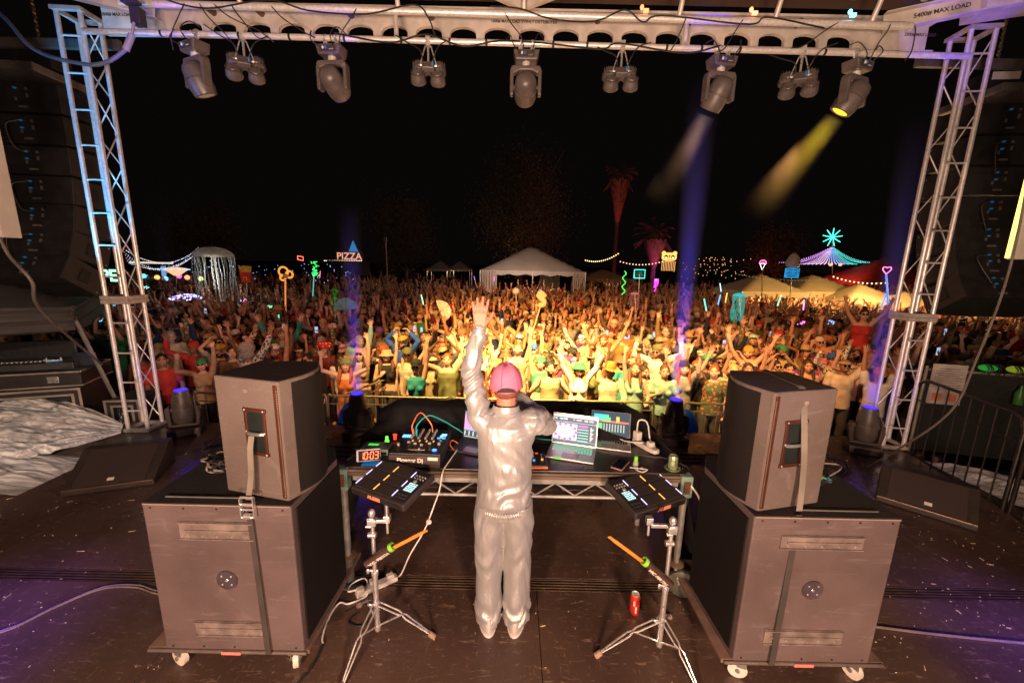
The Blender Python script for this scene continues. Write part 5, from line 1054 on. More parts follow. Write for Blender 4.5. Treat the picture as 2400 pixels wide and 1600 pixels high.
# misc cable heaps
def heap(name, c, r, n_, cols, label, seed):
    t = T(name, label, 'cables', c, 0, 'cable heaps on the stage'); rr = random.Random(seed)
    for nm2, mm_, k_ in cols:
        b = MB()
        for k in range(k_):
            a0 = rr.uniform(0, 6.3); pts = []
            for j in range(7): a = a0+j*rr.uniform(.6, 1.2); q = r*rr.uniform(.4, 1); pts.append((c[0]+q*math.cos(a), c[1]+q*.7*math.sin(a), c[2]+.012+rr.random()*.09))
            b.tube(spline(pts, 5), .008 if c[2] < .5 else .006, 6)
        b.build(nm2, mm_, t, smooth=True)
gc = mat('cable_grey', (.16, .13, .11), .5)
heap('cable_heap', (-1.72, 2.28, 1.095), .16, 8, (('black_cables', cable_m, 6), ('grey_cables', gc, 3), ('steel_connector', mat('nickel', (.6, .56, .5), .3, .8), 1)), 'tangle of cables with steel connectors on the subwoofer nearer the mixer', 2)
heap('cable_heap', (-3.3, 4.75, 0), .5, 6, (('black_cables', cable_m, 6), ('grey_cables', gc, 1)), 'black cables on the floor near the blue lit tower', 3)
heap('cable_heap', (1.86, 2.30, 1.095), .16, 8, (('black_cables', cable_m, 5), ('grey_cables', gc, 3), ('green_cable', mat('cable_green', (.1, .3, .15), .5), 1), ('blue_cable', mat('blue_cable', (.03, .2, .5), .4), 1)), 'tangle of cables and connectors on the subwoofer nearer the can holder', 4)
heap('cable_heap', (3.7, 4.5, 0), .35, 6, (('black_cables', cable_m, 4),), 'coiled black cables behind the floor moving head near warm lit tower', 5)
t = T('tape_gun', 'blue and white inline connector lying on the cables', 'connector', (1.80, 2.46, 1.10), R(-35)); t.matrix_basis = t.matrix_basis @ Matrix.Scale(.6, 4); MB().cyl((-.13, 0, .05), (-.04, 0, .04), .035, n=14).cyl((.05, 0, .03), (.13, 0, .02), .035, n=14).build('blue_shell', blue_tape, t, smooth=True, local=True); MB().cyl((-.04, 0, .04), (.05, 0, .03), .032, n=14).build('white_sleeve', white_cable, t, smooth=True, local=True)
for i, x in enumerate((-1.0, 0, 1.0)):
    cable('floor_cable', [(-3.5+i*.1, 5.0-.1*i, .01), (-2.2, 4.8-.12*i, .01), (0, 4.85-.1*i, .01), (2.4, 4.8-.1*i, .01), (3.8, 4.9-.1*i, .01)], .010, cable_m, 'black cable laid along the stage front, %s from the edge' % ('first', 'second', 'third')[i], grp='black cables along the stage front')
# blue bags behind floor heads
for x, lab in ((-2.42, 'blue bag on the ground beyond the mixer end floor light'), (2.66, 'blue bag on the ground beyond the can holder end floor light')):
    b = MB().ell((x, 5.83, -.18), (.22, .18, .42), 20, 12); tag(b.build('blue_bag', mat('blue_vinyl', (.01, .13, .55), .4), smooth=True), lab, 'bag', 'blue bags by the barrier')
# ---------------------------------------------------------------- people
def limb(b, pts, rad, n=12, flat=None):
    "rounded tapered limb as closed overlapping pieces; flat=(scale, axis) squashes the section"
    for i, (p_, r_) in enumerate(zip(pts, rad)): b.ell(p_, (r_, r_, r_), n, 8)
    for i in range(len(pts)-1): b.cyl(pts[i], pts[i+1], rad[i], rad[i+1], n)
def loft(b, rings, n=20):
    "rings: (cx, cy, cz, rx, ry)"
    k = len(b.v)
    for cx, cy_, cz, rx, ry in rings:
        for i in range(n):
            a = 2*math.pi*i/n; b.v.append((cx+rx*math.cos(a), cy_+ry*math.sin(a), cz))
    for j in range(len(rings)-1):
        for i in range(n): b.f.append((k+j*n+i, k+j*n+(i+1) % n, k+(j+1)*n+(i+1) % n, k+(j+1)*n+i))
    b.f.append(tuple(k+i for i in range(n-1, -1, -1))); b.f.append(tuple(k+(len(rings)-1)*n+i for i in range(n)))
def remesh(b, name, vox, smooth=2, disp=None):
    me = b.mesh('t'); o = bpy.data.objects.new('t', me); COL.objects.link(o)
    m = o.modifiers.new('r', 'REMESH'); m.mode = 'VOXEL'; m.voxel_size = vox
    if smooth: s = o.modifiers.new('s', 'SMOOTH'); s.iterations = smooth; s.factor = .5
    dg = bpy.context.evaluated_depsgraph_get(); ev = o.evaluated_get(dg); r = bpy.data.meshes.new_from_object(ev, depsgraph=dg); r.name = name
    bpy.data.objects.remove(o); bpy.data.meshes.remove(me)
    if disp is not None:
        n = len(r.vertices); co = np.empty(n*3, np.float32); r.vertices.foreach_get('co', co); co = co.reshape(-1, 3)
        nr = np.empty(n*3, np.float32); r.vertices.foreach_get('normal', nr); nr = nr.reshape(-1, 3)
        r.vertices.foreach_set('co', (co+nr*disp(co)[:, None]).astype(np.float32).ravel())
    r.shade_smooth(); return r
def folds(amp, f=(22, 14, 9), seed=0.):
    def fn(co):
        x, y, z = co[:, 0], co[:, 1], co[:, 2]
        w = np.sin(z*f[0]+3*np.sin(x*9+seed)+seed)+.7*np.sin((x+z*.6)*f[1]*2+2*np.sin(y*11+z*5)+seed*2)+.5*np.sin((z-x*.8)*f[2]*4+seed)
        return amp*w/2
    return fn
HC = Vector((0, -.015, 1.625))
def head(b, Mh, fem=False, s=1.):
    def E(c, r, nu=20, nv=14): b.ell(Mh @ Vector(c), [q for q in r], nu, nv, M=Mh.to_3x3())
    E((0, .012, .028), (.076, .094, .088)); E((0, -.022, -.035), (.062 if fem else .066, .066, .078)); E((0, -.045, -.088), (.028 if fem else .034, .028, .022))
    E((0, -.084, -.060), (.027, .012, .008)); E((0, -.082, -.070), (.022, .012, .008))      # lips
    b.cyl(Mh @ Vector((0, -.080, .022)), Mh @ Vector((0, -.104, -.026)), .007, .012, 8); E((0, -.101, -.028), (.016, .012, .011), 10, 8)
    for q in (-1, 1):
        E((q*.029, -.074, .026), (.024, .013, .008), 10, 8); E((q*.044, -.062, -.025), (.024, .022, .022), 10, 8); E((q*.030, -.073, .004), (.013, .013, .011), 10, 8)
        E((q*.079, .008, -.008), (.009, .020, .031), 10, 8)
def palette(me, Mh, trimmed=None, beard=False):
    "face regions by position on the head: 0 skin 1 brow/hair 2 iris 3 lips 4 eye white 5 nothing"
    n = len(me.polygons); c = np.empty(n*3, np.float32); me.polygons.foreach_get('center', c); c = c.reshape(-1, 3)
    Mi = np.array(Mh.inverted()); q = c @ Mi[:3, :3].T+Mi[:3, 3]; x, y, z = q[:, 0], q[:, 1], q[:, 2]; ax = np.abs(x)
    k = np.zeros(n, np.int32); fr = y < -.055
    k[fr & (((ax-.030)/.015)**2+((z-.004)/.0085)**2 < 1)] = 4
    k[fr & (((ax-.030)/.0075)**2+((z-.004)/.0085)**2 < 1)] = 2
    k[fr & (ax > .012) & (ax < .050) & (z > .022-.15*(ax-.03)**2*40) & (z < .034)] = 1
    k[fr & (ax < .026) & (z < -.052) & (z > -.078) & (y < -.07)] = 3
    k[fr & (ax < .018) & (np.abs(z+.065) < .004) & (y < -.07)] = 4
    if beard: k[(y < .0) & (ax < .08) & (z < -.045) & (z > -.13) & ~((ax < .026) & (z > -.080) & (z < -.052)) & (y < .01)] = 1
    me.polygons.foreach_set('material_index', k)
def hand(b, Wp, d, n, s, curl=.15, spread=.16, sc=1., mode='open'):
    d = Vector(d).normalized(); n = Vector(n); n = (n-d*n.dot(d)).normalized(); t = n.cross(d)*s
    bases = []
    for i, (off, L) in enumerate(((.030, .070), (.010, .079), (-.010, .074), (-.029, .058))):
        kn = Wp+(d*.088-d*abs(off)*.18+t*off)*sc; limb(b, [Wp+t*off*.45*sc, kn], [.0165*sc, .0125*sc], 10); bases.append((kn, off, L))
    for i, (kn, off, L) in enumerate(bases):
        fd = (d+t*off/.03*spread).normalized(); c = curl
        if mode == 'fist': c = 1.25
        if mode == 'point' and i > 0: c = 1.25
        if mode == 'horns' and i in (1, 2): c = 1.25
        p0 = kn; pts = [p0]; ang = 0
        for seg in (.42, .32, .26):
            ang += c*(1.0 if seg == .42 else 1.1); p0 = p0+(fd*math.cos(ang)+n*math.sin(ang))*L*seg*sc*1.06; pts.append(p0)
        limb(b, pts, [.0105*sc, .0098*sc, .009*sc, .0078*sc], 8)
    a = Wp+(d*.028+t*.026)*sc; m1 = a+(d*.030+t*.030+n*.008)*sc; m2 = m1+(d*.030+t*.014+n*.004)*sc
    if mode == 'fist': m1 = a+(d*.034+t*.014+n*.02)*sc; m2 = m1+(d*.02-t*.02+n*.012)*sc
    limb(b, [Wp+t*.012*sc, a, m1, m2], [.016*sc, .0145*sc, .0115*sc, .009*sc], 8)
def rg(x, L): x = Vector(x); return x.normalized()*L
# one arm: (elbow offset from shoulder, wrist offset from elbow, hand direction, palm normal, hand mode)
ARMS = {
 'up_wide': ((.55, -.22, .85), (.30, -.22, 1), (.25, -.15, 1), (0, -1, 0), 'open'),
 'up_bent': ((.85, -.30, .45), (-.12, -.25, 1), (0, -.2, 1), (0, -1, 0), 'open'),
 'up_straight': ((.18, -.12, 1), (.02, -.16, 1), (0, -.1, 1), (0, -1, 0), 'open'),
 'up_forward': ((.25, -.75, .7), (.05, -.55, .9), (0, -.25, 1), (0, -1, 0), 'open'),
 'up_point': ((.3, -.25, .9), (-.05, -.3, 1), (0, -.3, 1), (0, -1, 0), 'point'),
 'horns': ((.35, -.3, .85), (.1, -.2, 1), (0, -.1, 1), (0, -1, 0), 'horns'),
 'fist': ((.4, -.5, .6), (0, -.15, 1), (0, -.1, 1), (-.2, -1, 0), 'fist'),
 'over': ((.6, -.1, .9), (-.72, -.12, .8), (-.6, -.1, .7), (0, -.4, -1), 'relax'),
 'down': ((.16, .03, -1), (.0, -.18, -1), (0, -.1, -1), (-1, -.2, 0), 'relax'),
 'chest': ((.25, -.15, -1), (-.62, -.7, .55), (-.5, -.2, .8), (-.6, .5, .2), 'relax'),
 'clap': ((.35, -.5, -.45), (-.62, -.45, .75), (-.15, -.2, 1), (-1, 0, 0), 'flat'),
 'rail': ((.30, -.30, -.95), (-.25, -1, -.12), (-.3, -1, -.3), (0, 0, -1), 'relax'),
 'phone': ((.18, -.8, .10), (-.25, -.35, 1), (-.1, -.1, 1), (-.8, .4, 0), 'relax'),
 'heart': ((.45, -.45, .1), (-.75, -.4, .75), (-.9, 0, .5), (0, -1, 0), 'relax'),
}
def shoulders(fem): return .165 if fem else .19
def arm_pts(kind, s, fem, tilt=0):
    e, w, hd, hn, md = ARMS[kind]; S_ = Vector((s*shoulders(fem), 0, 1.43)); up_ = e[2] > .3
    if up_: S_ += Vector((-s*.02, 0, .03))
    fx = lambda v: Vector((v[0]*s, v[1], v[2]))
    E_ = S_+rg(fx(e), .275); W_ = E_+rg(fx(w), .245); return S_, E_, W_, fx(hd), fx(hn), md
def body_mesh(key, la, ra, fem, Mh, legs='stand', vox=.0068, beard=False):
    b = MB(); f = .93 if fem else 1.
    loft(b, [(0, 0, .86, .10, .09), (0, 0, .90, .155*(1.08 if fem else 1), .105), (0, 0, .97, .158*(1.06 if fem else 1), .108), (0, -.002, 1.08, .128*f, .092), (0, -.004, 1.20, .142*f, .100), (0, -.004, 1.32, .165*f, .108), (0, 0, 1.41, .165*f, .092), (0, .005, 1.46, .10, .07), (0, .005, 1.49, .058, .055)])
    if fem:
        for q in (-1, 1): b.ell((q*.068, -.085, 1.27), (.058, .052, .058))
    limb(b, [Vector((0, .012, 1.44)), Mh @ Vector((0, .02, -.04))], [.056 if not fem else .048, .052 if not fem else .045])
    head(b, Mh, fem)
    for s, kind in ((1, la), (-1, ra)):
        S_, E_, W_, hd, hn, md = arm_pts(kind, s, fem); g = .88 if fem else 1
        limb(b, [Vector((s*.11, .0, 1.40)), S_, S_.lerp(E_, .5), E_, E_.lerp(W_, .35), W_], [.055*g, .054*g, .045*g, .037*g, .038*g, .0245*g])
        hand(b, W_, hd, hn, s, .12 if md == 'open' else .45 if md == 'relax' else .05 if md == 'flat' else .2, .34 if md == 'open' else .06, .95*g, md)
    if legs == 'stand':
        for s in (-1, 1): limb(b, [Vector((s*.085, 0, .90)), Vector((s*.10, -.01, .50)), Vector((s*.10, .02, .38)), Vector((s*.105, .03, .10))], [.085, .058, .056, .038]); b.ell((s*.11, -.035, .035), (.045, .12, .035))
    else:
        for s in (-1, 1): limb(b, [Vector((s*.10, 0, .90)), Vector((s*.17, -.42, .84)), Vector((s*.14, -.40, .70)), Vector((s*.12, -.30, .46))], [.085, .058, .056, .038]); b.ell((s*.12, -.36, .40), (.045, .11, .035))
    me = remesh(b, 'body', vox, 1); palette(me, Mh, beard=beard); return me
def shirt_mesh(kind, la, ra, fem, pad=.012, vox=.011, amp=.005, lo=.86):
    b = MB(); f = .93 if fem else 1.; e = pad
    top_ = [(0, 0, 1.41, .168*f+e*.6, .092+e)] if kind == 'tank' else [(0, 0, 1.41, .168*f+e, .092+e), (0, .004, 1.465, .09+e, .068+e*.6)]
    if kind == 'crop': lo = 1.12
    lower = [(0, 0, lo, .158+e*1.6, .108+e*1.6), (0, 0, 1.0, .150+e*1.5, .104+e*1.4)] if kind != 'crop' else [(0, 0, lo, .134*f+e, .094+e)]
    loft(b, lower+[(0, -.003, 1.2, .145*f+e*1.2, .103+e), (0, -.004, 1.32, .168*f+e, .111+e)]+top_)
    if fem:
        for q in (-1, 1): b.ell((q*.068, -.085, 1.27), (.060+e*.5, .054+e*.5, .060+e*.5))
    if kind in ('tank', 'crop'):
        for q in (-1, 1): b.cyl((q*.085, 0, 1.40), (q*.070, 0, 1.478), .032, .022, 10)
    else:
        for s, ak in ((1, la), (-1, ra)):
            S_, E_, W_, *_ = arm_pts(ak, s, fem); g = .88 if fem else 1
            if kind == 'tee': limb(b, [Vector((s*.11, 0, 1.40)), S_, S_.lerp(E_, .55)], [(.056+e)*g, (.058+e)*g, (.052+e*1.3)*g])
            else: limb(b, [Vector((s*.11, 0, 1.40)), S_, S_.lerp(E_, .5), E_, W_.lerp(E_, .08)], [(.056+e)*g, (.058+e)*g, (.049+e)*g, (.042+e)*g, (.031+e)*g])
    return remesh(b, 'shirt', vox, 2, folds(amp, seed=hash((kind, la, ra)) % 7 if False else len(la)+len(ra)))
def trouser_mesh(kind, legs='stand'):
    b = MB(); loft(b, [(0, 0, .86, .13, .10), (0, 0, .90, .168, .118), (0, 0, .98, .164, .115)])
    for s in (-1, 1):
        if legs == 'stand':
            pts = [Vector((s*.085, 0, .90)), Vector((s*.10, -.01, .50)), Vector((s*.105, .03, .08))]; r_ = [.098, .075, .065]
        else: pts = [Vector((s*.10, 0, .90)), Vector((s*.17, -.42, .84)), Vector((s*.12, -.30, .46))]; r_ = [.098, .072, .052]
        if kind == 'shorts': pts = [pts[0], pts[0].lerp(pts[1], .7)]; r_ = [.10, .088]
        limb(b, pts, r_)
    if kind == 'skirt': loft(b, [(0, 0, .45, .24, .22), (0, 0, .7, .21, .18), (0, 0, .97, .16, .115)])
    return remesh(b, 'trousers', .013, 2, folds(.005))
# ---- head wear and hair, in head coordinates
def hair_mesh(kind):
    b = MB()
    if kind in ('short', 'long', 'bun', 'wavy'): b.ell((0, .022, .040), (.084, .098, .090), 24, 16)
    if kind == 'short':
        b.ell((0, .045, -.01), (.082, .070, .06)); 
    if kind in ('long', 'wavy'):
        w = 1.25 if kind == 'wavy' else 1
        limb(b, [Vector((0, .06, .0)), Vector((0, .075, -.14)), Vector((0, .085, -.30))], [.075*w, .072*w, .045*w])
        for q in (-1, 1): limb(b, [Vector((q*.072, .01, .03)), Vector((q*.088*w, .0, -.08)), Vector((q*.095*w, -.025, -.20)), Vector((q*.085*w, -.05, -.29))], [.024, .030*w, .032*w, .015])
    if kind == 'bun': b.ell((0, .03, .15), (.045, .045, .042)); b.ell((0, .045, -.01), (.08, .068, .06))
    if kind == 'curly': b.ell((0, .03, .05), (.118, .115, .110), 24, 16); b.ell((0, .05, -.04), (.115, .085, .085))
    if kind == 'beard': b.ell((0, -.048, -.078), (.058, .042, .040)); b.ell((0, -.07, -.105), (.03, .025, .03))
    sc = {'curly': .016, 'wavy': .008, 'beard': .004}.get(kind, .005)
    def d(co): return np.array([sc*(noise.noise(Vector(p_)*(45 if kind != 'long' else 30)*1.)+.5*noise.noise(Vector((p_[0]*110, p_[1]*110, p_[2]*25)))) for p_ in co], np.float32)
    me = remesh(b, 'hair', .008, 1, d)
    return me
def hat_mesh(kind):
    b = MB(); I = Matrix.Translation((0, .012, .0))
    if kind == 'cap':
        b.lathe([(.092, .035), (.094, .055), (.088, .09), (.066, .125), (.03, .140), (.001, .143)], 26, I)
        b.sheet(lambda u, v: ((u-.5)*.15*(1-.15*v), -.078-.072*v*(1-(2*u-1)**2*.45), .046-.012*v-.012*(2*u-1)**2), 12, 5).sheet(lambda u, v: ((u-.5)*.15*(1-.15*v), -.078-.072*v*(1-(2*u-1)**2*.45), .042-.012*v-.012*(2*u-1)**2), 12, 5); b.ell((0, .012, .145), (.008, .008, .004), 8, 5)
    elif kind == 'backcap': b.lathe([(.092, .030), (.094, .055), (.088, .09), (.066, .125), (.03, .140), (.001, .143)], 26, I); b.sheet(lambda u, v: ((u-.5)*.14, .10+.06*v*(1-(2*u-1)**2*.45), .040-.02*v), 10, 4)
    elif kind == 'bucket': b.lathe([(.150, .010), (.152, .013), (.100, .048), (.092, .055), (.084, .118), (.075, .124), (.001, .126), (.001, .122), (.07, .118), (.088, .05), (.148, .006)], 28, I)
    elif kind in ('straw', 'cowboy', 'fedora'):
        Rb = {'straw': .185, 'cowboy': .185, 'fedora': .150}[kind]; bend = {'straw': .006, 'cowboy': .09, 'fedora': .02}[kind]
        def brim(u, v, o=0):
            a = 2*math.pi*u; r_ = .088+(Rb-.088)*v; x = r_*math.cos(a)*(.88 if kind == 'cowboy' else 1); y = r_*math.sin(a)*1.08; return (x, y+.012, .050+o+bend*(abs(math.cos(a))**2)*v**2-.012*v*(kind != 'cowboy'))
        b.sheet(brim, 32, 5).sheet(lambda u, v: brim(u, v, -.005), 32, 5)
        b.sheet(lambda u, v: ((.094-.020*v**3)*math.cos(2*math.pi*u)*(1-.12*v), (.100-.018*v**3)*math.sin(2*math.pi*u)+.012, .048+.105*v), 28, 5)
        b.sheet(lambda u, v: ((.074*.88)*v*math.cos(2*math.pi*u), .082*v*math.sin(2*math.pi*u)+.012, .153-.022*(1-v**2)*(1+.3*math.cos(4*math.pi*u))), 28, 4)
    elif kind == 'beanie': b.lathe([(.090, .02), (.094, .022), (.095, .052), (.091, .055), (.088, .09), (.07, .122), (.03, .142), (.001, .145)], 26, I)
    elif kind == 'bandana': b.lathe([(.090, .028), (.093, .03), (.092, .07), (.088, .074), (.001, .075)], 26, I); b.ell((.0, .105, .04), (.03, .02, .015), 10, 6)
    elif kind == 'mushroom': b.lathe([(.08, .02), (.15, .03), (.165, .06), (.14, .115), (.08, .15), (.001, .16)], 28, I)
    elif kind == 'shades':
        for q in (-1, 1): b.ell((q*.030, -.098, .006), (.025, .006, .018), 14, 8); b.cyl((q*.053, -.094, .012), (q*.082, .0, .008), .003, n=6)
        b.cyl((-.01, -.1, .012), (.01, -.1, .012), .003, n=6)
    elif kind == 'glasses':
        for q in (-1, 1): b.lathe([(.019, -.0015), (.0225, -.0015), (.0225, .0015), (.019, .0015)], 18, Matrix.Translation((q*.030, -.100, .004)) @ Matrix.Rotation(R(90), 4, 'X')); b.cyl((q*.052, -.096, .008), (q*.082, .0, .008), .0025, n=6)
        b.cyl((-.01, -.1, .008), (.01, -.1, .008), .0025, n=6)
    return b.mesh(kind, True)
_bm, _sm, _tm, _hm = {}, {}, {}, {}
HEADP = {0: (8, 0, 0), 1: (14, 12, 4), 2: (12, -14, -5), 3: (26, 4, 3), 4: (-2, 20, 2), 5: (2, -24, -3)}
def HM(hp):
    p_, yw, rl = HEADP[hp]; return Matrix.Translation(HC) @ Matrix.Translation((0, .02, -.10)) @ Matrix.Rotation(R(yw), 4, 'Z') @ Matrix.Rotation(-R(p_), 4, 'X') @ Matrix.Rotation(R(rl), 4, 'Y') @ Matrix.Translation((0, -.02, .10))
def skin_mat(i):
    cols = [(.60, .34, .22), (.52, .27, .17), (.42, .21, .12), (.66, .40, .28), (.26, .12, .065), (.14, .065, .038)]
    return mat('skin_%d' % i, cols[i], .55, 0, .07, 30, .05, 200)
HAIRC = {'black': (.012, .009, .008), 'dark brown': (.045, .022, .012), 'brown': (.12, .055, .025), 'blond': (.48, .30, .12), 'red': (.32, .07, .02), 'grey': (.32, .29, .26), 'pink': (.7, .15, .4)}
CLO = {'white': (.72, .68, .62), 'cream': (.62, .52, .36), 'black': (.015, .014, .014), 'charcoal': (.06, .055, .055), 'red': (.50, .03, .025), 'maroon': (.16, .02, .025), 'orange': (.70, .20, .04), 'mustard': (.50, .30, .05), 'yellow': (.75, .55, .08), 'olive': (.13, .14, .05), 'green': (.03, .24, .09), 'teal': (.03, .28, .26), 'blue': (.03, .10, .40), 'navy': (.015, .03, .10), 'purple': (.18, .05, .32), 'pink': (.72, .22, .32), 'brown': (.16, .08, .04), 'grey': (.26, .25, .24), 'tan': (.42, .28, .16), 'mint': (.35, .60, .45)}
brow_m = {k: mat('hair_'+k.replace(' ', '_'), v, .6, 0, .3, 60, .2, 200) for k, v in HAIRC.items()}
def cloth_mat(c): return mat('cloth_'+c, CLO[c], .85, 0, .18, 9, .25, 300)
def pattern_mat(kind):
    nm = 'pattern_'+kind
    if nm in _m: return _m[nm]
    m, t_, p_ = nodes(nm); _m[nm] = m; tc_ = t_.nodes.new('ShaderNodeTexCoord'); p_.inputs['Roughness'].default_value = .85
    r_ = t_.nodes.new('ShaderNodeValToRGB')
    if kind in ('leopard', 'floral', 'paisley'):
        v_ = t_.nodes.new('ShaderNodeTexVoronoi'); v_.inputs['Scale'].default_value = {'leopard': 26, 'floral': 18, 'paisley': 30}[kind]; t_.links.new(tc_.outputs['Object'], v_.inputs[0]); t_.links.new(v_.outputs['Distance'], r_.inputs[0])
        cs_ = {'leopard': ((.015, .013, .012), (.65, .6, .5)), 'floral': ((.65, .18, .08), (.08, .12, .05)), 'paisley': ((.55, .5, .3), (.30, .05, .02))}[kind]
        r_.color_ramp.elements[0].position = .38 if kind == 'leopard' else .3; r_.color_ramp.elements[1].position = .45 if kind == 'leopard' else .42
    elif kind in ('dots',):
        v_ = t_.nodes.new('ShaderNodeTexVoronoi'); v_.inputs['Scale'].default_value = 18; v_.inputs['Randomness'].default_value = .2; t_.links.new(tc_.outputs['Object'], v_.inputs[0]); t_.links.new(v_.outputs['Distance'], r_.inputs[0]); cs_ = ((.8, .75, .7), (.6, .02, .015)); r_.color_ramp.elements[0].position = .28; r_.color_ramp.elements[1].position = .32
    else:
        w_ = t_.nodes.new('ShaderNodeTexWave'); w_.inputs['Scale'].default_value = 9 if kind == 'stripe' else 16; w_.bands_direction = 'X' if kind == 'stripe' else 'Z'; w_.inputs['Distortion'].default_value = .5 if kind == 'stripe' else 1.5; t_.links.new(tc_.outputs['Object'], w_.inputs[0]); t_.links.new(w_.outputs[0], r_.inputs[0]); cs_ = ((.65, .3, .1), (.2, .35, .25)) if kind == 'stripe' else ((.40, .26, .08), (.12, .06, .03)); r_.color_ramp.elements[0].position = .4; r_.color_ramp.elements[1].position = .6
    r_.color_ramp.elements[0].color = cs_[0]+(1,); r_.color_ramp.elements[1].color = cs_[1]+(1,); t_.links.new(r_.outputs[0], p_.inputs[0]); return m
eye_dark = mat('eye_dark', (.02, .012, .01), .2); eye_white = mat('eye_white', (.62, .58, .52), .3); lipm = mat('lips', (.42, .12, .10), .45)
def setmats(o, ms):
    me = o.data
    while len(me.materials) < len(ms): me.materials.append(ms[len(me.materials)])
    for i, q in enumerate(ms): o.material_slots[i].link = 'OBJECT'; o.material_slots[i].material = q
def link(name, me, parent, M, ms):
    o = bpy.data.objects.new(name, me); COL.objects.link(o); o.parent = parent
    if M is not None: o.matrix_basis = M
    setmats(o, ms); return o
def person(x, y, z, rz, d, label, scale=1., group='people in the crowd facing the stage'):
    fem = d['fem']; la, ra = d['la'], d['ra']; hp = d['hp']; Mh = HM(hp); legs = d.get('legs', 'stand'); bd = d.get('beard', False)
    k = (la, ra, fem, hp, legs, bd)
    if k not in _bm: _bm[k] = body_mesh(k, la, ra, fem, Mh, legs, beard=bd)
    o = bpy.data.objects.new('person', _bm[k]); COL.objects.link(o)
    o.matrix_basis = Matrix.Translation((x, y, z)) @ Matrix.Rotation(rz, 4, 'Z') @ Matrix.Rotation(d.get('tx', 0), 4, 'X') @ Matrix.Rotation(d.get('ty', 0), 4, 'Y') @ Matrix.Diagonal((scale*d.get('wx', 1), scale*d.get('wx', 1), scale, 1))
    sk = skin_mat(d['skin']); hc = brow_m[d['hc']]; lp = lipm if d['skin'] < 4 else mat('lips_dark', (.2, .06, .05), .45)
    setmats(o, [sk, hc, eye_dark, lp, eye_white]); tag(o, label, 'person', group)
    top_ = d['top']
    if top_ != 'bare':
        kk = (top_, la, ra, fem) if top_ in ('tee', 'long') else (top_, fem)
        if kk not in _sm: _sm[kk] = shirt_mesh(top_, la, ra, fem)
        cm = d['cmat'] if 'cmat' in d else cloth_mat(d['col'])
        link('shirt', _sm[kk], o, None, [cm])
    kk = (d['bot'], legs)
    if kk not in _tm: _tm[kk] = trouser_mesh(*kk)
    link('skirt' if d['bot'] == 'skirt' else 'shorts' if d['bot'] == 'shorts' else 'trousers', _tm[kk], o, None, [cloth_mat(d['bcol'])])
    for nm, kd, mm_ in d['extra']:
        if kd not in _hm: _hm[kd] = hair_mesh(kd) if kd in ('short', 'long', 'bun', 'wavy', 'curly', 'beard') else hat_mesh(kd)
        link(nm, _hm[kd], o, Mh, [mm_])
    return o
POSES = [('up_wide', 'up_wide', 'both arms wide'), ('up_bent', 'up_bent', 'both arms bent up'), ('up_straight', 'down', 'one arm straight up'), ('down', 'up_straight', 'one arm high'), ('up_forward', 'up_forward', 'hands reaching forward'), ('over', 'over', 'arms framing the head'), ('clap', 'clap', 'hands clapping'), ('up_point', 'chest', 'one finger pointing up'), ('phone', 'phone', 'hands held before the face'), ('down', 'down', 'arms down'), ('horns', 'up_wide', 'one hand making horns'), ('fist', 'down', 'fist raised'), ('up_straight', 'up_bent', 'arms raised unevenly'), ('heart', 'heart', 'hands joined at the chin')]
_labels = set()
def describe(d, pose, where):
    g_ = 'woman' if d['fem'] else 'man'; w = [g_]
    if d['hatword']: w.append('in '+d['hatword'])
    else: w.append('with '+d['hairword'])
    w.append(('and '+d['colword']+' '+d['topword']) if d['topword'] != 'bare chest' else 'and bare chest')
    return ' '.join(w)+', '+pose+(', '+where if where else '')
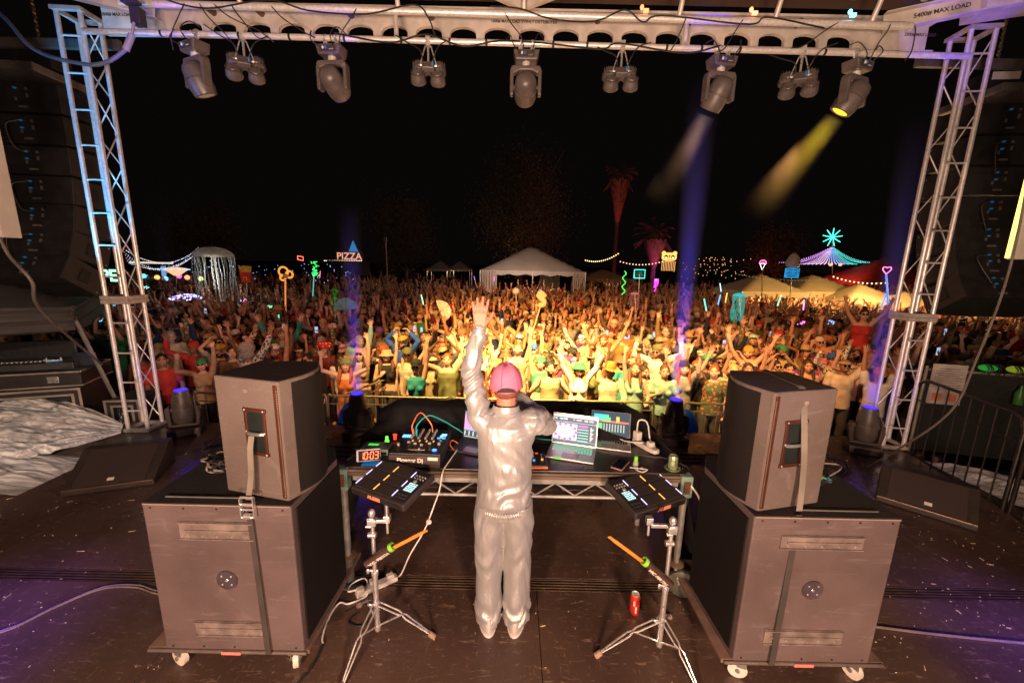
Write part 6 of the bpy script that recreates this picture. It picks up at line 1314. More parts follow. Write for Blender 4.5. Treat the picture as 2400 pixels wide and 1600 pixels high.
def randlook(rr, fem=None):
    fem = rr.random() < .45 if fem is None else fem; d = {'fem': fem}
    d['skin'] = rr.choice((0, 0, 1, 1, 2, 3, 3, 4, 5)); hc = rr.choice(('black', 'black', 'dark brown', 'dark brown', 'brown', 'brown', 'blond', 'red', 'grey') if d['skin'] < 4 else ('black',)); d['hc'] = hc
    style = rr.choice(('long', 'long', 'wavy', 'bun', 'curly')) if fem else rr.choice(('short', 'short', 'short', 'curly', 'bald', 'long'))
    d['beard'] = (not fem) and rr.random() < .45
    ex = [] if style == 'bald' else [('hair', style, brow_m[hc])]
    d['hairword'] = 'shaved head' if style == 'bald' else ({'wavy': 'wavy', 'bun': 'tied up', 'curly': 'curly', 'long': 'long', 'short': 'short'}[style]+' '+hc+' hair')
    d['hatword'] = ''
    if rr.random() < .46:
        hk = rr.choice(('cap', 'cap', 'backcap', 'bucket', 'straw', 'cowboy', 'fedora', 'beanie', 'bandana')); hcol = rr.choice(list(CLO)) if hk not in ('straw', 'cowboy') else rr.choice(('cream', 'tan', 'white', 'mustard'))
        ex = [e for e in ex if e[1] in ('long', 'wavy')]+[('hat', hk, cloth_mat(hcol))]
        d['hatword'] = {'cap': hcol+' cap', 'backcap': hcol+' backward cap', 'bucket': hcol+' bucket hat', 'straw': hcol+' wide brimmed hat', 'cowboy': hcol+' cowboy hat', 'fedora': hcol+' fedora', 'beanie': hcol+' beanie', 'bandana': hcol+' bandana'}[hk]
    if d['beard'] and rr.random() < .4: ex.append(('beard', 'beard', brow_m[hc]))
    q = rr.random()
    if q < .16: ex.append(('sunglasses', 'shades', mat('shades', (.01, .01, .012), .12)))
    elif q < .26: ex.append(('glasses', 'glasses', mat('shades', (.01, .01, .012), .12)))
    d['extra'] = ex
    d['top'] = rr.choice(('tank', 'crop', 'tee', 'tee', 'long')) if fem else rr.choice(('tee', 'tee', 'tee', 'tank', 'long', 'long', 'tee', 'bare'))
    d['col'] = rr.choice(('white', 'cream', 'black', 'black', 'black', 'black', 'black', 'charcoal', 'charcoal', 'navy', 'grey', 'brown', 'red', 'orange', 'mustard', 'olive', 'green', 'teal', 'navy', 'purple', 'pink', 'brown', 'grey', 'tan', 'blue', 'maroon', 'white', 'cream', 'tan', 'mint', 'yellow'))
    d['colword'] = d['col']; d['topword'] = {'tank': 'tank top', 'crop': 'crop top', 'tee': 'shirt', 'long': 'sweater', 'bare': 'bare chest'}[d['top']]
    if rr.random() < .38 and d['top'] in ('tee', 'long', 'tank'):
        pk = rr.choice(('leopard', 'floral', 'paisley', 'stripe', 'plaid')); d['cmat'] = pattern_mat(pk); d['colword'] = {'leopard': 'leopard print', 'floral': 'flowered', 'paisley': 'paisley', 'stripe': 'striped', 'plaid': 'plaid'}[pk]
    d['bot'] = rr.choice(('trousers', 'trousers', 'shorts', 'skirt' if fem else 'trousers')); d['bcol'] = rr.choice(('black', 'charcoal', 'navy', 'brown', 'tan', 'olive'))
    return d
# ---- the front row, read from the photograph: (x on the rail line, distance, look)
def L(fem, skin, hc, extra, top, col, pose, words, cmat=None, bot='trousers', bcol='charcoal', hp=0, beard=False, sc=1., rz=0):
    la, ra = pose; d = dict(fem=fem, skin=skin, hc=hc, extra=extra, top=top, col=col, bot=bot, bcol=bcol, hp=hp, beard=beard, la=la, ra=ra)
    if cmat: d['cmat'] = cmat
    return d, words, sc, rz
H_ = lambda k, c: ('hair', k, brow_m[c]); C_ = lambda k, c: ('hat', k, cloth_mat(c)); SG = ('sunglasses', 'shades', mat('shades', (.01, .01, .012), .12)); GL = ('glasses', 'glasses', mat('shades', (.01, .01, .012), .12))
FR = [
 (-2.82, 6.66, L(1, 3, 'red', [H_('long', 'red'), C_('bucket', 'olive')], 'tank', 'orange', ('up_bent', 'up_bent'), 'woman in olive bucket hat and orange tank top behind the speaker', bot='shorts', bcol='pink', hp=3)),
 (-2.35, 7.4, L(1, 3, 'brown', [H_('wavy', 'brown'), C_('bucket', 'tan'), SG], 'crop', 'black', ('up_straight', 'chest'), 'woman in tan hat with sunglasses, arm up, behind the short barrier')),
 (-1.98, 7.5, L(0, 3, 'blond', [H_('long', 'blond'), C_('cowboy', 'olive'), SG], 'tank', 'cream', ('up_wide', 'down'), 'bearded man in olive cowboy hat with cream vest', beard=True)),
 (-1.63, 6.68, L(1, 0, 'dark brown', [C_('cap', 'black'), SG], 'crop', 'teal', ('up_straight', 'down'), 'smiling woman with black cap, sunglasses and teal top at the rail')),
 (-1.18, 7.2, L(0, 0, 'red', [H_('short', 'red')], 'tank', 'olive', ('up_wide', 'up_bent'), 'red haired man in olive vest waving both hands')),
 (-.72, 7.3, L(1, 3, 'brown', [H_('wavy', 'brown'), SG], 'tank', 'yellow', ('up_bent', 'up_straight'), 'woman in sunglasses and yellow top, arms up, left of the poncho', hp=2)),
 (-.52, 6.62, L(0, 2, 'brown', [H_('long', 'brown'), C_('cap', 'mint')], 'long', 'maroon', ('rail', 'up_forward'), 'man in mint cap and rust patterned poncho leaning on the rail', cmat=pattern_mat('paisley'), hp=1, beard=True, sc=.97)),
 (.52, 7.1, L(1, 0, 'black', [C_('beanie', 'green')], 'crop', 'green', ('down', 'up_straight'), 'person in bright green cap behind the clapping man')),
 (.66, 6.72, L(0, 1, 'black', [H_('short', 'black')], 'tank', 'orange', ('clap', 'clap'), 'dark haired man clapping in striped vest at the rail', cmat=pattern_mat('stripe'), beard=True, hp=1)),
 (1.17, 6.75, L(1, 0, 'blond', [H_('long', 'blond'), C_('bucket', 'green')], 'long', 'white', ('up_wide', 'up_wide'), 'woman in bright green bucket hat and open white shirt')),
 (1.68, 6.70, L(0, 1, 'dark brown', [C_('fedora', 'orange')], 'long', 'cream', ('rail', 'up_straight'), 'man in orange brimmed hat and open cream shirt leaning on rail', beard=True, hp=4)),
 (2.14, 6.78, L(1, 3, 'brown', [H_('long', 'brown')], 'tank', 'mint', ('rail', 'up_straight'), 'smiling woman in pale green tank top with one arm up', hp=3)),
 (2.62, 6.70, L(1, 3, 'brown', [H_('bun', 'brown')], 'tee', 'mint', ('rail', 'chest'), 'smiling woman with tied hair and mint shirt holding a can')),
 (3.06, 6.95, L(1, 3, 'red', [H_('long', 'red'), C_('backcap', 'black')], 'tee', 'grey', ('up_wide', 'up_wide'), 'woman in black cap and grey shirt with both arms raised')),
 (3.5, 6.75, L(0, 3, 'red', [H_('short', 'red')], 'tee', 'teal', ('down', 'fist'), 'grinning man with short red hair and dark scarf shirt', cmat=pattern_mat('floral'), hp=2)),
 (3.88, 6.85, L(0, 3, 'blond', [H_('bun', 'blond')], 'long', 'cream', ('chest', 'down'), 'man in tight cream long sleeved top and cream trousers', bcol='cream')),
 (4.22, 7.0, L(0, 1, 'dark brown', [H_('long', 'dark brown')], 'tee', 'maroon', ('up_straight', 'up_bent'), 'long haired bearded man in maroon scarf waving', beard=True)),
 (-4.62, 6.9, L(0, 2, 'black', [H_('curly', 'grey')], 'long', 'black', ('up_forward', 'up_wide'), 'man with frizzy hair and leopard print shirt, arms out', cmat=pattern_mat('leopard'), sc=1.1, rz=160, hp=4)),
 (-4.1, 6.55, L(0, 1, 'black', [H_('short', 'black')], 'tee', 'brown', ('chest', 'chest'), 'bearded man in profile with brown camera harness shirt', beard=True, rz=-70)),
 (-3.62, 7.0, L(0, 1, 'black', [H_('short', 'black'), GL], 'long', 'black', ('down', 'down'), 'man in black with glasses looking down behind the speaker', hp=5)),
 (-3.75, 7.9, L(1, 1, 'red', [('hat', 'mushroom', pattern_mat('dots')), H_('long', 'brown')], 'tee', 'maroon', ('down', 'down'), 'woman in red mushroom hat with white dots')),
 (6.05, 7.15, L(0, 4, 'black', [GL, C_('bandana', 'tan')], 'tee', 'cream', ('up_wide', 'down'), 'man with glasses in cream shirt reaching up, near warm lit tower', sc=1.04)),
 (6.42, 6.85, L(0, 2, 'dark brown', [C_('backcap', 'orange')], 'tee', 'white', ('up_straight', 'up_straight'), 'man in orange backward cap and white shirt near the tower', rz=150)),
 (5.5, 7.3, L(1, 1, 'dark brown', [H_('long', 'dark brown')], 'tank', 'tan', ('down', 'down'), 'dark haired woman in tan top standing still behind the speaker')),
 (4.95, 7.0, L(0, 1, 'black', [H_('short', 'black')], 'tee', 'olive', ('down', 'down'), 'man with heavy brows just above the strapped speaker')),
 (7.05, 6.7, L(0, 1, 'black', [H_('short', 'black')], 'tee', 'black', ('down', 'up_forward'), 'man in black shirt reaching up behind the warm lit tower', rz=-60)),
 (-6.75, 7.15, L(1, 5, 'black', [H_('short', 'black')], 'tank', 'red', ('chest', 'down'), 'dark skinned woman in red jacket and green skirt beyond the side desk', bot='skirt', bcol='green')),
 (-6.25, 7.75, L(0, 4, 'black', [C_('beanie', 'red')], 'long', 'red', ('down', 'up_bent'), 'man in red hood and red sweater beyond the side desk')),
 (-6.02, 6.75, L(0, 2, 'black', [H_('short', 'black')], 'tee', 'red', ('down', 'down'), 'man in bright red shirt directly behind the blue lit tower', rz=40)),
 (6.75, 4.35, L(0, 2, 'black', [H_('short', 'dark brown')], 'tee', 'blue', ('chest', 'down'), 'stagehand in blue shirt at the stage side behind the black fence', rz=-95, hp=1)),
 (7.0, 6.3, L(0, 1, 'black', [H_('short', 'black')], 'tee', 'red', ('down', 'chest'), 'stagehand in red shirt beyond the warm lit tower', rz=120)),
]
import zlib
N = 0; occ = []
for x, y, (d, words, sc, rz) in FR:
    person(x, y, GZ+.02, R(rz)+math.atan2(x, y)*-.5*(rz == 0), d, words, .99*sc); occ.append((x, y)); N += 1
# woman in red riding on shoulders; her carrier below
d = L(1, 0, 'dark brown', [H_('bun', 'dark brown'), SG], 'tank', 'red', ('up_wide', 'up_wide'), '', bot='shorts', bcol='red')[0]; d['legs'] = 'sit'
person(7.75, 8.9, GZ+.72, R(-30), d, 'woman in red top and sunglasses riding on shoulders, arms wide', 1.05); N += 1; occ.append((7.75, 8.9))
d = L(0, 1, 'black', [H_('short', 'black')], 'tee', 'black', ('up_bent', 'up_bent'), '')[0]; person(7.75, 8.88, GZ, R(-30), d, 'man in black shirt carrying the woman in red on his shoulders', 1.02); N += 1
rr = random.Random(21)
# rows receding from the rail, filling the picture's width
combos = {}
y = 7.45
spotsx = []
while len(spotsx)+N < 300:
    half = min(y*1.28, 11.5); x = -half+rr.uniform(0, .3)
    while x < half:
        xx, yy = x+rr.uniform(-.1, .1), y+rr.uniform(-.18, .18)
        if not any((xx-a)**2+(yy-b_)**2 < .20 for a, b_ in occ) and not (xx < -6.0 and yy < 8.4) : spotsx.append((xx, yy)); occ.append((xx, yy))
        x += .41+.03*(y-7.5)+rr.uniform(0, .12)
    y += .42
# second line just behind the front row
extra2 = []
for k in range(32):
    xx = -5.6+.40*k+rr.uniform(-.1, .1); yy = 7.02+rr.uniform(-.03, .2)
    if not any((xx-a)**2+(yy-b_)**2 < .155 for a, b_ in occ) and abs(xx+2.4) > .25: extra2.append((xx, yy)); occ.append((xx, yy))
spotsx = (extra2+spotsx)[:300-N]
ROWW = ['second row', 'third row', 'fourth row', 'middle rows', 'deep rows']
used_keys = {}
for i, (xx, yy) in enumerate(spotsx):
    fem = rr.random() < .45; far = yy > 10
    pi = rr.choices(range(len(POSES)), weights=(12, 12, 9, 9, 7, 4, 5, 5, 4, 16, 4, 5, 8, 3))[0]; la, ra, pw = POSES[pi]
    hp = rr.choice((0, 1, 2, 3, 4, 5)) if not far else rr.choice((0, 3)); hp = hp if (pi, hp) in used_keys or len(used_keys) < 46 else rr.choice([h for (p_, h) in used_keys if p_ == pi] or [0])
    used_keys[(pi, hp)] = 1
    where = ('beyond the mixer end of the table' if xx < -1.2 else 'around the centre' if xx < 1.4 else 'toward the warm lit tower') if False else ''
    for _ in range(60):
        d = randlook(rr, fem)
        if yy > 9.5: d['extra'] = [e for e in d['extra'] if e[0] != 'glasses']; 
        rw = ROWW[0] if yy < 7.7 else ROWW[1] if yy < 8.3 else ROWW[2] if yy < 8.9 else ROWW[3] if yy < 10.2 else ROWW[4]
        lb = describe(d, pw, rw)
        if lb not in _labels and len(lb.replace(',', '').split()) <= 16: break
    _labels.add(lb); d['la'], d['ra'], d['hp'] = la, ra, hp
    if far: d['beard'] = False
    sc = rr.uniform(.93, 1.08) if not fem else rr.uniform(.87, 1.0)
    d['tx'] = rr.uniform(-.03, .09); d['ty'] = rr.uniform(-.07, .07); d['wx'] = rr.uniform(.94, 1.12)
    po = person(xx, yy, GZ, math.atan2(xx, yy+2)*-.55+rr.uniform(-.35, .35), d, lb, sc)
    if la == 'phone' or (la == 'up_forward' and i % 2):
        S_, E_, W_, hd, hn, md = arm_pts(la, 1, d['fem']); q = po.matrix_basis @ (W_+Vector((-.01, -.02, .12)))
        tph = T('phone', 'phone held up by the '+lb.split(',')[0], 'phone', tuple(q), rr.uniform(-.4, .4), 'phones held up in the crowd'); MB().box((0, 0, 0), (.075, .010, .15)).build('case', blackp, tph, local=True, bevel=.003); MB().box((0, -.0062 if i % 3 else .0062, 0), (.066, .001, .138)).build('screen', emit('phone_lit', (.45, .6, .9), .7), tph, local=True)
# ---------------------------------------------------------------- the crowd beyond, too many to count
def lowman(rr, arms):
    b = MB(); ids = []
    def seg(f, k): n0 = len(b.f); f(); ids.extend([k]*(len(b.f)-n0))
    if rr.random() < .4: seg(lambda: b.lathe([(.17 if rr.random() < .5 else .11, 1.655), (.10, 1.68), (.09, 1.76), (.01, 1.78)], 9), 1)
    seg(lambda: b.ell((0, 0, 1.62), (.078, .095, .115), 8, 6), 0); seg(lambda: b.ell((0, .02, 1.665), (.088, .10, .09), 8, 5), 1)
    seg(lambda: b.cyl((0, 0, 1.44), (0, 0, 1.55), .05, .045, 6), 0)
    seg(lambda: loft(b, [(0, 0, .85, .16, .11), (0, 0, 1.2, .15, .11), (0, 0, 1.40, .19, .10), (0, 0, 1.47, .07, .06)], 8), 2)
    seg(lambda: loft(b, [(0, 0, 0, .12, .09), (0, 0, .88, .16, .11)], 6), 3)
    for s, k in ((1, arms[0]), (-1, arms[1])):
        S_, E_, W_, hd, hn, md = arm_pts(k, s, False)
        seg(lambda: b.cyl(S_, E_, .056, .045, 6), 2 if rr.random() < .4 else 0); seg(lambda: b.cyl(E_, W_, .045, .032, 6), 0)
        hdn = Vector(hd).normalized(); sd_ = hdn.cross(Vector((0, 1, 0))); sd_ = sd_.normalized() if sd_.length > .1 else Vector((1, 0, 0))
        seg(lambda: b.cyl(W_, W_+hdn*.09, .022, .036, 5), 0)
        for q in (-1, 0, 1): seg(lambda: b.cyl(W_+hdn*.085+sd_*.02*q, W_+hdn*.17+sd_*.045*q, .011, .008, 4), 0)
    return np.array(b.v, np.float32), b.f, np.array(ids)
rr = random.Random(5)
protos = [lowman(rr, a) for a in (('up_wide', 'up_wide'), ('up_bent', 'up_bent'), ('down', 'down'), ('up_straight', 'down'), ('down', 'up_straight'), ('down', 'down'), ('down', 'down'), ('over', 'over'), ('up_forward', 'up_straight'), ('fist', 'up_wide'))]
pal_skin = [skin_mat(i) for i in (0, 1, 2, 4)]; pal_hair = [brow_m[k] for k in ('black', 'dark brown', 'blond')]+[cloth_mat(k) for k in ('cream', 'red', 'tan')]; pal_cl = [cloth_mat(k) for k in ('black', 'charcoal', 'white', 'red', 'black', 'black', 'navy', 'tan', 'charcoal', 'olive')]; pal_leg = [cloth_mat('black')]
pals = pal_skin+pal_hair+pal_cl+pal_leg; V_, F_, MI = [], [], []; base_ = 0; cnt = 0
yl = max(b_ for a, b_ in occ)
y = yl+.15
while y < 36:
    half = y*1.3+1; step = .50+.022*(y-12); x = -half+rr.uniform(0, step)
    while x < half:
        den = 1 if y < 24 else .8 if y < 40 else .5
        if rr.random() < den and not (abs(x-.6) < 4.6 and y > 27) :
            v, f, ids = protos[rr.randrange(len(protos))]; a = math.atan2(x, y)*-.6+rr.uniform(-.4, .4); s = rr.uniform(.93, 1.12); c_, s_ = math.cos(a)*s, math.sin(a)*s
            w = v.copy(); w[:, 0] = v[:, 0]*c_-v[:, 1]*s_+x; w[:, 1] = v[:, 0]*s_+v[:, 1]*c_+y+rr.uniform(-.2, .2); w[:, 2] = v[:, 2]*s+GZ
            V_.append(w); F_ += [tuple(i+base_ for i in q) for q in f]; base_ += len(v); cnt += 1
            k = np.array([rr.randrange(4), 4+rr.randrange(6), 10+rr.randrange(10), 20]); MI.append(k[ids])
        x += step*rr.uniform(.85, 1.2)
    y += .58+.03*(y-12)
me = bpy.data.meshes.new('crowd'); me.from_pydata(np.concatenate(V_), [], F_); me.polygons.foreach_set('material_index', np.concatenate(MI).astype(np.int32))
for q in pals: me.materials.append(q)
me.shade_smooth(); me.update(); o = bpy.data.objects.new('crowd', me); COL.objects.link(o); tag(o, 'dense dim crowd of raised arms stretching back to the tents', 'crowd', kind='stuff')
print('crowd', cnt, 'body protos', len(_bm), 'shirts', len(_sm))
# ---------------------------------------------------------------- the performer, seen from behind
satin, t, p = nodes('silver_satin'); p.inputs['Base Color'].default_value = (.345, .34, .33, 1); p.inputs['Metallic'].default_value = .30; p.inputs['Roughness'].default_value = .38; p.inputs['Sheen Weight'].default_value = .2
tc = t.nodes.new('ShaderNodeTexCoord'); n1 = t.nodes.new('ShaderNodeTexNoise'); n1.inputs['Scale'].default_value = 7; n1.inputs['Detail'].default_value = 3; n1.inputs['Distortion'].default_value = 1.2; mp = t.nodes.new('ShaderNodeMapping'); mp.inputs['Scale'].default_value = (2.2, 2.2, .7); t.links.new(tc.outputs['Object'], mp.inputs[0]); t.links.new(mp.outputs[0], n1.inputs[0])
bp = t.nodes.new('ShaderNodeBump'); bp.inputs['Strength'].default_value = .22; bp.inputs['Distance'].default_value = .02; t.links.new(n1.outputs[0], bp.inputs['Height']); t.links.new(bp.outputs[0], p.inputs['Normal'])
Mh = Matrix.Translation((0, -.055, 1.635)) @ Matrix.Rotation(R(-3), 4, 'X') @ Matrix.Rotation(R(3), 4, 'Y')
SHL = Vector((.165, .0, 1.445)); ELL = Vector((.222, -.06, 1.735)); WRL = Vector((.168, -.075, 1.975))
SHR = Vector((-.165, 0, 1.425)); ELR = Vector((-.262, -.16, 1.335)); WRR = Vector((-.080, -.235, 1.505))
b = MB(); Zs = 1.
loft(b, [(0, 0, .86, .10, .09), (0, 0, .92, .165, .115), (0, 0, 1.08, .145, .10), (0, 0, 1.20, .155, .11), (0, 0, 1.32, .175, .115), (0, 0, 1.41, .165, .095), (0, .005, 1.46, .10, .07), (0, .0, 1.50, .064, .06)])
limb(b, [Vector((0, .0, 1.45)), Mh @ Vector((0, .015, -.04))], [.064, .060]); head(b, Mh)
limb(b, [Vector((.11, 0, 1.40)), SHL, ELL, ELL.lerp(WRL, .35), WRL], [.06, .056, .040, .040, .027]); hand(b, WRL, (.0, -.03, 1), (0, -1, 0), 1, .04, .20, 1.12)
limb(b, [Vector((-.11, 0, 1.40)), SHR, ELR, ELR.lerp(WRR, .35), WRR], [.06, .056, .040, .040, .027]); hand(b, WRR, (.9, -.05, .25), (.1, .9, .1), -1, .5, .06, 1.0)
for s in (-1, 1): limb(b, [Vector((s*.085, 0, .90)), Vector((s*.09, -.02, .50)), Vector((s*.09, .02, .36)), Vector((s*.088, .03, .10))], [.088, .06, .06, .04]); b.ell((s*.092, .0, .04), (.045, .11, .035))
me = remesh(b, 'body', .0055, 1); palette(me, Mh)
o = bpy.data.objects.new('person', me); COL.objects.link(o); o.matrix_basis = Matrix.Translation((-.028, 2.345, 0)) @ Matrix.Rotation(math.pi, 4, 'Z')
setmats(o, [mat('skin_performer', (.44, .18, .11), .5, 0, .1, 30, .1, 150), brow_m['dark brown'], eye_dark, lipm, eye_white]); dj = tag(o, 'man seen from behind in silver tracksuit and pink cap, one hand raised', 'person')
def wr(co):
    x, y, z = co[:, 0], co[:, 1], co[:, 2]; n = len(x)
    nA = np.array([noise.noise(Vector((a*7, b_*7, c*5))) for a, b_, c in co], np.float32); nB = np.array([noise.noise(Vector((a*17+5, b_*17, c*13+nn_*4))) for (a, b_, c), nn_ in zip(co, nA)], np.float32)
    r_ = .011*nA+.003*nB; dx, dz = x-.17, z-1.42; an = np.arctan2(dz, dx); di = np.hypot(dx, dz); up_ = z > 1.47
    r_ += np.where(~up_, .007*np.sin(an*15+di*6+nA*5)*np.clip(nB+.6, 0, 1)*np.exp(-((di-.36)/.16)**2), 0)
    r_ += np.where(~up_, .009*np.sin((z+x*.55)*46+nA*7)*np.exp(-((z-.97)/.09)**2), 0)
    r_ += .007*np.sin(np.arctan2(y, x)*52)*np.exp(-((z-.855)/.028)**2)
    r_ += np.where(up_ & (x > 0), .0075*np.sin((z*.7+x)*85+nA*9)*np.clip(nB+.8, 0, 1), 0)
    r_ += np.where(x < -.18, .006*np.sin(z*55+x*40+nA*6), 0)
    return r_
b = MB(); loft(b, [(0, 0, .825, .148, .112), (0, 0, .85, .154, .120), (0, -.002, .905, .178, .152), (0, -.002, .98, .171, .142), (0, 0, 1.10, .168, .136), (0, 0, 1.24, .171, .135), (0, 0, 1.34, .182, .134), (0, 0, 1.41, .185, .118), (0, .0, 1.46, .118, .088), (0, -.002, 1.495, .078, .074)], 32)
limb(b, [Vector((.10, 0, 1.385)), SHL, SHL.lerp(ELL, .5), ELL, ELL.lerp(WRL, .5), WRL-Vector((0, 0, .015))], [.085, .078, .066, .058, .050, .040], 18)
limb(b, [Vector((-.10, 0, 1.375)), SHR, SHR.lerp(ELR, .5), ELR, ELR.lerp(WRR, .5), WRR-(WRR-ELR).normalized()*.02], [.085, .084, .078, .070, .055, .042], 18)
jk = link('jacket', remesh(b, 'jacket', .006, 3, wr), dj, None, [satin])
b = MB(); Mc = (WRL-ELL).to_track_quat('Z', 'Y').to_matrix().to_4x4(); Mc.translation = WRL-(WRL-ELL)*.17; b.lathe([(.034, 0), (.041, .002), (.041, .04), (.036, .042)], 26, Mc); q = b.build('cuff', satin, jk, smooth=True, local=True)
b = MB(); b.sheet(lambda u, v: ((.158+.010*math.sin(math.pi*v)+.0035*math.sin(u*2*math.pi*64+v))*math.cos(2*math.pi*u), (.130+.010*math.sin(math.pi*v)+.0035*math.sin(u*2*math.pi*64+v))*math.sin(2*math.pi*u), .826+.040*v), 384, 6); b.build('waistband', satin, jk, smooth=True, local=True, angle=False)
b = MB(); b.lathe([(.080, 0), (.083, .02), (.079, .042), (.074, .042), (.076, 0)], 28, Matrix.Translation((0, -.004, 1.475)) @ Matrix.Rotation(R(8), 4, 'X')); b.build('collar', satin, jk, smooth=True, local=True)
b = MB(); loft(b, [(0, 0, .80, .14, .105), (0, 0, .90, .150, .115)])
for s in (-1, 1): loft(b, [(s*.092, .035, .045, .088, .108), (s*.092, .03, .10, .086, .100), (s*.093, .01, .30, .086, .094), (s*.093, 0, .52, .092, .098), (s*.088, 0, .74, .097, .108), (s*.08, 0, .88, .10, .115)], 26)
def wt(co):
    x, y, z = co[:, 0], co[:, 1], co[:, 2]; s = np.sign(x)
    nA = np.array([noise.noise(Vector((a*9, b_*9, c*3.2))) for a, b_, c in co], np.float32); nB = np.array([noise.noise(Vector((a*20+5, b_*20, c*7+nn_*4))) for (a, b_, c), nn_ in zip(co, nA)], np.float32)
    r_ = .015*nA+.004*nB+.010*np.sin(z*48+np.abs(x)*14*s+nA*8)*np.exp(-((z-.13)/.07)**2)+.006*np.sin((z-np.abs(x))*34+nA*7)*np.exp(-((z-.50)/.12)**2)+.006*np.sin((z+np.abs(x)*1.5)*30+nA*6)*np.exp(-((z-.78)/.08)**2)
    return r_
tr = link('trousers', remesh(b, 'trousers', .0068, 2, wt), dj, None, [satin])
shoe = mat('shoe_pale', (.50, .46, .42), .4, .2, .1, 20)
for s in (-1, 1):
    b = MB(); a = R(8*s); Ms_ = Matrix.Translation((s*.095, .045, .0)) @ Matrix.Rotation(a, 4, 'Z') @ Matrix.Diagonal((1.2, 1.08, 1.1, 1))
    loft(b, [(0, -.03, .004, .046, .135), (0, -.03, .03, .050, .140), (0, -.025, .055, .045, .128), (0, .0, .085, .040, .09), (0, .02, .11, .036, .06)], 22)
    b.v = [tuple(Ms_ @ Vector(q)) for q in b.v]
    sh = link('shoe', remesh(b, 'shoe', .006, 2), dj, None, [shoe])
    b = MB(); loft(b, [(0, -.03, .002, .050, .141), (0, -.03, .022, .052, .144)], 26); b.v = [tuple(Ms_ @ Vector(q)) for q in b.v]; q = b.build('sole', mat('sole_white', (.7, .66, .6), .5), sh, smooth=True, local=True)
pinkc = mat('pink_cotton', (.60, .16, .27), .85, 0, .14, 14, .4, 250)
b = MB(); nn = 36
def capf(u, v):
    a = 2*math.pi*u; ph = v*math.pi/2; cx = math.cos(a); cy_ = math.sin(a); rr_ = math.cos(ph)**.72
    x = .101*rr_*cx; y = .116*rr_*cy_; z = -.03+.155*math.sin(ph)**1.05
    if cy_ > .5 and v < .25: z += .0
    pk = .0045*math.sin(a*6)*math.sin(ph*2)*v+.003*noise.noise(Vector((x*60, y*60, z*60)))
    return (x*(1+pk*8), y*(1+pk*8)+.008, z+.006*math.sin(a*3))
b.sheet(capf, nn, 16); Mcap = Mh @ Matrix.Translation((0, .010, .012)) @ Matrix.Rotation(R(6), 4, 'X')
cp = link('cap', b.mesh('cap', True), dj, Mcap, [pinkc]); d_ = cp.modifiers.new('s', 'SOLIDIFY'); d_.thickness = .004
b = MB()
for k in range(6):
    a = math.pi*k/3+.26
    b.tube([Vector((.1035*math.cos(a)*math.cos(p_)**.72, .1185*math.sin(a)*math.cos(p_)**.72+.008, -.03+.158*math.sin(p_)**1.05)) for p_ in [math.pi/2*(j/9*.97+.02) for j in range(10)]], .0014, 5)
b.build('seam', mat('pink_seam', (.42, .05, .14), .9), cp, smooth=True, local=True)
MB().ell((0, .008, .126), (.008, .008, .004), 10, 6).build('button', pinkc, cp, smooth=True, local=True)
MB().sheet(lambda u, v: ((u-.5)*.15*(1-.2*v), -.10-.07*v*(1-(2*u-1)**2*.45), -.02-.015*v), 12, 5).build('brim', pinkc, cp, local=True, solid=.004)
MB().sheet(lambda u, v: (.062*math.cos(math.pi*(u*.8+.1)), .1195*math.sin(math.pi*(.5+(u-.5)*.36))+.0085, -.028+.028*v*math.sin(math.pi*u)), 14, 4).build('back_opening', mat('dark_hair', (.03, .012, .01), .8), cp, local=True)
link('hair', hair_mesh('short'), dj, Mh @ Matrix.Translation((0, .0, -.012)) @ Matrix.Scale(.97, 4), [mat('hair_performer', (.16, .05, .035), .7, 0, .2, 80, .3, 250)])
# ---------------------------------------------------------------- beams in the haze: spots inside added smoke cones, beam shape and fade put into their density
def beam(src, d, L_, r0_, r1_, col, watts, dens, label, pw=1.):
    src = Vector(src); d = Vector(d).normalized(); m, t_, p_ = nodes('added_beam_haze'); t_.nodes.remove(p_); N = t_.nodes.new; K = t_.links.new
    def M_(op, a, b_=None, cl=False):
        n = N('ShaderNodeMath'); n.operation = op; n.use_clamp = cl
        for i, q in enumerate((a, b_)):
            if q is None: continue
            if isinstance(q, (int, float)): n.inputs[i].default_value = q
            else: K(q, n.inputs[i])
        return n.outputs[0]
    tc_ = N('ShaderNodeTexCoord'); sp_ = N('ShaderNodeSeparateXYZ'); K(tc_.outputs['Object'], sp_.inputs[0]); x, y, z = sp_.outputs
    h = M_('DIVIDE', z, L_, True); rad = M_('DIVIDE', M_('SQRT', M_('ADD', M_('MULTIPLY', x, x), M_('MULTIPLY', y, y))), M_('ADD', M_('MULTIPLY', h, r1_-r0_), r0_))
    dn = M_('MULTIPLY', M_('MULTIPLY', M_('SUBTRACT', 1., M_('POWER', rad, 2.), True), M_('POWER', M_('SUBTRACT', 1., h, True), pw)), dens)
    v = N('ShaderNodeVolumeScatter'); K(dn, v.inputs['Density']); K(v.outputs[0], t_.nodes['Material Output'].inputs['Volume'])
    o = MB().cyl((0, 0, .03), (0, 0, L_), r0_, r1_, 28).build('haze', m); o.matrix_basis = Matrix.Translation(src) @ d.to_track_quat('Z', 'Y').to_matrix().to_4x4(); tag(o, label, 'haze', kind='stuff')
    spot('beam_lamp', src+d*.012, src+d*5, col, watts, 2*math.degrees(math.atan((r1_-r0_)/L_))+1.5, .5, r0_*.85)
BLU = (.012, .004, 1)
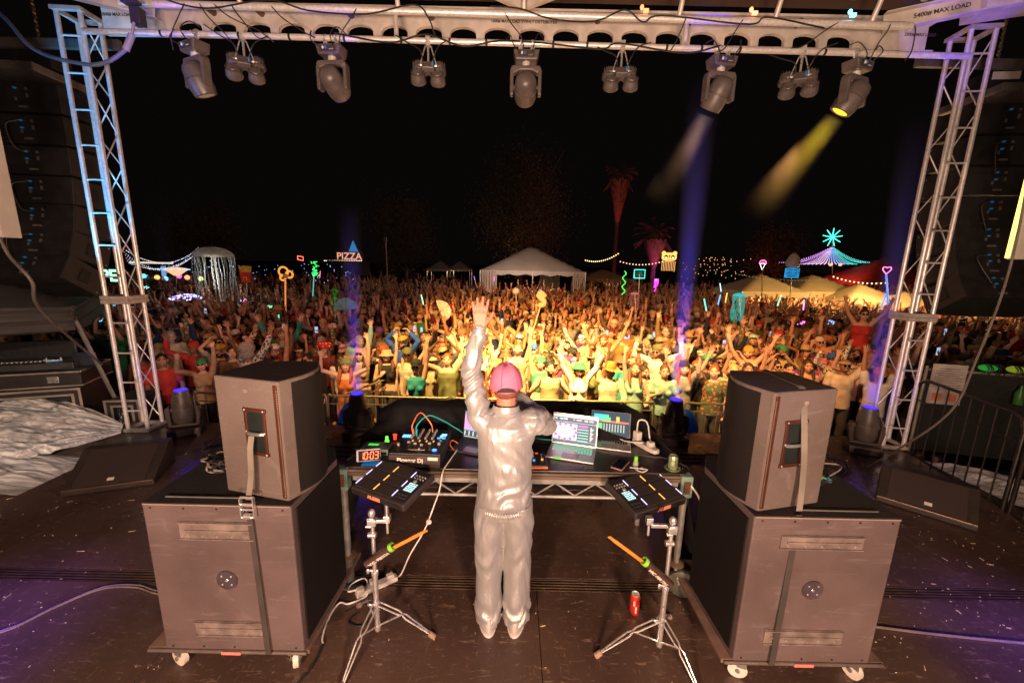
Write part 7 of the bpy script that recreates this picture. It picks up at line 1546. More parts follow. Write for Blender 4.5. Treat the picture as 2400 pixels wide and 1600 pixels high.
for x, y, w_, hh, lab in ((-2.04, 5.12, 2000, 2.4, 'haze in the blue beam beyond the mixer end'), (2.2, 5.15, 4500, 4.0, 'haze in the blue beam beyond the can holder end'), (4.66, 5.0, 1500, 3.6, 'haze in the blue beam by the warm lit tower')):
    beam((x, y, .66), (.0, .035, 1), hh, .09, .09+.035*hh, BLU, w_, 1.3, lab, 1.5)
beam((-4.36, 5.1, .66), (-.0, .035, 1), 2.5, .085, .16, BLU, 200, .15, 'faint haze in the blue beam by the blue lit tower')
def lens_at(x, aim, yaw): a = Matrix.Rotation(yaw, 3, 'Z') @ Vector(aim).normalized(); return Vector((x, 4.98, LP(x)-.435))+a*.205, a
s_, a_ = lens_at(2.24, (-.20, .5, -.84), R(8)); beam(s_, a_, 1.15, .115, .27, (1, .50, .22), 260, .6, 'haze in the whitish beam of the hanging moving head', 2.0)
s_, a_ = lens_at(3.74, (-.34, .42, -.84), R(22)); beam(s_, a_, 1.35, .115, .29, (1, .60, .01), 620, .8, 'haze in the yellow beam of the hanging moving head', 2.0)
# ---------------------------------------------------------------- far background
def at(x, y, Yv): return PY(x, y, Yv)
def canopy(c, w, d, zl, zp, mt, label, curtains=False, glow=None, group='festival tents'):
    t = T('festival_tent', label, 'tent', (c[0], c[1], GZ), 0, group); n = 16
    def rf(u, v):
        a, b_ = 2*u-1, 2*v-1; m_ = max(abs(a), abs(b_)); return (c[0]+a*w/2, c[1]+b_*d/2, zl+(zp-zl)*(1-m_)-.03*w*.2*math.sin(math.pi*m_))
    MB().sheet(rf, n, n).build('roof', mt, t, smooth=True)
    b = MB()
    for q in (-1, 1):
        b.sheet(lambda u, v: (c[0]+(2*u-1)*w/2, c[1]+q*d/2, zl-v*(.28+.05*math.sin(u*40))), 30, 2); b.sheet(lambda u, v: (c[0]+q*w/2, c[1]+(2*u-1)*d/2, zl-v*(.28+.05*math.sin(u*40))), 30, 2)
    b.build('valance', mt, t)
    for sx in (-1, 1):
        for sy in (-1, 1): MB().cyl((c[0]+sx*w/2, c[1]+sy*d/2, GZ), (c[0]+sx*w/2, c[1]+sy*d/2, zl), .035, n=8).build('pole', alu, t)
    if curtains:
        for (ua, ub) in ((0, .16), (.62, .85), (.88, 1.0)): MB().sheet(lambda u, v: (c[0]+(2*(ua+(ub-ua)*u)-1)*w/2, c[1]+(-d/2 if ub-ua < .2 else d/2-.1)+.06*math.sin(u*40), zl-.05-v*(zl-GZ)), 40, 4).build('curtain', mt, t, smooth=True)
        MB().cyl((c[0], c[1]-d/2, GZ), (c[0], c[1]-d/2, zl), .035, n=8).build('pole', alu, t)
    if glow: point('tent_lamp', (c[0], c[1]-.4, zl-.4), glow[0], glow[1], .2)
    return t
tw = mat('tent_white', (.5, .46, .42), .7, 0, .08, 1, .2, 3); tc_ = mat('tent_cream', (.60, .48, .28), .7, 0, .1, 1); tr_ = mat('tent_red_dark', (.25, .05, .05), .8, 0, .2, 1); tb_ = mat('tent_brown', (.30, .20, .14), .8)
c = at(1222, 640, 29); canopy((c.x, 31, 0), 7.2, 6.0, 1.75, 3.55, tw, 'large white frame tent with hanging curtains behind the crowd', True, ((1, .7, .55), 3))
point('tent_wash', (0.3, 24.5, 2.6), (1, .66, .5), 380, .3)
for x, w_, Yv, lab in ((1012, 2.9, 52, 'small lit white tent left of the big white tent'), (1056, 2.9, 54, 'small lit white tent nearest the big white tent')):
    c = at(x, 620, Yv); canopy((c.x, Yv, 0), w_, 2.8, 1.25, 2.3, tw, lab, False, ((1, .72, .45), 60))
c = at(1385, 620, 36); canopy((c.x, 36, 0), 4.3, 4, 1.1, 1.9, tb_, 'brown roofed tent with lit cream walls beside the big white tent', True, ((1, .65, .3), 110))
TT = [(1745, 21, 3.3, 1.55, 2.35, 'cream tent with lit inside, near the ice cream sign'), (1865, 22, 3.7, 1.55, 2.35, 'cream tent behind the blue question sign'), (1978, 20, 2.9, 1.25, 2.0, 'cream tent with bulbs along its edge near the neon heart'), (2085, 19, 2.4, 1.1, 1.7, 'cream tent partly hidden by the warm lit tower')]
for x, Yv, w_, zl, zp, lab in TT:
    c = at(x, 640, Yv); canopy((c.x, Yv, 0), w_, w_*.9, zl-.35, zp-.3, tc_, lab, False, ((1, .55, .15), 150)); point('tent_front_glow', (c.x, Yv-4.0, 1.8), (1, .60, .22), 220, .3)
c = at(2030, 600, 38); canopy((c.x, 38, 0), 8.5, 6, 1.2, 3.5, tr_, 'big dark red tent rising behind the cream tents', False, ((1, .1, .05), 120)); point('red_wash', (c.x-3, 30, 3.5), (1, .12, .08), 70, .3)
# star tent with strings of lights
t = T('star_tent', 'lit tent of purple and blue light strings under a teal star', 'light tent', (at(1912, 640, 40).x, 40, GZ)); ap = at(1912, 566, 40)
for kx, (c_, nm) in enumerate((((.65, .35, 1), 'purple_strand'), ((.75, .6, 1), 'lilac_strand'), ((.2, .5, 1), 'blue_strand'), ((.1, .85, .75), 'teal_strand'))):
    b = MB()
    for k in range(6):
        i_ = kx*6+k; bx = 1785+ (2010-1785)*i_/23; e = at(bx, 603+ (4 if 4 < i_ < 20 else 0), 40-2.5*math.sin(math.pi*i_/23)); n_ = 24
        for j in range(n_): p_ = ap.lerp(e, j/n_)-Vector((0, 0, .55*4*(j/n_)*(1-j/n_)*.7)); b.box(p_, (.042, .042, .042))
    b.build(nm, emit('string_'+nm, c_, 1.6), t)
b = MB()
for k in range(9): a = 2*math.pi*k/9+.17; b.cyl(at(1912, 545, 40), at(1912, 545, 40)+Vector((.95*math.cos(a), 0, .85*math.sin(a))), .05, .03, 6)
MB().sheet(lambda u, v: ap.lerp(at(1795+205*u, 606, 40.3-2.2*math.sin(math.pi*u)), v)-Vector((0, -.15, .9*v*(1-v))), 16, 6).build('cloth', mat('tent_red_dark', (.25, .05, .05), .8, 0, .2, 1), t, smooth=True); point('star_red_glow', at(1918, 612, 36.5), (1, .12, .05), 260, .2)  # red cloth added under the strands to carry the red glow
b.build('star', emit('star_teal', (.05, .85, .65), 2.6), t); MB().cyl(at(1912, 545, 40), at(1912, 640, 40), .05, n=6).build('mast', steel, t)
for x in (1908, 1930): tag(MB().ell(at(x, 608, 38), (.16, .1, .12), 10, 6).build('red_lamp', emit('red_lamp', (1, .12, .03), 5), smooth=True), 'red lamp glowing under the star tent, %s one' % ('nearer the cream tents' if x == 1908 else 'nearer the big red tent'), 'lamp')
# light strings
def lights(pts, cols, size, label, name='light_string', s=2.2):
    t = T(name, label, 'string lights', tuple(pts[0]), 0, None); MB().tube(pts, .008, 4).build('wire', cable_m, t)
    for q, cl in enumerate(cols):
        b = MB()
        for i, p_ in enumerate(pts):
            if i % len(cols) == q: b.ell(p_-Vector((0, 0, .03)), (size, size, size), 6, 4)
        b.build('bulb', emit('bulb_%d%d%d' % tuple(int(9*v) for v in cl), cl, s), t)
multi = ((1, .3, .15), (.2, .5, 1), (.9, .9, .8), (.6, .25, 1), (.2, 1, .6))
lst = [((285, 570), (455, 568), .9), ((285, 578), (450, 572), 1.1), ((288, 585), (455, 575), 1.0), ((290, 592), (452, 578), .9), ((292, 598), (450, 582), .7), ((295, 603), (440, 590), .5), ((290, 575), (400, 600), .3), ((330, 600), (455, 572), .4)]
for i, (a_, b_, d_) in enumerate(lst): lights(sag(at(*a_, 26), at(*b_, 25), d_, 38), multi, .017, 'multicoloured sagging light string, %s of those left of the jellyfish umbrella' % 'highest second third fourth fifth sixth seventh lowest'.split()[i])
lights(sag(at(1345, 597, 34), at(1420, 582, 33), .3, 16), ((1, .7, .25),), .05, 'warm bulb string above the brown roofed tent'); lights(sag(at(1425, 600, 34), at(1530, 597, 33), .3, 14), ((1, .45, .3),), .05, 'faint red bulb string running toward the lit bear sign')
lights(sag(at(1915, 634, 18), at(2035, 648, 17), .12, 12), ((1, .8, .4),), .03, 'small bulbs along the edge of the cream tent near the heart'); lights(sag(at(1690, 628, 19), at(1900, 640, 19), .15, 26), ((.25, .2, .15),), .014, 'dark cord strung along the front of the cream tents')
lights(sag(at(745, 598, 38), at(830, 598, 38), .0, 22), ((1, .75, .4),), .045, 'row of bulbs under the pizza sign')
# signs
t = T('pizza_sign', 'lit PIZZA letters on a dark stall roof', 'sign', at(802, 590, 38)); text('lettering', 'PIZZA', .85, frame(at(802, 589, 37.9), (1, 0, 0), (0, 0, 1)), emit('pizza_bulbs', (1, .42, .25), .8), t, bold=.012)
MB().box(tuple(at(802, 592, 38.3)), (2.6, .1, 1.3)).box(tuple(at(802, 615, 38.6)), (3.2, 2, 1.3)).build('stall', mat('stall_dark', (.03, .025, .03), .8), t)
q = at(812, 578, 38.2); MB().cyl(q, q+Vector((0, 0, 1.0)), .45, .02, 4).build('blue_peak', emit('blue_peak', (.03, .2, .45), .7), t)
t = T('bear_sign', 'glowing amber bear head sign over a lit carousel stall', 'sign', at(1537, 592, 40)); q = at(1537, 590, 40); am = emit('bear_amber', (1, .48, .10), 1.5); dk = mat('bear_dark', (.06, .03, .01), .7)
t.matrix_basis = Matrix.Translation(q); Mb = frame(q, (1, 0, 0), (0, 0, 1)); b = MB(); b.prism([(.92*math.cos(2*math.pi*k/28)*(1 if abs(math.cos(2*math.pi*k/28)) < .7 else .97), .52*abs(math.sin(2*math.pi*k/28))**.6*(1 if math.sin(2*math.pi*k/28) > 0 else -1)) for k in range(28)], -.1, .1, Mb); b.build('head', am, t)
for s in (-1, 1): MB().cyl(q+Vector((s*.68, .1, .45)), q+Vector((s*.68, -.1, .45)), .24, n=16).build('ear', am, t); MB().lathe([(.14, -.01), (.22, -.01), (.22, .01), (.14, .01)], 18, Matrix.Translation(q+Vector((s*.42, -.13, .0))) @ Matrix.Rotation(R(90), 4, 'X')).build('eye', dk, t); MB().ell(q+Vector((s*.42, -.12, -.1)), (.1, .03, .12)).build('eye_lamp', emit('bear_hot', (1, .85, .5), 4), t)
MB().box(tuple(q+Vector((0, -.13, .02))), (.10, .02, .25)).box(tuple(q+Vector((0, -.13, .17))), (.3, .02, .06)).box(tuple(q+Vector((0, -.13, -.35))), (.9, .02, .04)).build('nose', dk, t)
b = MB()
for k in range(9): b.box(tuple(q+Vector((-.8+.2*k, 0, -1.15))), (.05, .05, 1.1))
b.box(tuple(q+Vector((0, 0, -.62))), (1.7, .3, .05)); b.build('lit_columns', emit('carousel', (1, .5, .15), 1.), t); t.matrix_basis = t.matrix_basis @ Matrix.Scale(.78, 4)
def totem(name, label, cat, top, base, w=.018, m_=None):
    t = T(name, label, cat, tuple(base)); MB().cyl(base, top, w, n=8).build('pole', m_ or alu, t, smooth=True); return t
def ringshape(t, name, pts, r, m_): MB().tube(pts, r, 6).build(name, m_, t, smooth=True)
def cl(f, n=32): return [f(2*math.pi*k/n) for k in range(n+1)]
# egg and question sign
q = at(1822, 600, 15); t = totem('egg_totem', 'white egg with a surprised face above a blue lit question sign', 'totem', q-Vector((0, 0, .2)), at(1814, 690, 15.1))
MB().lathe([(.001, -.27), (.12, -.25), (.21, -.17), (.24, -.06), (.20, .08), (.12, .22), (.05, .29), (.001, .30)], 22, Matrix.Translation(q)).build('egg', mat('egg_white', (.42, .40, .36), .6), t, smooth=True)
MB().ell(q+Vector((.05, -.225, .05)), (.018, .01, .022)).ell(q+Vector((.12, -.20, .05)), (.018, .01, .022)).ell(q+Vector((.09, -.22, -.05)), (.025, .01, .04)).build('face', dk, t, smooth=True)
q = at(1819, 627, 14.8); MB().box(tuple(q), (.50, .04, .34)).build('sign_board', emit('sign_blue', (.02, .28, .62), .9), t); 
text('lettering', 'YOU GET\nLAID LAST\nNIGHT?', .105, frame(q+Vector((0, -.025, 0)), (1, 0, 0), (0, 0, 1)), mat('sign_ink', (.02, .04, .08), .8), t, bold=.003)
# ice cream and heart neons
pk_ = emit('neon_pink', (1, .15, .45), 3.); q = at(1752, 606, 17); t = totem('ice_cream_neon', 'pink and white neon ice cream cone on a pole', 'neon totem', q-Vector((0, 0, .2)), at(1750, 690, 17.2), .015, cable_m)
ringshape(t, 'scoop', [q+Vector((.14*math.cos(a), 0, .03+.12*abs(math.sin(a)) if math.sin(a) > 0 else .03+.03*math.sin(a*3))) for a in [2*math.pi*k/30 for k in range(31)]], .014, pk_); ringshape(t, 'cone', [q+Vector((-.11, 0, 0)), q+Vector((0, 0, -.24)), q+Vector((.11, 0, 0)), q+Vector((-.11, 0, 0))], .012, emit('neon_white', (1, .85, .75), 2.5))
q = at(2037, 621, 15.5); t = totem('heart_neon', 'pink neon heart on a blue wound pole near the tower', 'neon totem', q-Vector((0, 0, .12)), at(2040, 700, 15.5), .03, emit('pole_blue', (.05, .2, .9), 1.2))
ringshape(t, 'heart', cl(lambda a: q+Vector((.16*math.sin(a)**3, 0, .02+.125*(math.cos(a)-.38*math.cos(2*a)-.15*math.cos(3*a)))), 40), .015, pk_)
# jellyfish
def jelly(q, r_, L_, cm, sm_, label, base, n=16, seed=1, name='jellyfish_totem', rope=None):
    t = totem(name, label, 'jellyfish totem', q, base); rr = random.Random(seed)
    MB().sheet(lambda u, v: q+Vector((r_*math.sin(v*math.pi/2)*math.cos(2*math.pi*u)*(1+.03*math.sin(u*50)*v), r_*math.sin(v*math.pi/2)*math.sin(2*math.pi*u), r_*.55*(math.cos(v*math.pi/2)))), 32, 8).build('dome', cm, t, smooth=True)
    b = MB()
    for k in range(n):
        a = 2*math.pi*k/n+rr.random()*.2; rr2 = r_*rr.uniform(.8, 1); b.tube([q+Vector((rr2*math.cos(a)+.03*math.sin(j*1.1+k), rr2*math.sin(a), -j*L_*rr.uniform(.9, 1)/8)) for j in range(9)], .012*max(.5, r_*1.3), 4)
    b.build('tentacles', sm_, t)
    if rope: 
        for k in range(2): MB().tube([q+Vector((-.08+.14*k+.04*math.sin(j*2.2+k), 0, -j*L_*.62/16)) for j in range(17)], [.018 if j % 2 else .034 for j in range(17)], 6).build('ruffle', rope, t, smooth=True)
    return t
glassy = mat('umbrella_clear', (.6, .58, .52), .3, alpha=.75); strm = mat('streamer_white', (.42, .42, .42), .5, alpha=.6)
jelly(at(490, 590, 15), .66, 1.85, glassy, strm, 'large clear umbrella jellyfish with white streamers above the crowd', at(512, 715, 14.6), 26, 3, 'jellyfish_umbrella', mat('ruffle_white', (.7, .68, .62), .6)); point('jelly_glow', at(490, 625, 14.2), (.8, .85, .8), 34, .2)
jelly(at(1698, 680, 11.5), .16, .72, emit('jelly_teal', (.02, .55, .62), .75), emit('jelly_teal2', (.04, .5, .42), .5), 'teal glowing jellyfish with glittering tentacles', at(1704, 780, 11.4), 26, 4); jelly(at(1458, 676, 13.5), .14, .45, emit('jelly_pink', (.75, .25, .18), .45), emit('jelly_pink2', (.6, .2, .15), .3), 'small pink jellyfish on a pole in the crowd', at(1462, 740, 13.4), 16, 5)
# fries carton
q = at(565, 635, 17); t = totem('fries_totem', 'red fries carton with a yellow letter on a pole', 'totem', q, at(570, 700, 17)); redp = mat('fries_red', (.6, .03, .015), .6); yf = mat('fries_yellow', (.8, .45, .06), .6)
MB().prism([(-.17, -.25), (.17, -.25), (.22, .18), (-.22, .18)], -.06, .06, frame(q, (1, 0, 0), (0, 0, 1))).build('carton', redp, t)
b = MB(); rr = random.Random(2)
for k in range(13): b.box((0, 0, .15), (.028, .028, .36+.1*rr.random()), M=Matrix.Translation(q+Vector((-.18+.03*k, .0, .08))) @ Matrix.Rotation(R(-14+2.3*k), 4, 'Y'))
b.build('fries', yf, t); text('lettering', 'M', .22, frame(q+Vector((0, -.065, -.08)), (1, 0, 0), (0, 0, 1)), yf, t, bold=.006)
point('fries_glow', q+Vector((0, -1.2, .1)), (1, .5, .3), 4, .1)
# glowing curled totem and candy pole
og = emit('totem_orange', (1, .36, .06), .9); q = at(655, 630, 12.5); t = totem('orange_totem', 'orange glowing curled totem on a candy striped pole', 'totem', q, at(656, 735, 12.3), .022, emit('pole_amber', (.9, .35, .08), .8))
for (dx, dz, r_) in ((-.05, .08, .14), (.13, .0, .10), (-.08, -.10, .08)): ringshape(t, 'curl', cl(lambda a: q+Vector((dx+r_*math.cos(a), 0, dz+r_*math.sin(a))), 20), .03, og)
MB().ell(q+Vector((.02, -.02, -.05)), (.09, .05, .07)).build('face', mat('face_gold', (.7, .5, .2), .6), t, smooth=True)
b = MB()
for k in range(16): p_ = q.lerp(at(656, 735, 12.3), .12+.88*k/16); b.lathe([(.024, -.02), (.026, .0), (.024, .02)], 8, Matrix.Translation(p_) @ Matrix.Rotation(.5, 4, 'Y'))
b.build('stripe', emit('pole_red', (.8, .12, .03), .8), t)
# golden curl wand, white ball, fans
gd = emit('gold_curl', (.85, .48, .12), .8); q = at(1243, 690, 10.6); t = totem('gold_totem', 'golden S shaped balloon on a leaning wooden stick', 'totem', q-Vector((0, 0, .1)), at(1212, 800, 10.2), .018, mat('stick_wood', (.6, .4, .2), .6))
ringshape(t, 'balloon', spline([q+Vector(v) for v in ((.10, 0, .10), (0, 0, .2), (-.07, 0, .13), (.0, 0, .05), (.08, 0, -.02), (.04, 0, -.11), (-.06, 0, -.12))]), .062, gd); MB().cyl(q+Vector((-.15, 0, -.13)), q+Vector((.12, 0, -.12)), .02, n=6).build('crossbar', gd, t)
q = at(1185, 669, 14); t = totem('ball_totem', 'pale round ball lamp held above heads behind the raised hand', 'totem', q, at(1187, 720, 14)); MB().ell(q, (.13, .13, .13)).build('ball', mat('ball_pale', (.6, .6, .55), .5), t, smooth=True)
def fan(x, y, Yv, r_, a0, m_, label):
    q = at(x, y, Yv); t = T('hand_fan', label, 'hand fan', tuple(q)); b = MB(); n = 14
    for k in range(n):
        a, a2 = R(a0)+k*R(170)/n, R(a0)+(k+1)*R(170)/n; o1 = .01*(k % 2); b.v += [tuple(q+Vector((.04*math.cos(a), o1, .04*math.sin(a)))), tuple(q+Vector((r_*math.cos(a), o1, r_*math.sin(a)))), tuple(q+Vector((r_*math.cos(a2), .01-o1, r_*math.sin(a2)))), tuple(q+Vector((.04*math.cos(a2), .01-o1, .04*math.sin(a2))))]; b.f.append(tuple(range(4*k, 4*k+4)))
    b.build('leaf', m_, t, solid=.004); MB().tube([q+Vector((0, 0, 0)), q+Vector((0, .02, -.25))], .012, 5).build('handle', blackp, t)
fan(1010, 715, 10.8, .30, -60, mat('fan_pale', (.55, .5, .45), .6), 'pale open folding fan held high near the centre'); fan(795, 712, 10.5, .32, 10, mat('fan_blue', (.12, .30, .40), .6), 'blue open folding fan beside the blue beam')
# alien, green neon tree, umbrella of light, neon loop signs
ag = mat('alien_green', (.05, .42, .06), .3); q = at(768, 670, 11.5); t = totem('alien_balloon', 'shiny green alien balloon held above the crowd', 'balloon', q, at(770, 730, 11.4), .01)
b = MB().ell(q, (.10, .08, .12)).ell(q+Vector((0, 0, -.24)), (.06, .05, .14)); 
for s in (-1, 1): b.tube([q+Vector((s*.04, 0, -.16)), q+Vector((s*.14, 0, -.28)), q+Vector((s*.10, 0, -.40))], .022, 7).tube([q+Vector((s*.03, 0, -.36)), q+Vector((s*.06, 0, -.55))], .028, 7)
b.build('body', ag, t, smooth=True); MB().ell(q+Vector((-.04, -.075, .01)), (.025, .01, .04)).ell(q+Vector((.04, -.075, .01)), (.025, .01, .04)).build('eye', blackp, t, smooth=True)
gn = emit('neon_green', (.05, .9, .12), 1.5); q = at(722, 615, 17); t = totem('green_neon_palm', 'green lit palm shaped totem with teal strip pole', 'neon totem', q, at(718, 690, 17), .02, emit('pole_teal', (.1, .6, .6), .8))
b = MB(); rr = random.Random(8)
for k in range(60): b.box(q+Vector((rr.gauss(0, .07), 0, rr.uniform(-.35, .25))), (.03, .03, .03))
b.build('leaf_lights', gn, t)
q = at(1433, 650, 16); t = T('green_light_strand', 'wavy green strand of lights left of the teal framed sign', 'light strand', tuple(q)); b = MB()
for k in range(34): b.box(q+Vector((.06*math.sin(k*.5), 0, .45-.027*k)), (.03, .03, .03))
b.build('bulbs', gn, t)
q = at(1469, 629, 17); t = totem('teal_frame_sign', 'dark sign board outlined with a teal light frame', 'sign', q, at(1466, 690, 17)); tl = emit('frame_teal', (.05, .8, .65), 1.6)
ringshape(t, 'light_frame', [q+Vector(v) for v in ((-.22, 0, -.17), (.22, 0, -.17), (.22, 0, .17), (-.22, 0, .17), (-.22, 0, -.17))], .022, tl); MB().box(tuple(q+Vector((0, .03, 0))), (.42, .02, .32)).build('board', mat('board_dark', (.02, .04, .03), .7), t)
text('lettering', 'I LIKE\nIT HERE', .09, frame(q+Vector((0, .015, 0)), (1, 0, 0), (0, 0, 1)), emit('sign_dim_green', (.1, .35, .2), .7), t)
q = at(430, 686, 12.5); t = totem('sparkling_umbrella', 'umbrella sparkling with violet and blue lights in the crowd', 'light umbrella', q+Vector((0, 0, .1)), at(426, 730, 12.5))
for c_, nm, sd_ in (((.25, .35, 1), 'blue_lights', 1), ((.7, .3, 1), 'violet_lights', 2), ((.8, .9, 1), 'white_lights', 3)):
    b = MB(); rr = random.Random(sd_)
    for k in range(46): a = rr.uniform(0, 6.28); v = rr.random()**.6; b.box(q+Vector((.46*v*math.cos(a), .46*v*math.sin(a), .14*(1-v*v))), (.022, .022, .022))
    b.build(nm, emit('umb_'+nm, c_, 2.), t)
MB().sheet(lambda u, v: q+Vector((.45*v*math.cos(2*math.pi*u), .45*v*math.sin(2*math.pi*u), .12*(1-v*v)+.0)), 20, 5).build('canopy', mat('umbrella_violet', (.15, .08, .3), .6), t, smooth=True)
q = at(405, 622, 20); t = totem('saucer_lamp', 'lit saucer shaped lamp over the stalls left of jellyfish umbrella', 'lamp', q, at(405, 680, 20)); MB().lathe([(.001, -.25), (.12, -.22), (.42, .02), (.55, .06), (.2, .16), (.001, .18)], 26, Matrix.Translation(q)).build('saucer', emit('saucer', (.95, .55, .3), .9), t, smooth=True)
b = MB()
for k in range(10): a = 2*math.pi*k/10; b.tube([q+Vector((.3*math.cos(a), .3*math.sin(a), .12)), q+Vector((.55*math.cos(a), .55*math.sin(a), .06))], .025, 5)
b.build('blue_spokes', emit('spoke_blue', (.15, .5, 1), 1.6), t)
t = totem('pink_led_totem', 'small pink glowing rectangle on a pole over the left crowd', 'neon totem', at(600, 663, 16)*1, at(612, 720, 16)) if False else totem('pink_led_totem', 'pink glowing T shaped light beside the blue lit tower', 'neon totem', at(204, 672, 15), at(210, 730, 15), .012, pk_); MB().box(tuple(at(204, 670, 15)), (.32, .03, .06)).build('bar', emit('neon_red', (1, .15, .08), 3), t)
t = T('red_led_sign', 'small red outlined sign glowing in the dark left of the pizza stall', 'sign', tuple(at(690, 593, 30))); ringshape(t, 'light_frame', [at(690, 593, 30)+Vector(v) for v in ((-.2, 0, -.1), (.2, 0, -.16), (.2, 0, .1), (-.2, 0, .16), (-.2, 0, -.1))], .022, emit('neon_red', (1, .15, .08), 3))
t = T('lamp_pole', 'tall thin pole with a small camera head standing in the crowd', 'pole', tuple(at(893, 700, 18))); MB().cyl(at(893, 700, 18), at(886, 553, 18), .02, n=8).build('mast', mat('pole_brown', (.3, .2, .12), .6), t); MB().box(tuple(at(885, 549, 18)), (.12, .1, .16)).ell(at(885, 545, 18), (.05, .05, .05)).build('head', blackp, t)
# glow sticks and small totems scattered through the crowd
gsl = [(1244, 692-15, 12, (1, .1, .5), 'pink'), (1790, 690, 12, (.2, .9, .4), 'green'), (1846, 700, 12.5, (.9, .3, .7), 'rose'), (2030, 690, 11, (.05, .2, 1), 'blue'), (1652, 688, 13, (.1, .4, .95), 'deep blue'), (1668, 684, 13, (1, .45, .1), 'orange'), (735, 630, 20, (1, .1, .5), 'hot pink'), (1135, 640, 28, (1, .15, .7), 'magenta'), (1090, 640, 28, (.3, .2, 1), 'violet'), (640, 735, 12, (.05, .7, .6), 'teal'), (1620, 700, 11, (.1, .8, .6), 'sea green'), (1655, 660, 16, (.4, .8, 1), 'pale blue'), (970, 688, 13, (.3, .9, .5), 'mint')]
for x, y, Yv, c_, w_ in gsl:
    q = at(x, y, Yv); a = (x*7 % 60-30)/60; tag(MB().cyl(q-Vector((.10*a, 0, .16)), q+Vector((.10*a, 0, .16)), .016, n=8).build('glow_stick', emit('glow_'+w_.replace(' ', '_'), c_, 2.), smooth=True), '%s glowing stick raised above the dark crowd' % w_, 'glow stick', 'glow sticks in the crowd')
for i, (x, y, Yv, c_, w_) in enumerate([(1437, 775, 9.5, (.2, .4, 1), 'blue'), (1910, 740, 11, (.2, .4, 1), 'bright blue'), (1840, 742, 11, (.8, .2, .9), 'violet'), (335, 660, 14, (.2, .9, .9), 'cyan'), (260, 700, 13, (.1, .4, 1), 'azure'), (560, 690, 13, (.9, .3, .8), 'pink'), (620, 705, 12, (.2, .9, .4), 'green'), (235, 735, 12, (.1, .6, 1), 'pale blue')]):
    q = at(x, y, Yv); b = MB(); rr = random.Random(i)
    for k in range(9): b.ell(q+Vector((rr.uniform(-.1, .1), 0, rr.uniform(-.04, .05))), (.014, .014, .014), 6, 4)
    tag(b.build('fairy_lights', emit('crown_%d' % i, c_, 2.4)), '%s cluster of tiny lights worn or held in the crowd' % w_, 'light crown', 'light crowns in the crowd')
b = MB(); rr = random.Random(31)
for k in range(70): b.ell(at(rr.gauss(1640, 40), rr.uniform(590, 640), rr.uniform(30, 45)), (.032, .032, .032), 5, 3)
tag(b.build('distant_bulbs', emit('distant_bulbs', (1, .45, .15), 1.6)), 'scatter of tiny orange bulbs on the far stalls', 'bulbs', kind='stuff')
b = MB()
for k in range(90): b.ell(at(rr.uniform(300, 820), rr.uniform(605, 650), rr.uniform(24, 40)), (.03, .03, .03), 5, 3)
tag(b.build('distant_bulbs', emit('distant_bulbs_cool', (.3, .5, 1), 1.2)), 'scatter of tiny cool lights on the stalls beyond the jellyfish umbrella', 'bulbs', kind='stuff')
for x0, x1, y0, y1, c_, lab in ((300, 395, 601, 606, (.85, .75, .55), 'long pale lit awning under the coloured light strings'), (372, 380, 612, 640, (.2, .35, .6), 'bluish lit doorway of a stall under the light strings')):
    a_ = at(x0, y0, 24); b_ = at(x1, y1, 24); tag(MB().box(tuple((a_+b_)/2), (abs(b_.x-a_.x), .2, abs(a_.z-b_.z)+.02)).build('stall_light', emit('stall_%d' % x0, c_, .8)), lab, 'stall light')
t = T('market_stall', 'low dark stall roof with coloured globes beyond the left crowd', 'stall', (at(400, 640, 24).x, 24, GZ)); MB().box((at(400, 640, 25).x, 25, .9), (5.5, 3, .12)).build('roof', mat('stall_roof', (.1, .08, .12), .7), t)
for k in range(4): MB().cyl((at(400, 640, 25).x-2.6+1.73*k, 23.6, GZ), (at(400, 640, 25).x-2.6+1.73*k, 23.6, .85), .05, n=8).build('post', alu, t)
for k, c_ in enumerate(((.1, .7, .9), (1, .4, .1), (.2, .6, 1), (1, .1, .4), (1, .3, .15), (.8, .9, .3))): MB().ell(at(330+25*k+(k % 2)*6, 634+3*(k % 3), 23.4), (.13, .13, .13)).build('globe', emit('globe%d' % k, c_, 1.8), t, smooth=True)
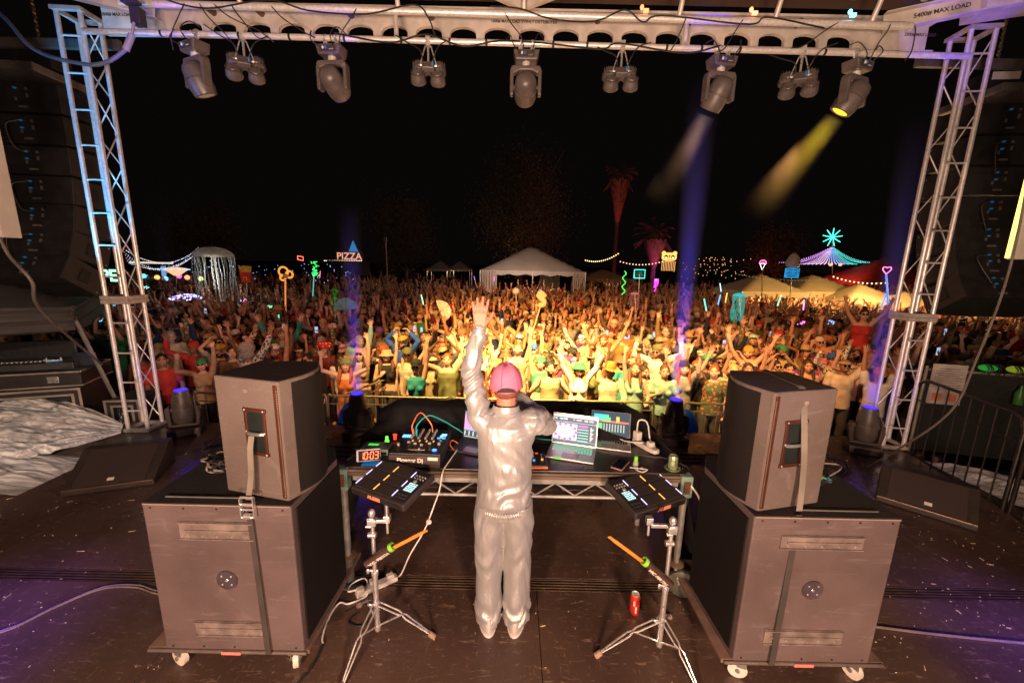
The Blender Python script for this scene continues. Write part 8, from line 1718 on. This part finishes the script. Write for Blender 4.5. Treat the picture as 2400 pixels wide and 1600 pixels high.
# ---------------------------------------------------------------- trees in the dark
leafm = mat('leaf_dim', (.13, .11, .05), .8, 0, .4, 3); barkm = mat('bark', (.10, .075, .05), .9, 0, .3, 6)
def tree(x, y, h, w, label, seed, n=9000):
    rr = random.Random(seed); t = T('tree', label, 'tree', (x, y, GZ), 0, 'trees in the dark beyond the tents'); b = MB(); tips = []
    b.tube(spline([(x, y, GZ), (x+.1, y, GZ+h*.2), (x-.05, y, GZ+h*.45), (x, y, GZ+h*.8)]), [.35*(1-i/24) for i in range(19)], 8)
    for k in range(14):
        a = rr.uniform(0, 6.28); z0 = GZ+h*rr.uniform(.18, .6); L_ = w*rr.uniform(.25, .5); e = Vector((x+L_*math.cos(a), y+L_*math.sin(a)*.7, z0+L_*rr.uniform(.8, 1.7))); m_ = Vector((x, y, z0)).lerp(e, .5)+Vector((rr.uniform(-.3, .3), 0, -.3)); b.tube(spline([(x, y, z0), m_, e], 4), [.12*(1-i/12) for i in range(9)], 6); tips.append(e); tips.append(m_.lerp(e, .5))
    b.build('trunk', barkm, t, smooth=True); b = MB(); cs = [(Vector((x+rr.gauss(0, w*.2), y+rr.gauss(0, w*.18), GZ+h*(.25+.7*rr.random()**.8))), w*rr.uniform(.07, .16)) for _ in range(34)]+[(e, w*.12) for e in tips]
    cs = [(c, r_) for c, r_ in cs if abs(c.x-x) < w*.5*max(.15, 1.15-abs((c.z-GZ)/h-.4)*1.3)]
    for _ in range(n):
        c, r_ = cs[rr.randrange(len(cs))]; p_ = c+Vector((rr.gauss(0, 1), rr.gauss(0, 1), rr.gauss(0, 1)))*r_; u_ = Vector((rr.gauss(0, 1), rr.gauss(0, 1), rr.gauss(0, 1))).normalized(); v_ = u_.orthogonal().normalized(); s = rr.uniform(.07, .15); k = len(b.v); b.v += [tuple(p_+u_*s), tuple(p_+v_*s*.5), tuple(p_-u_*s), tuple(p_-v_*s*.5)]; b.f.append((k, k+1, k+2, k+3))
    b.build('crown', leafm, t)
c = at(1195, 600, 48); tree(c.x, 48, 14.5, 11, 'tall leafy tree dimly lit behind the big white tent', 4, 20000)
c = at(930, 600, 52); tree(c.x, 52, 10, 9, 'barely visible dark tree above the small white tents', 6); c = at(460, 600, 44); tree(c.x, 44, 7.5, 8, 'almost black tree beyond the coloured light strings', 7)
c = at(1790, 590, 48); tree(c.x, 48, 8, 6, 'dark tree silhouetted against the red glow near the egg totem', 9)
point('tree_uplight', (at(1195, 600, 44).x, 41, 2.0), (1, .55, .25), 75, .4); point('red_uplight', (at(1740, 590, 44).x, 46, 2.5), (1, .08, .04), 120, .4)
def palm(x, y, h, sk, fr, label, seed, up):
    rr = random.Random(seed); t = T('palm_tree', label, 'palm tree', (x, y, GZ), 0, 'red lit palms'); zt = GZ+h
    MB().cyl((x, y, GZ), (x, y, zt), .28, .2, 10).build('trunk', barkm, t, smooth=True); pm = mat('palm_frond', (.22, .14, .08), .9, 0, .3, 5)
    b = MB()
    for k in range(900):
        f_ = rr.random(); a = rr.uniform(0, 6.28); z = zt-.4-f_*sk; r_ = (.3+(1-f_)*.95)*rr.uniform(.8, 1.05); p_ = Vector((x+r_*math.cos(a), y+r_*math.sin(a), z)); k_ = len(b.v); sd_ = Vector((-math.sin(a), math.cos(a), 0))*.07; L_ = rr.uniform(.5, 1.0)
        b.v += [tuple(p_-sd_), tuple(p_+sd_), tuple(p_+Vector((-.25*math.cos(a), -.25*math.sin(a), -L_)))]; b.f.append((k_, k_+1, k_+2))
    b.build('dry_skirt', pm, t); b = MB()
    for k in range(34):
        a = rr.uniform(0, 6.28); e = rr.uniform(-.5, 1.2); L_ = rr.uniform(1.5, 2.3)*fr; pts = [Vector((x+L_*s*math.cos(a), y+L_*s*math.sin(a), zt+e*L_*s-1.1*fr*s*s)) for s in (0, .3, .6, .85, 1)]
        for i in range(4):
            for q in range(5):
                p_ = pts[i].lerp(pts[i+1], q/5)
                for sg in (-1, 1): sd_ = Vector((-math.sin(a), math.cos(a), 0))*sg; k_ = len(b.v); b.v += [tuple(p_), tuple(p_+Vector((.05*math.cos(a), .05*math.sin(a), 0))), tuple(p_+sd_*.34*fr+Vector((.2*math.cos(a), .2*math.sin(a), -.2)))]; b.f.append((k_, k_+1, k_+2))
    b.build('crown', pm, t); point('palm_uplight', (x, y-2.6, GZ+.8 if up[1] > 900 else GZ+.8), up[0], up[1], .15); 
c = at(1415, 545, 50); palm(c.x, 50, 13.5, 4.6, .9, 'tall palm with a long red lit skirt of dry leaves', 1, ((1, .06, .03), 60)); spot('palm_spot', (c.x, 44, .5), (c.x, 50, 10.2), (1, .06, .04), 1100, 26, .6, .1)
c = at(1502, 600, 42); palm(c.x, 42, 6.3, 2.4, 1.1, 'shorter palm lit magenta from below beside the bear sign', 2, ((1, .04, .35), 330)); point('magenta_lamp', (c.x, 40.6, .9), (.9, .05, .8), 120, .1)
tag(MB().box((c.x, 40.8, .3), (.35, .2, 1.3)).build('magenta_lamp_box', emit('magenta_box', (.7, .05, .9), 2.0)), 'glowing magenta light column at the foot of the shorter palm', 'lamp')
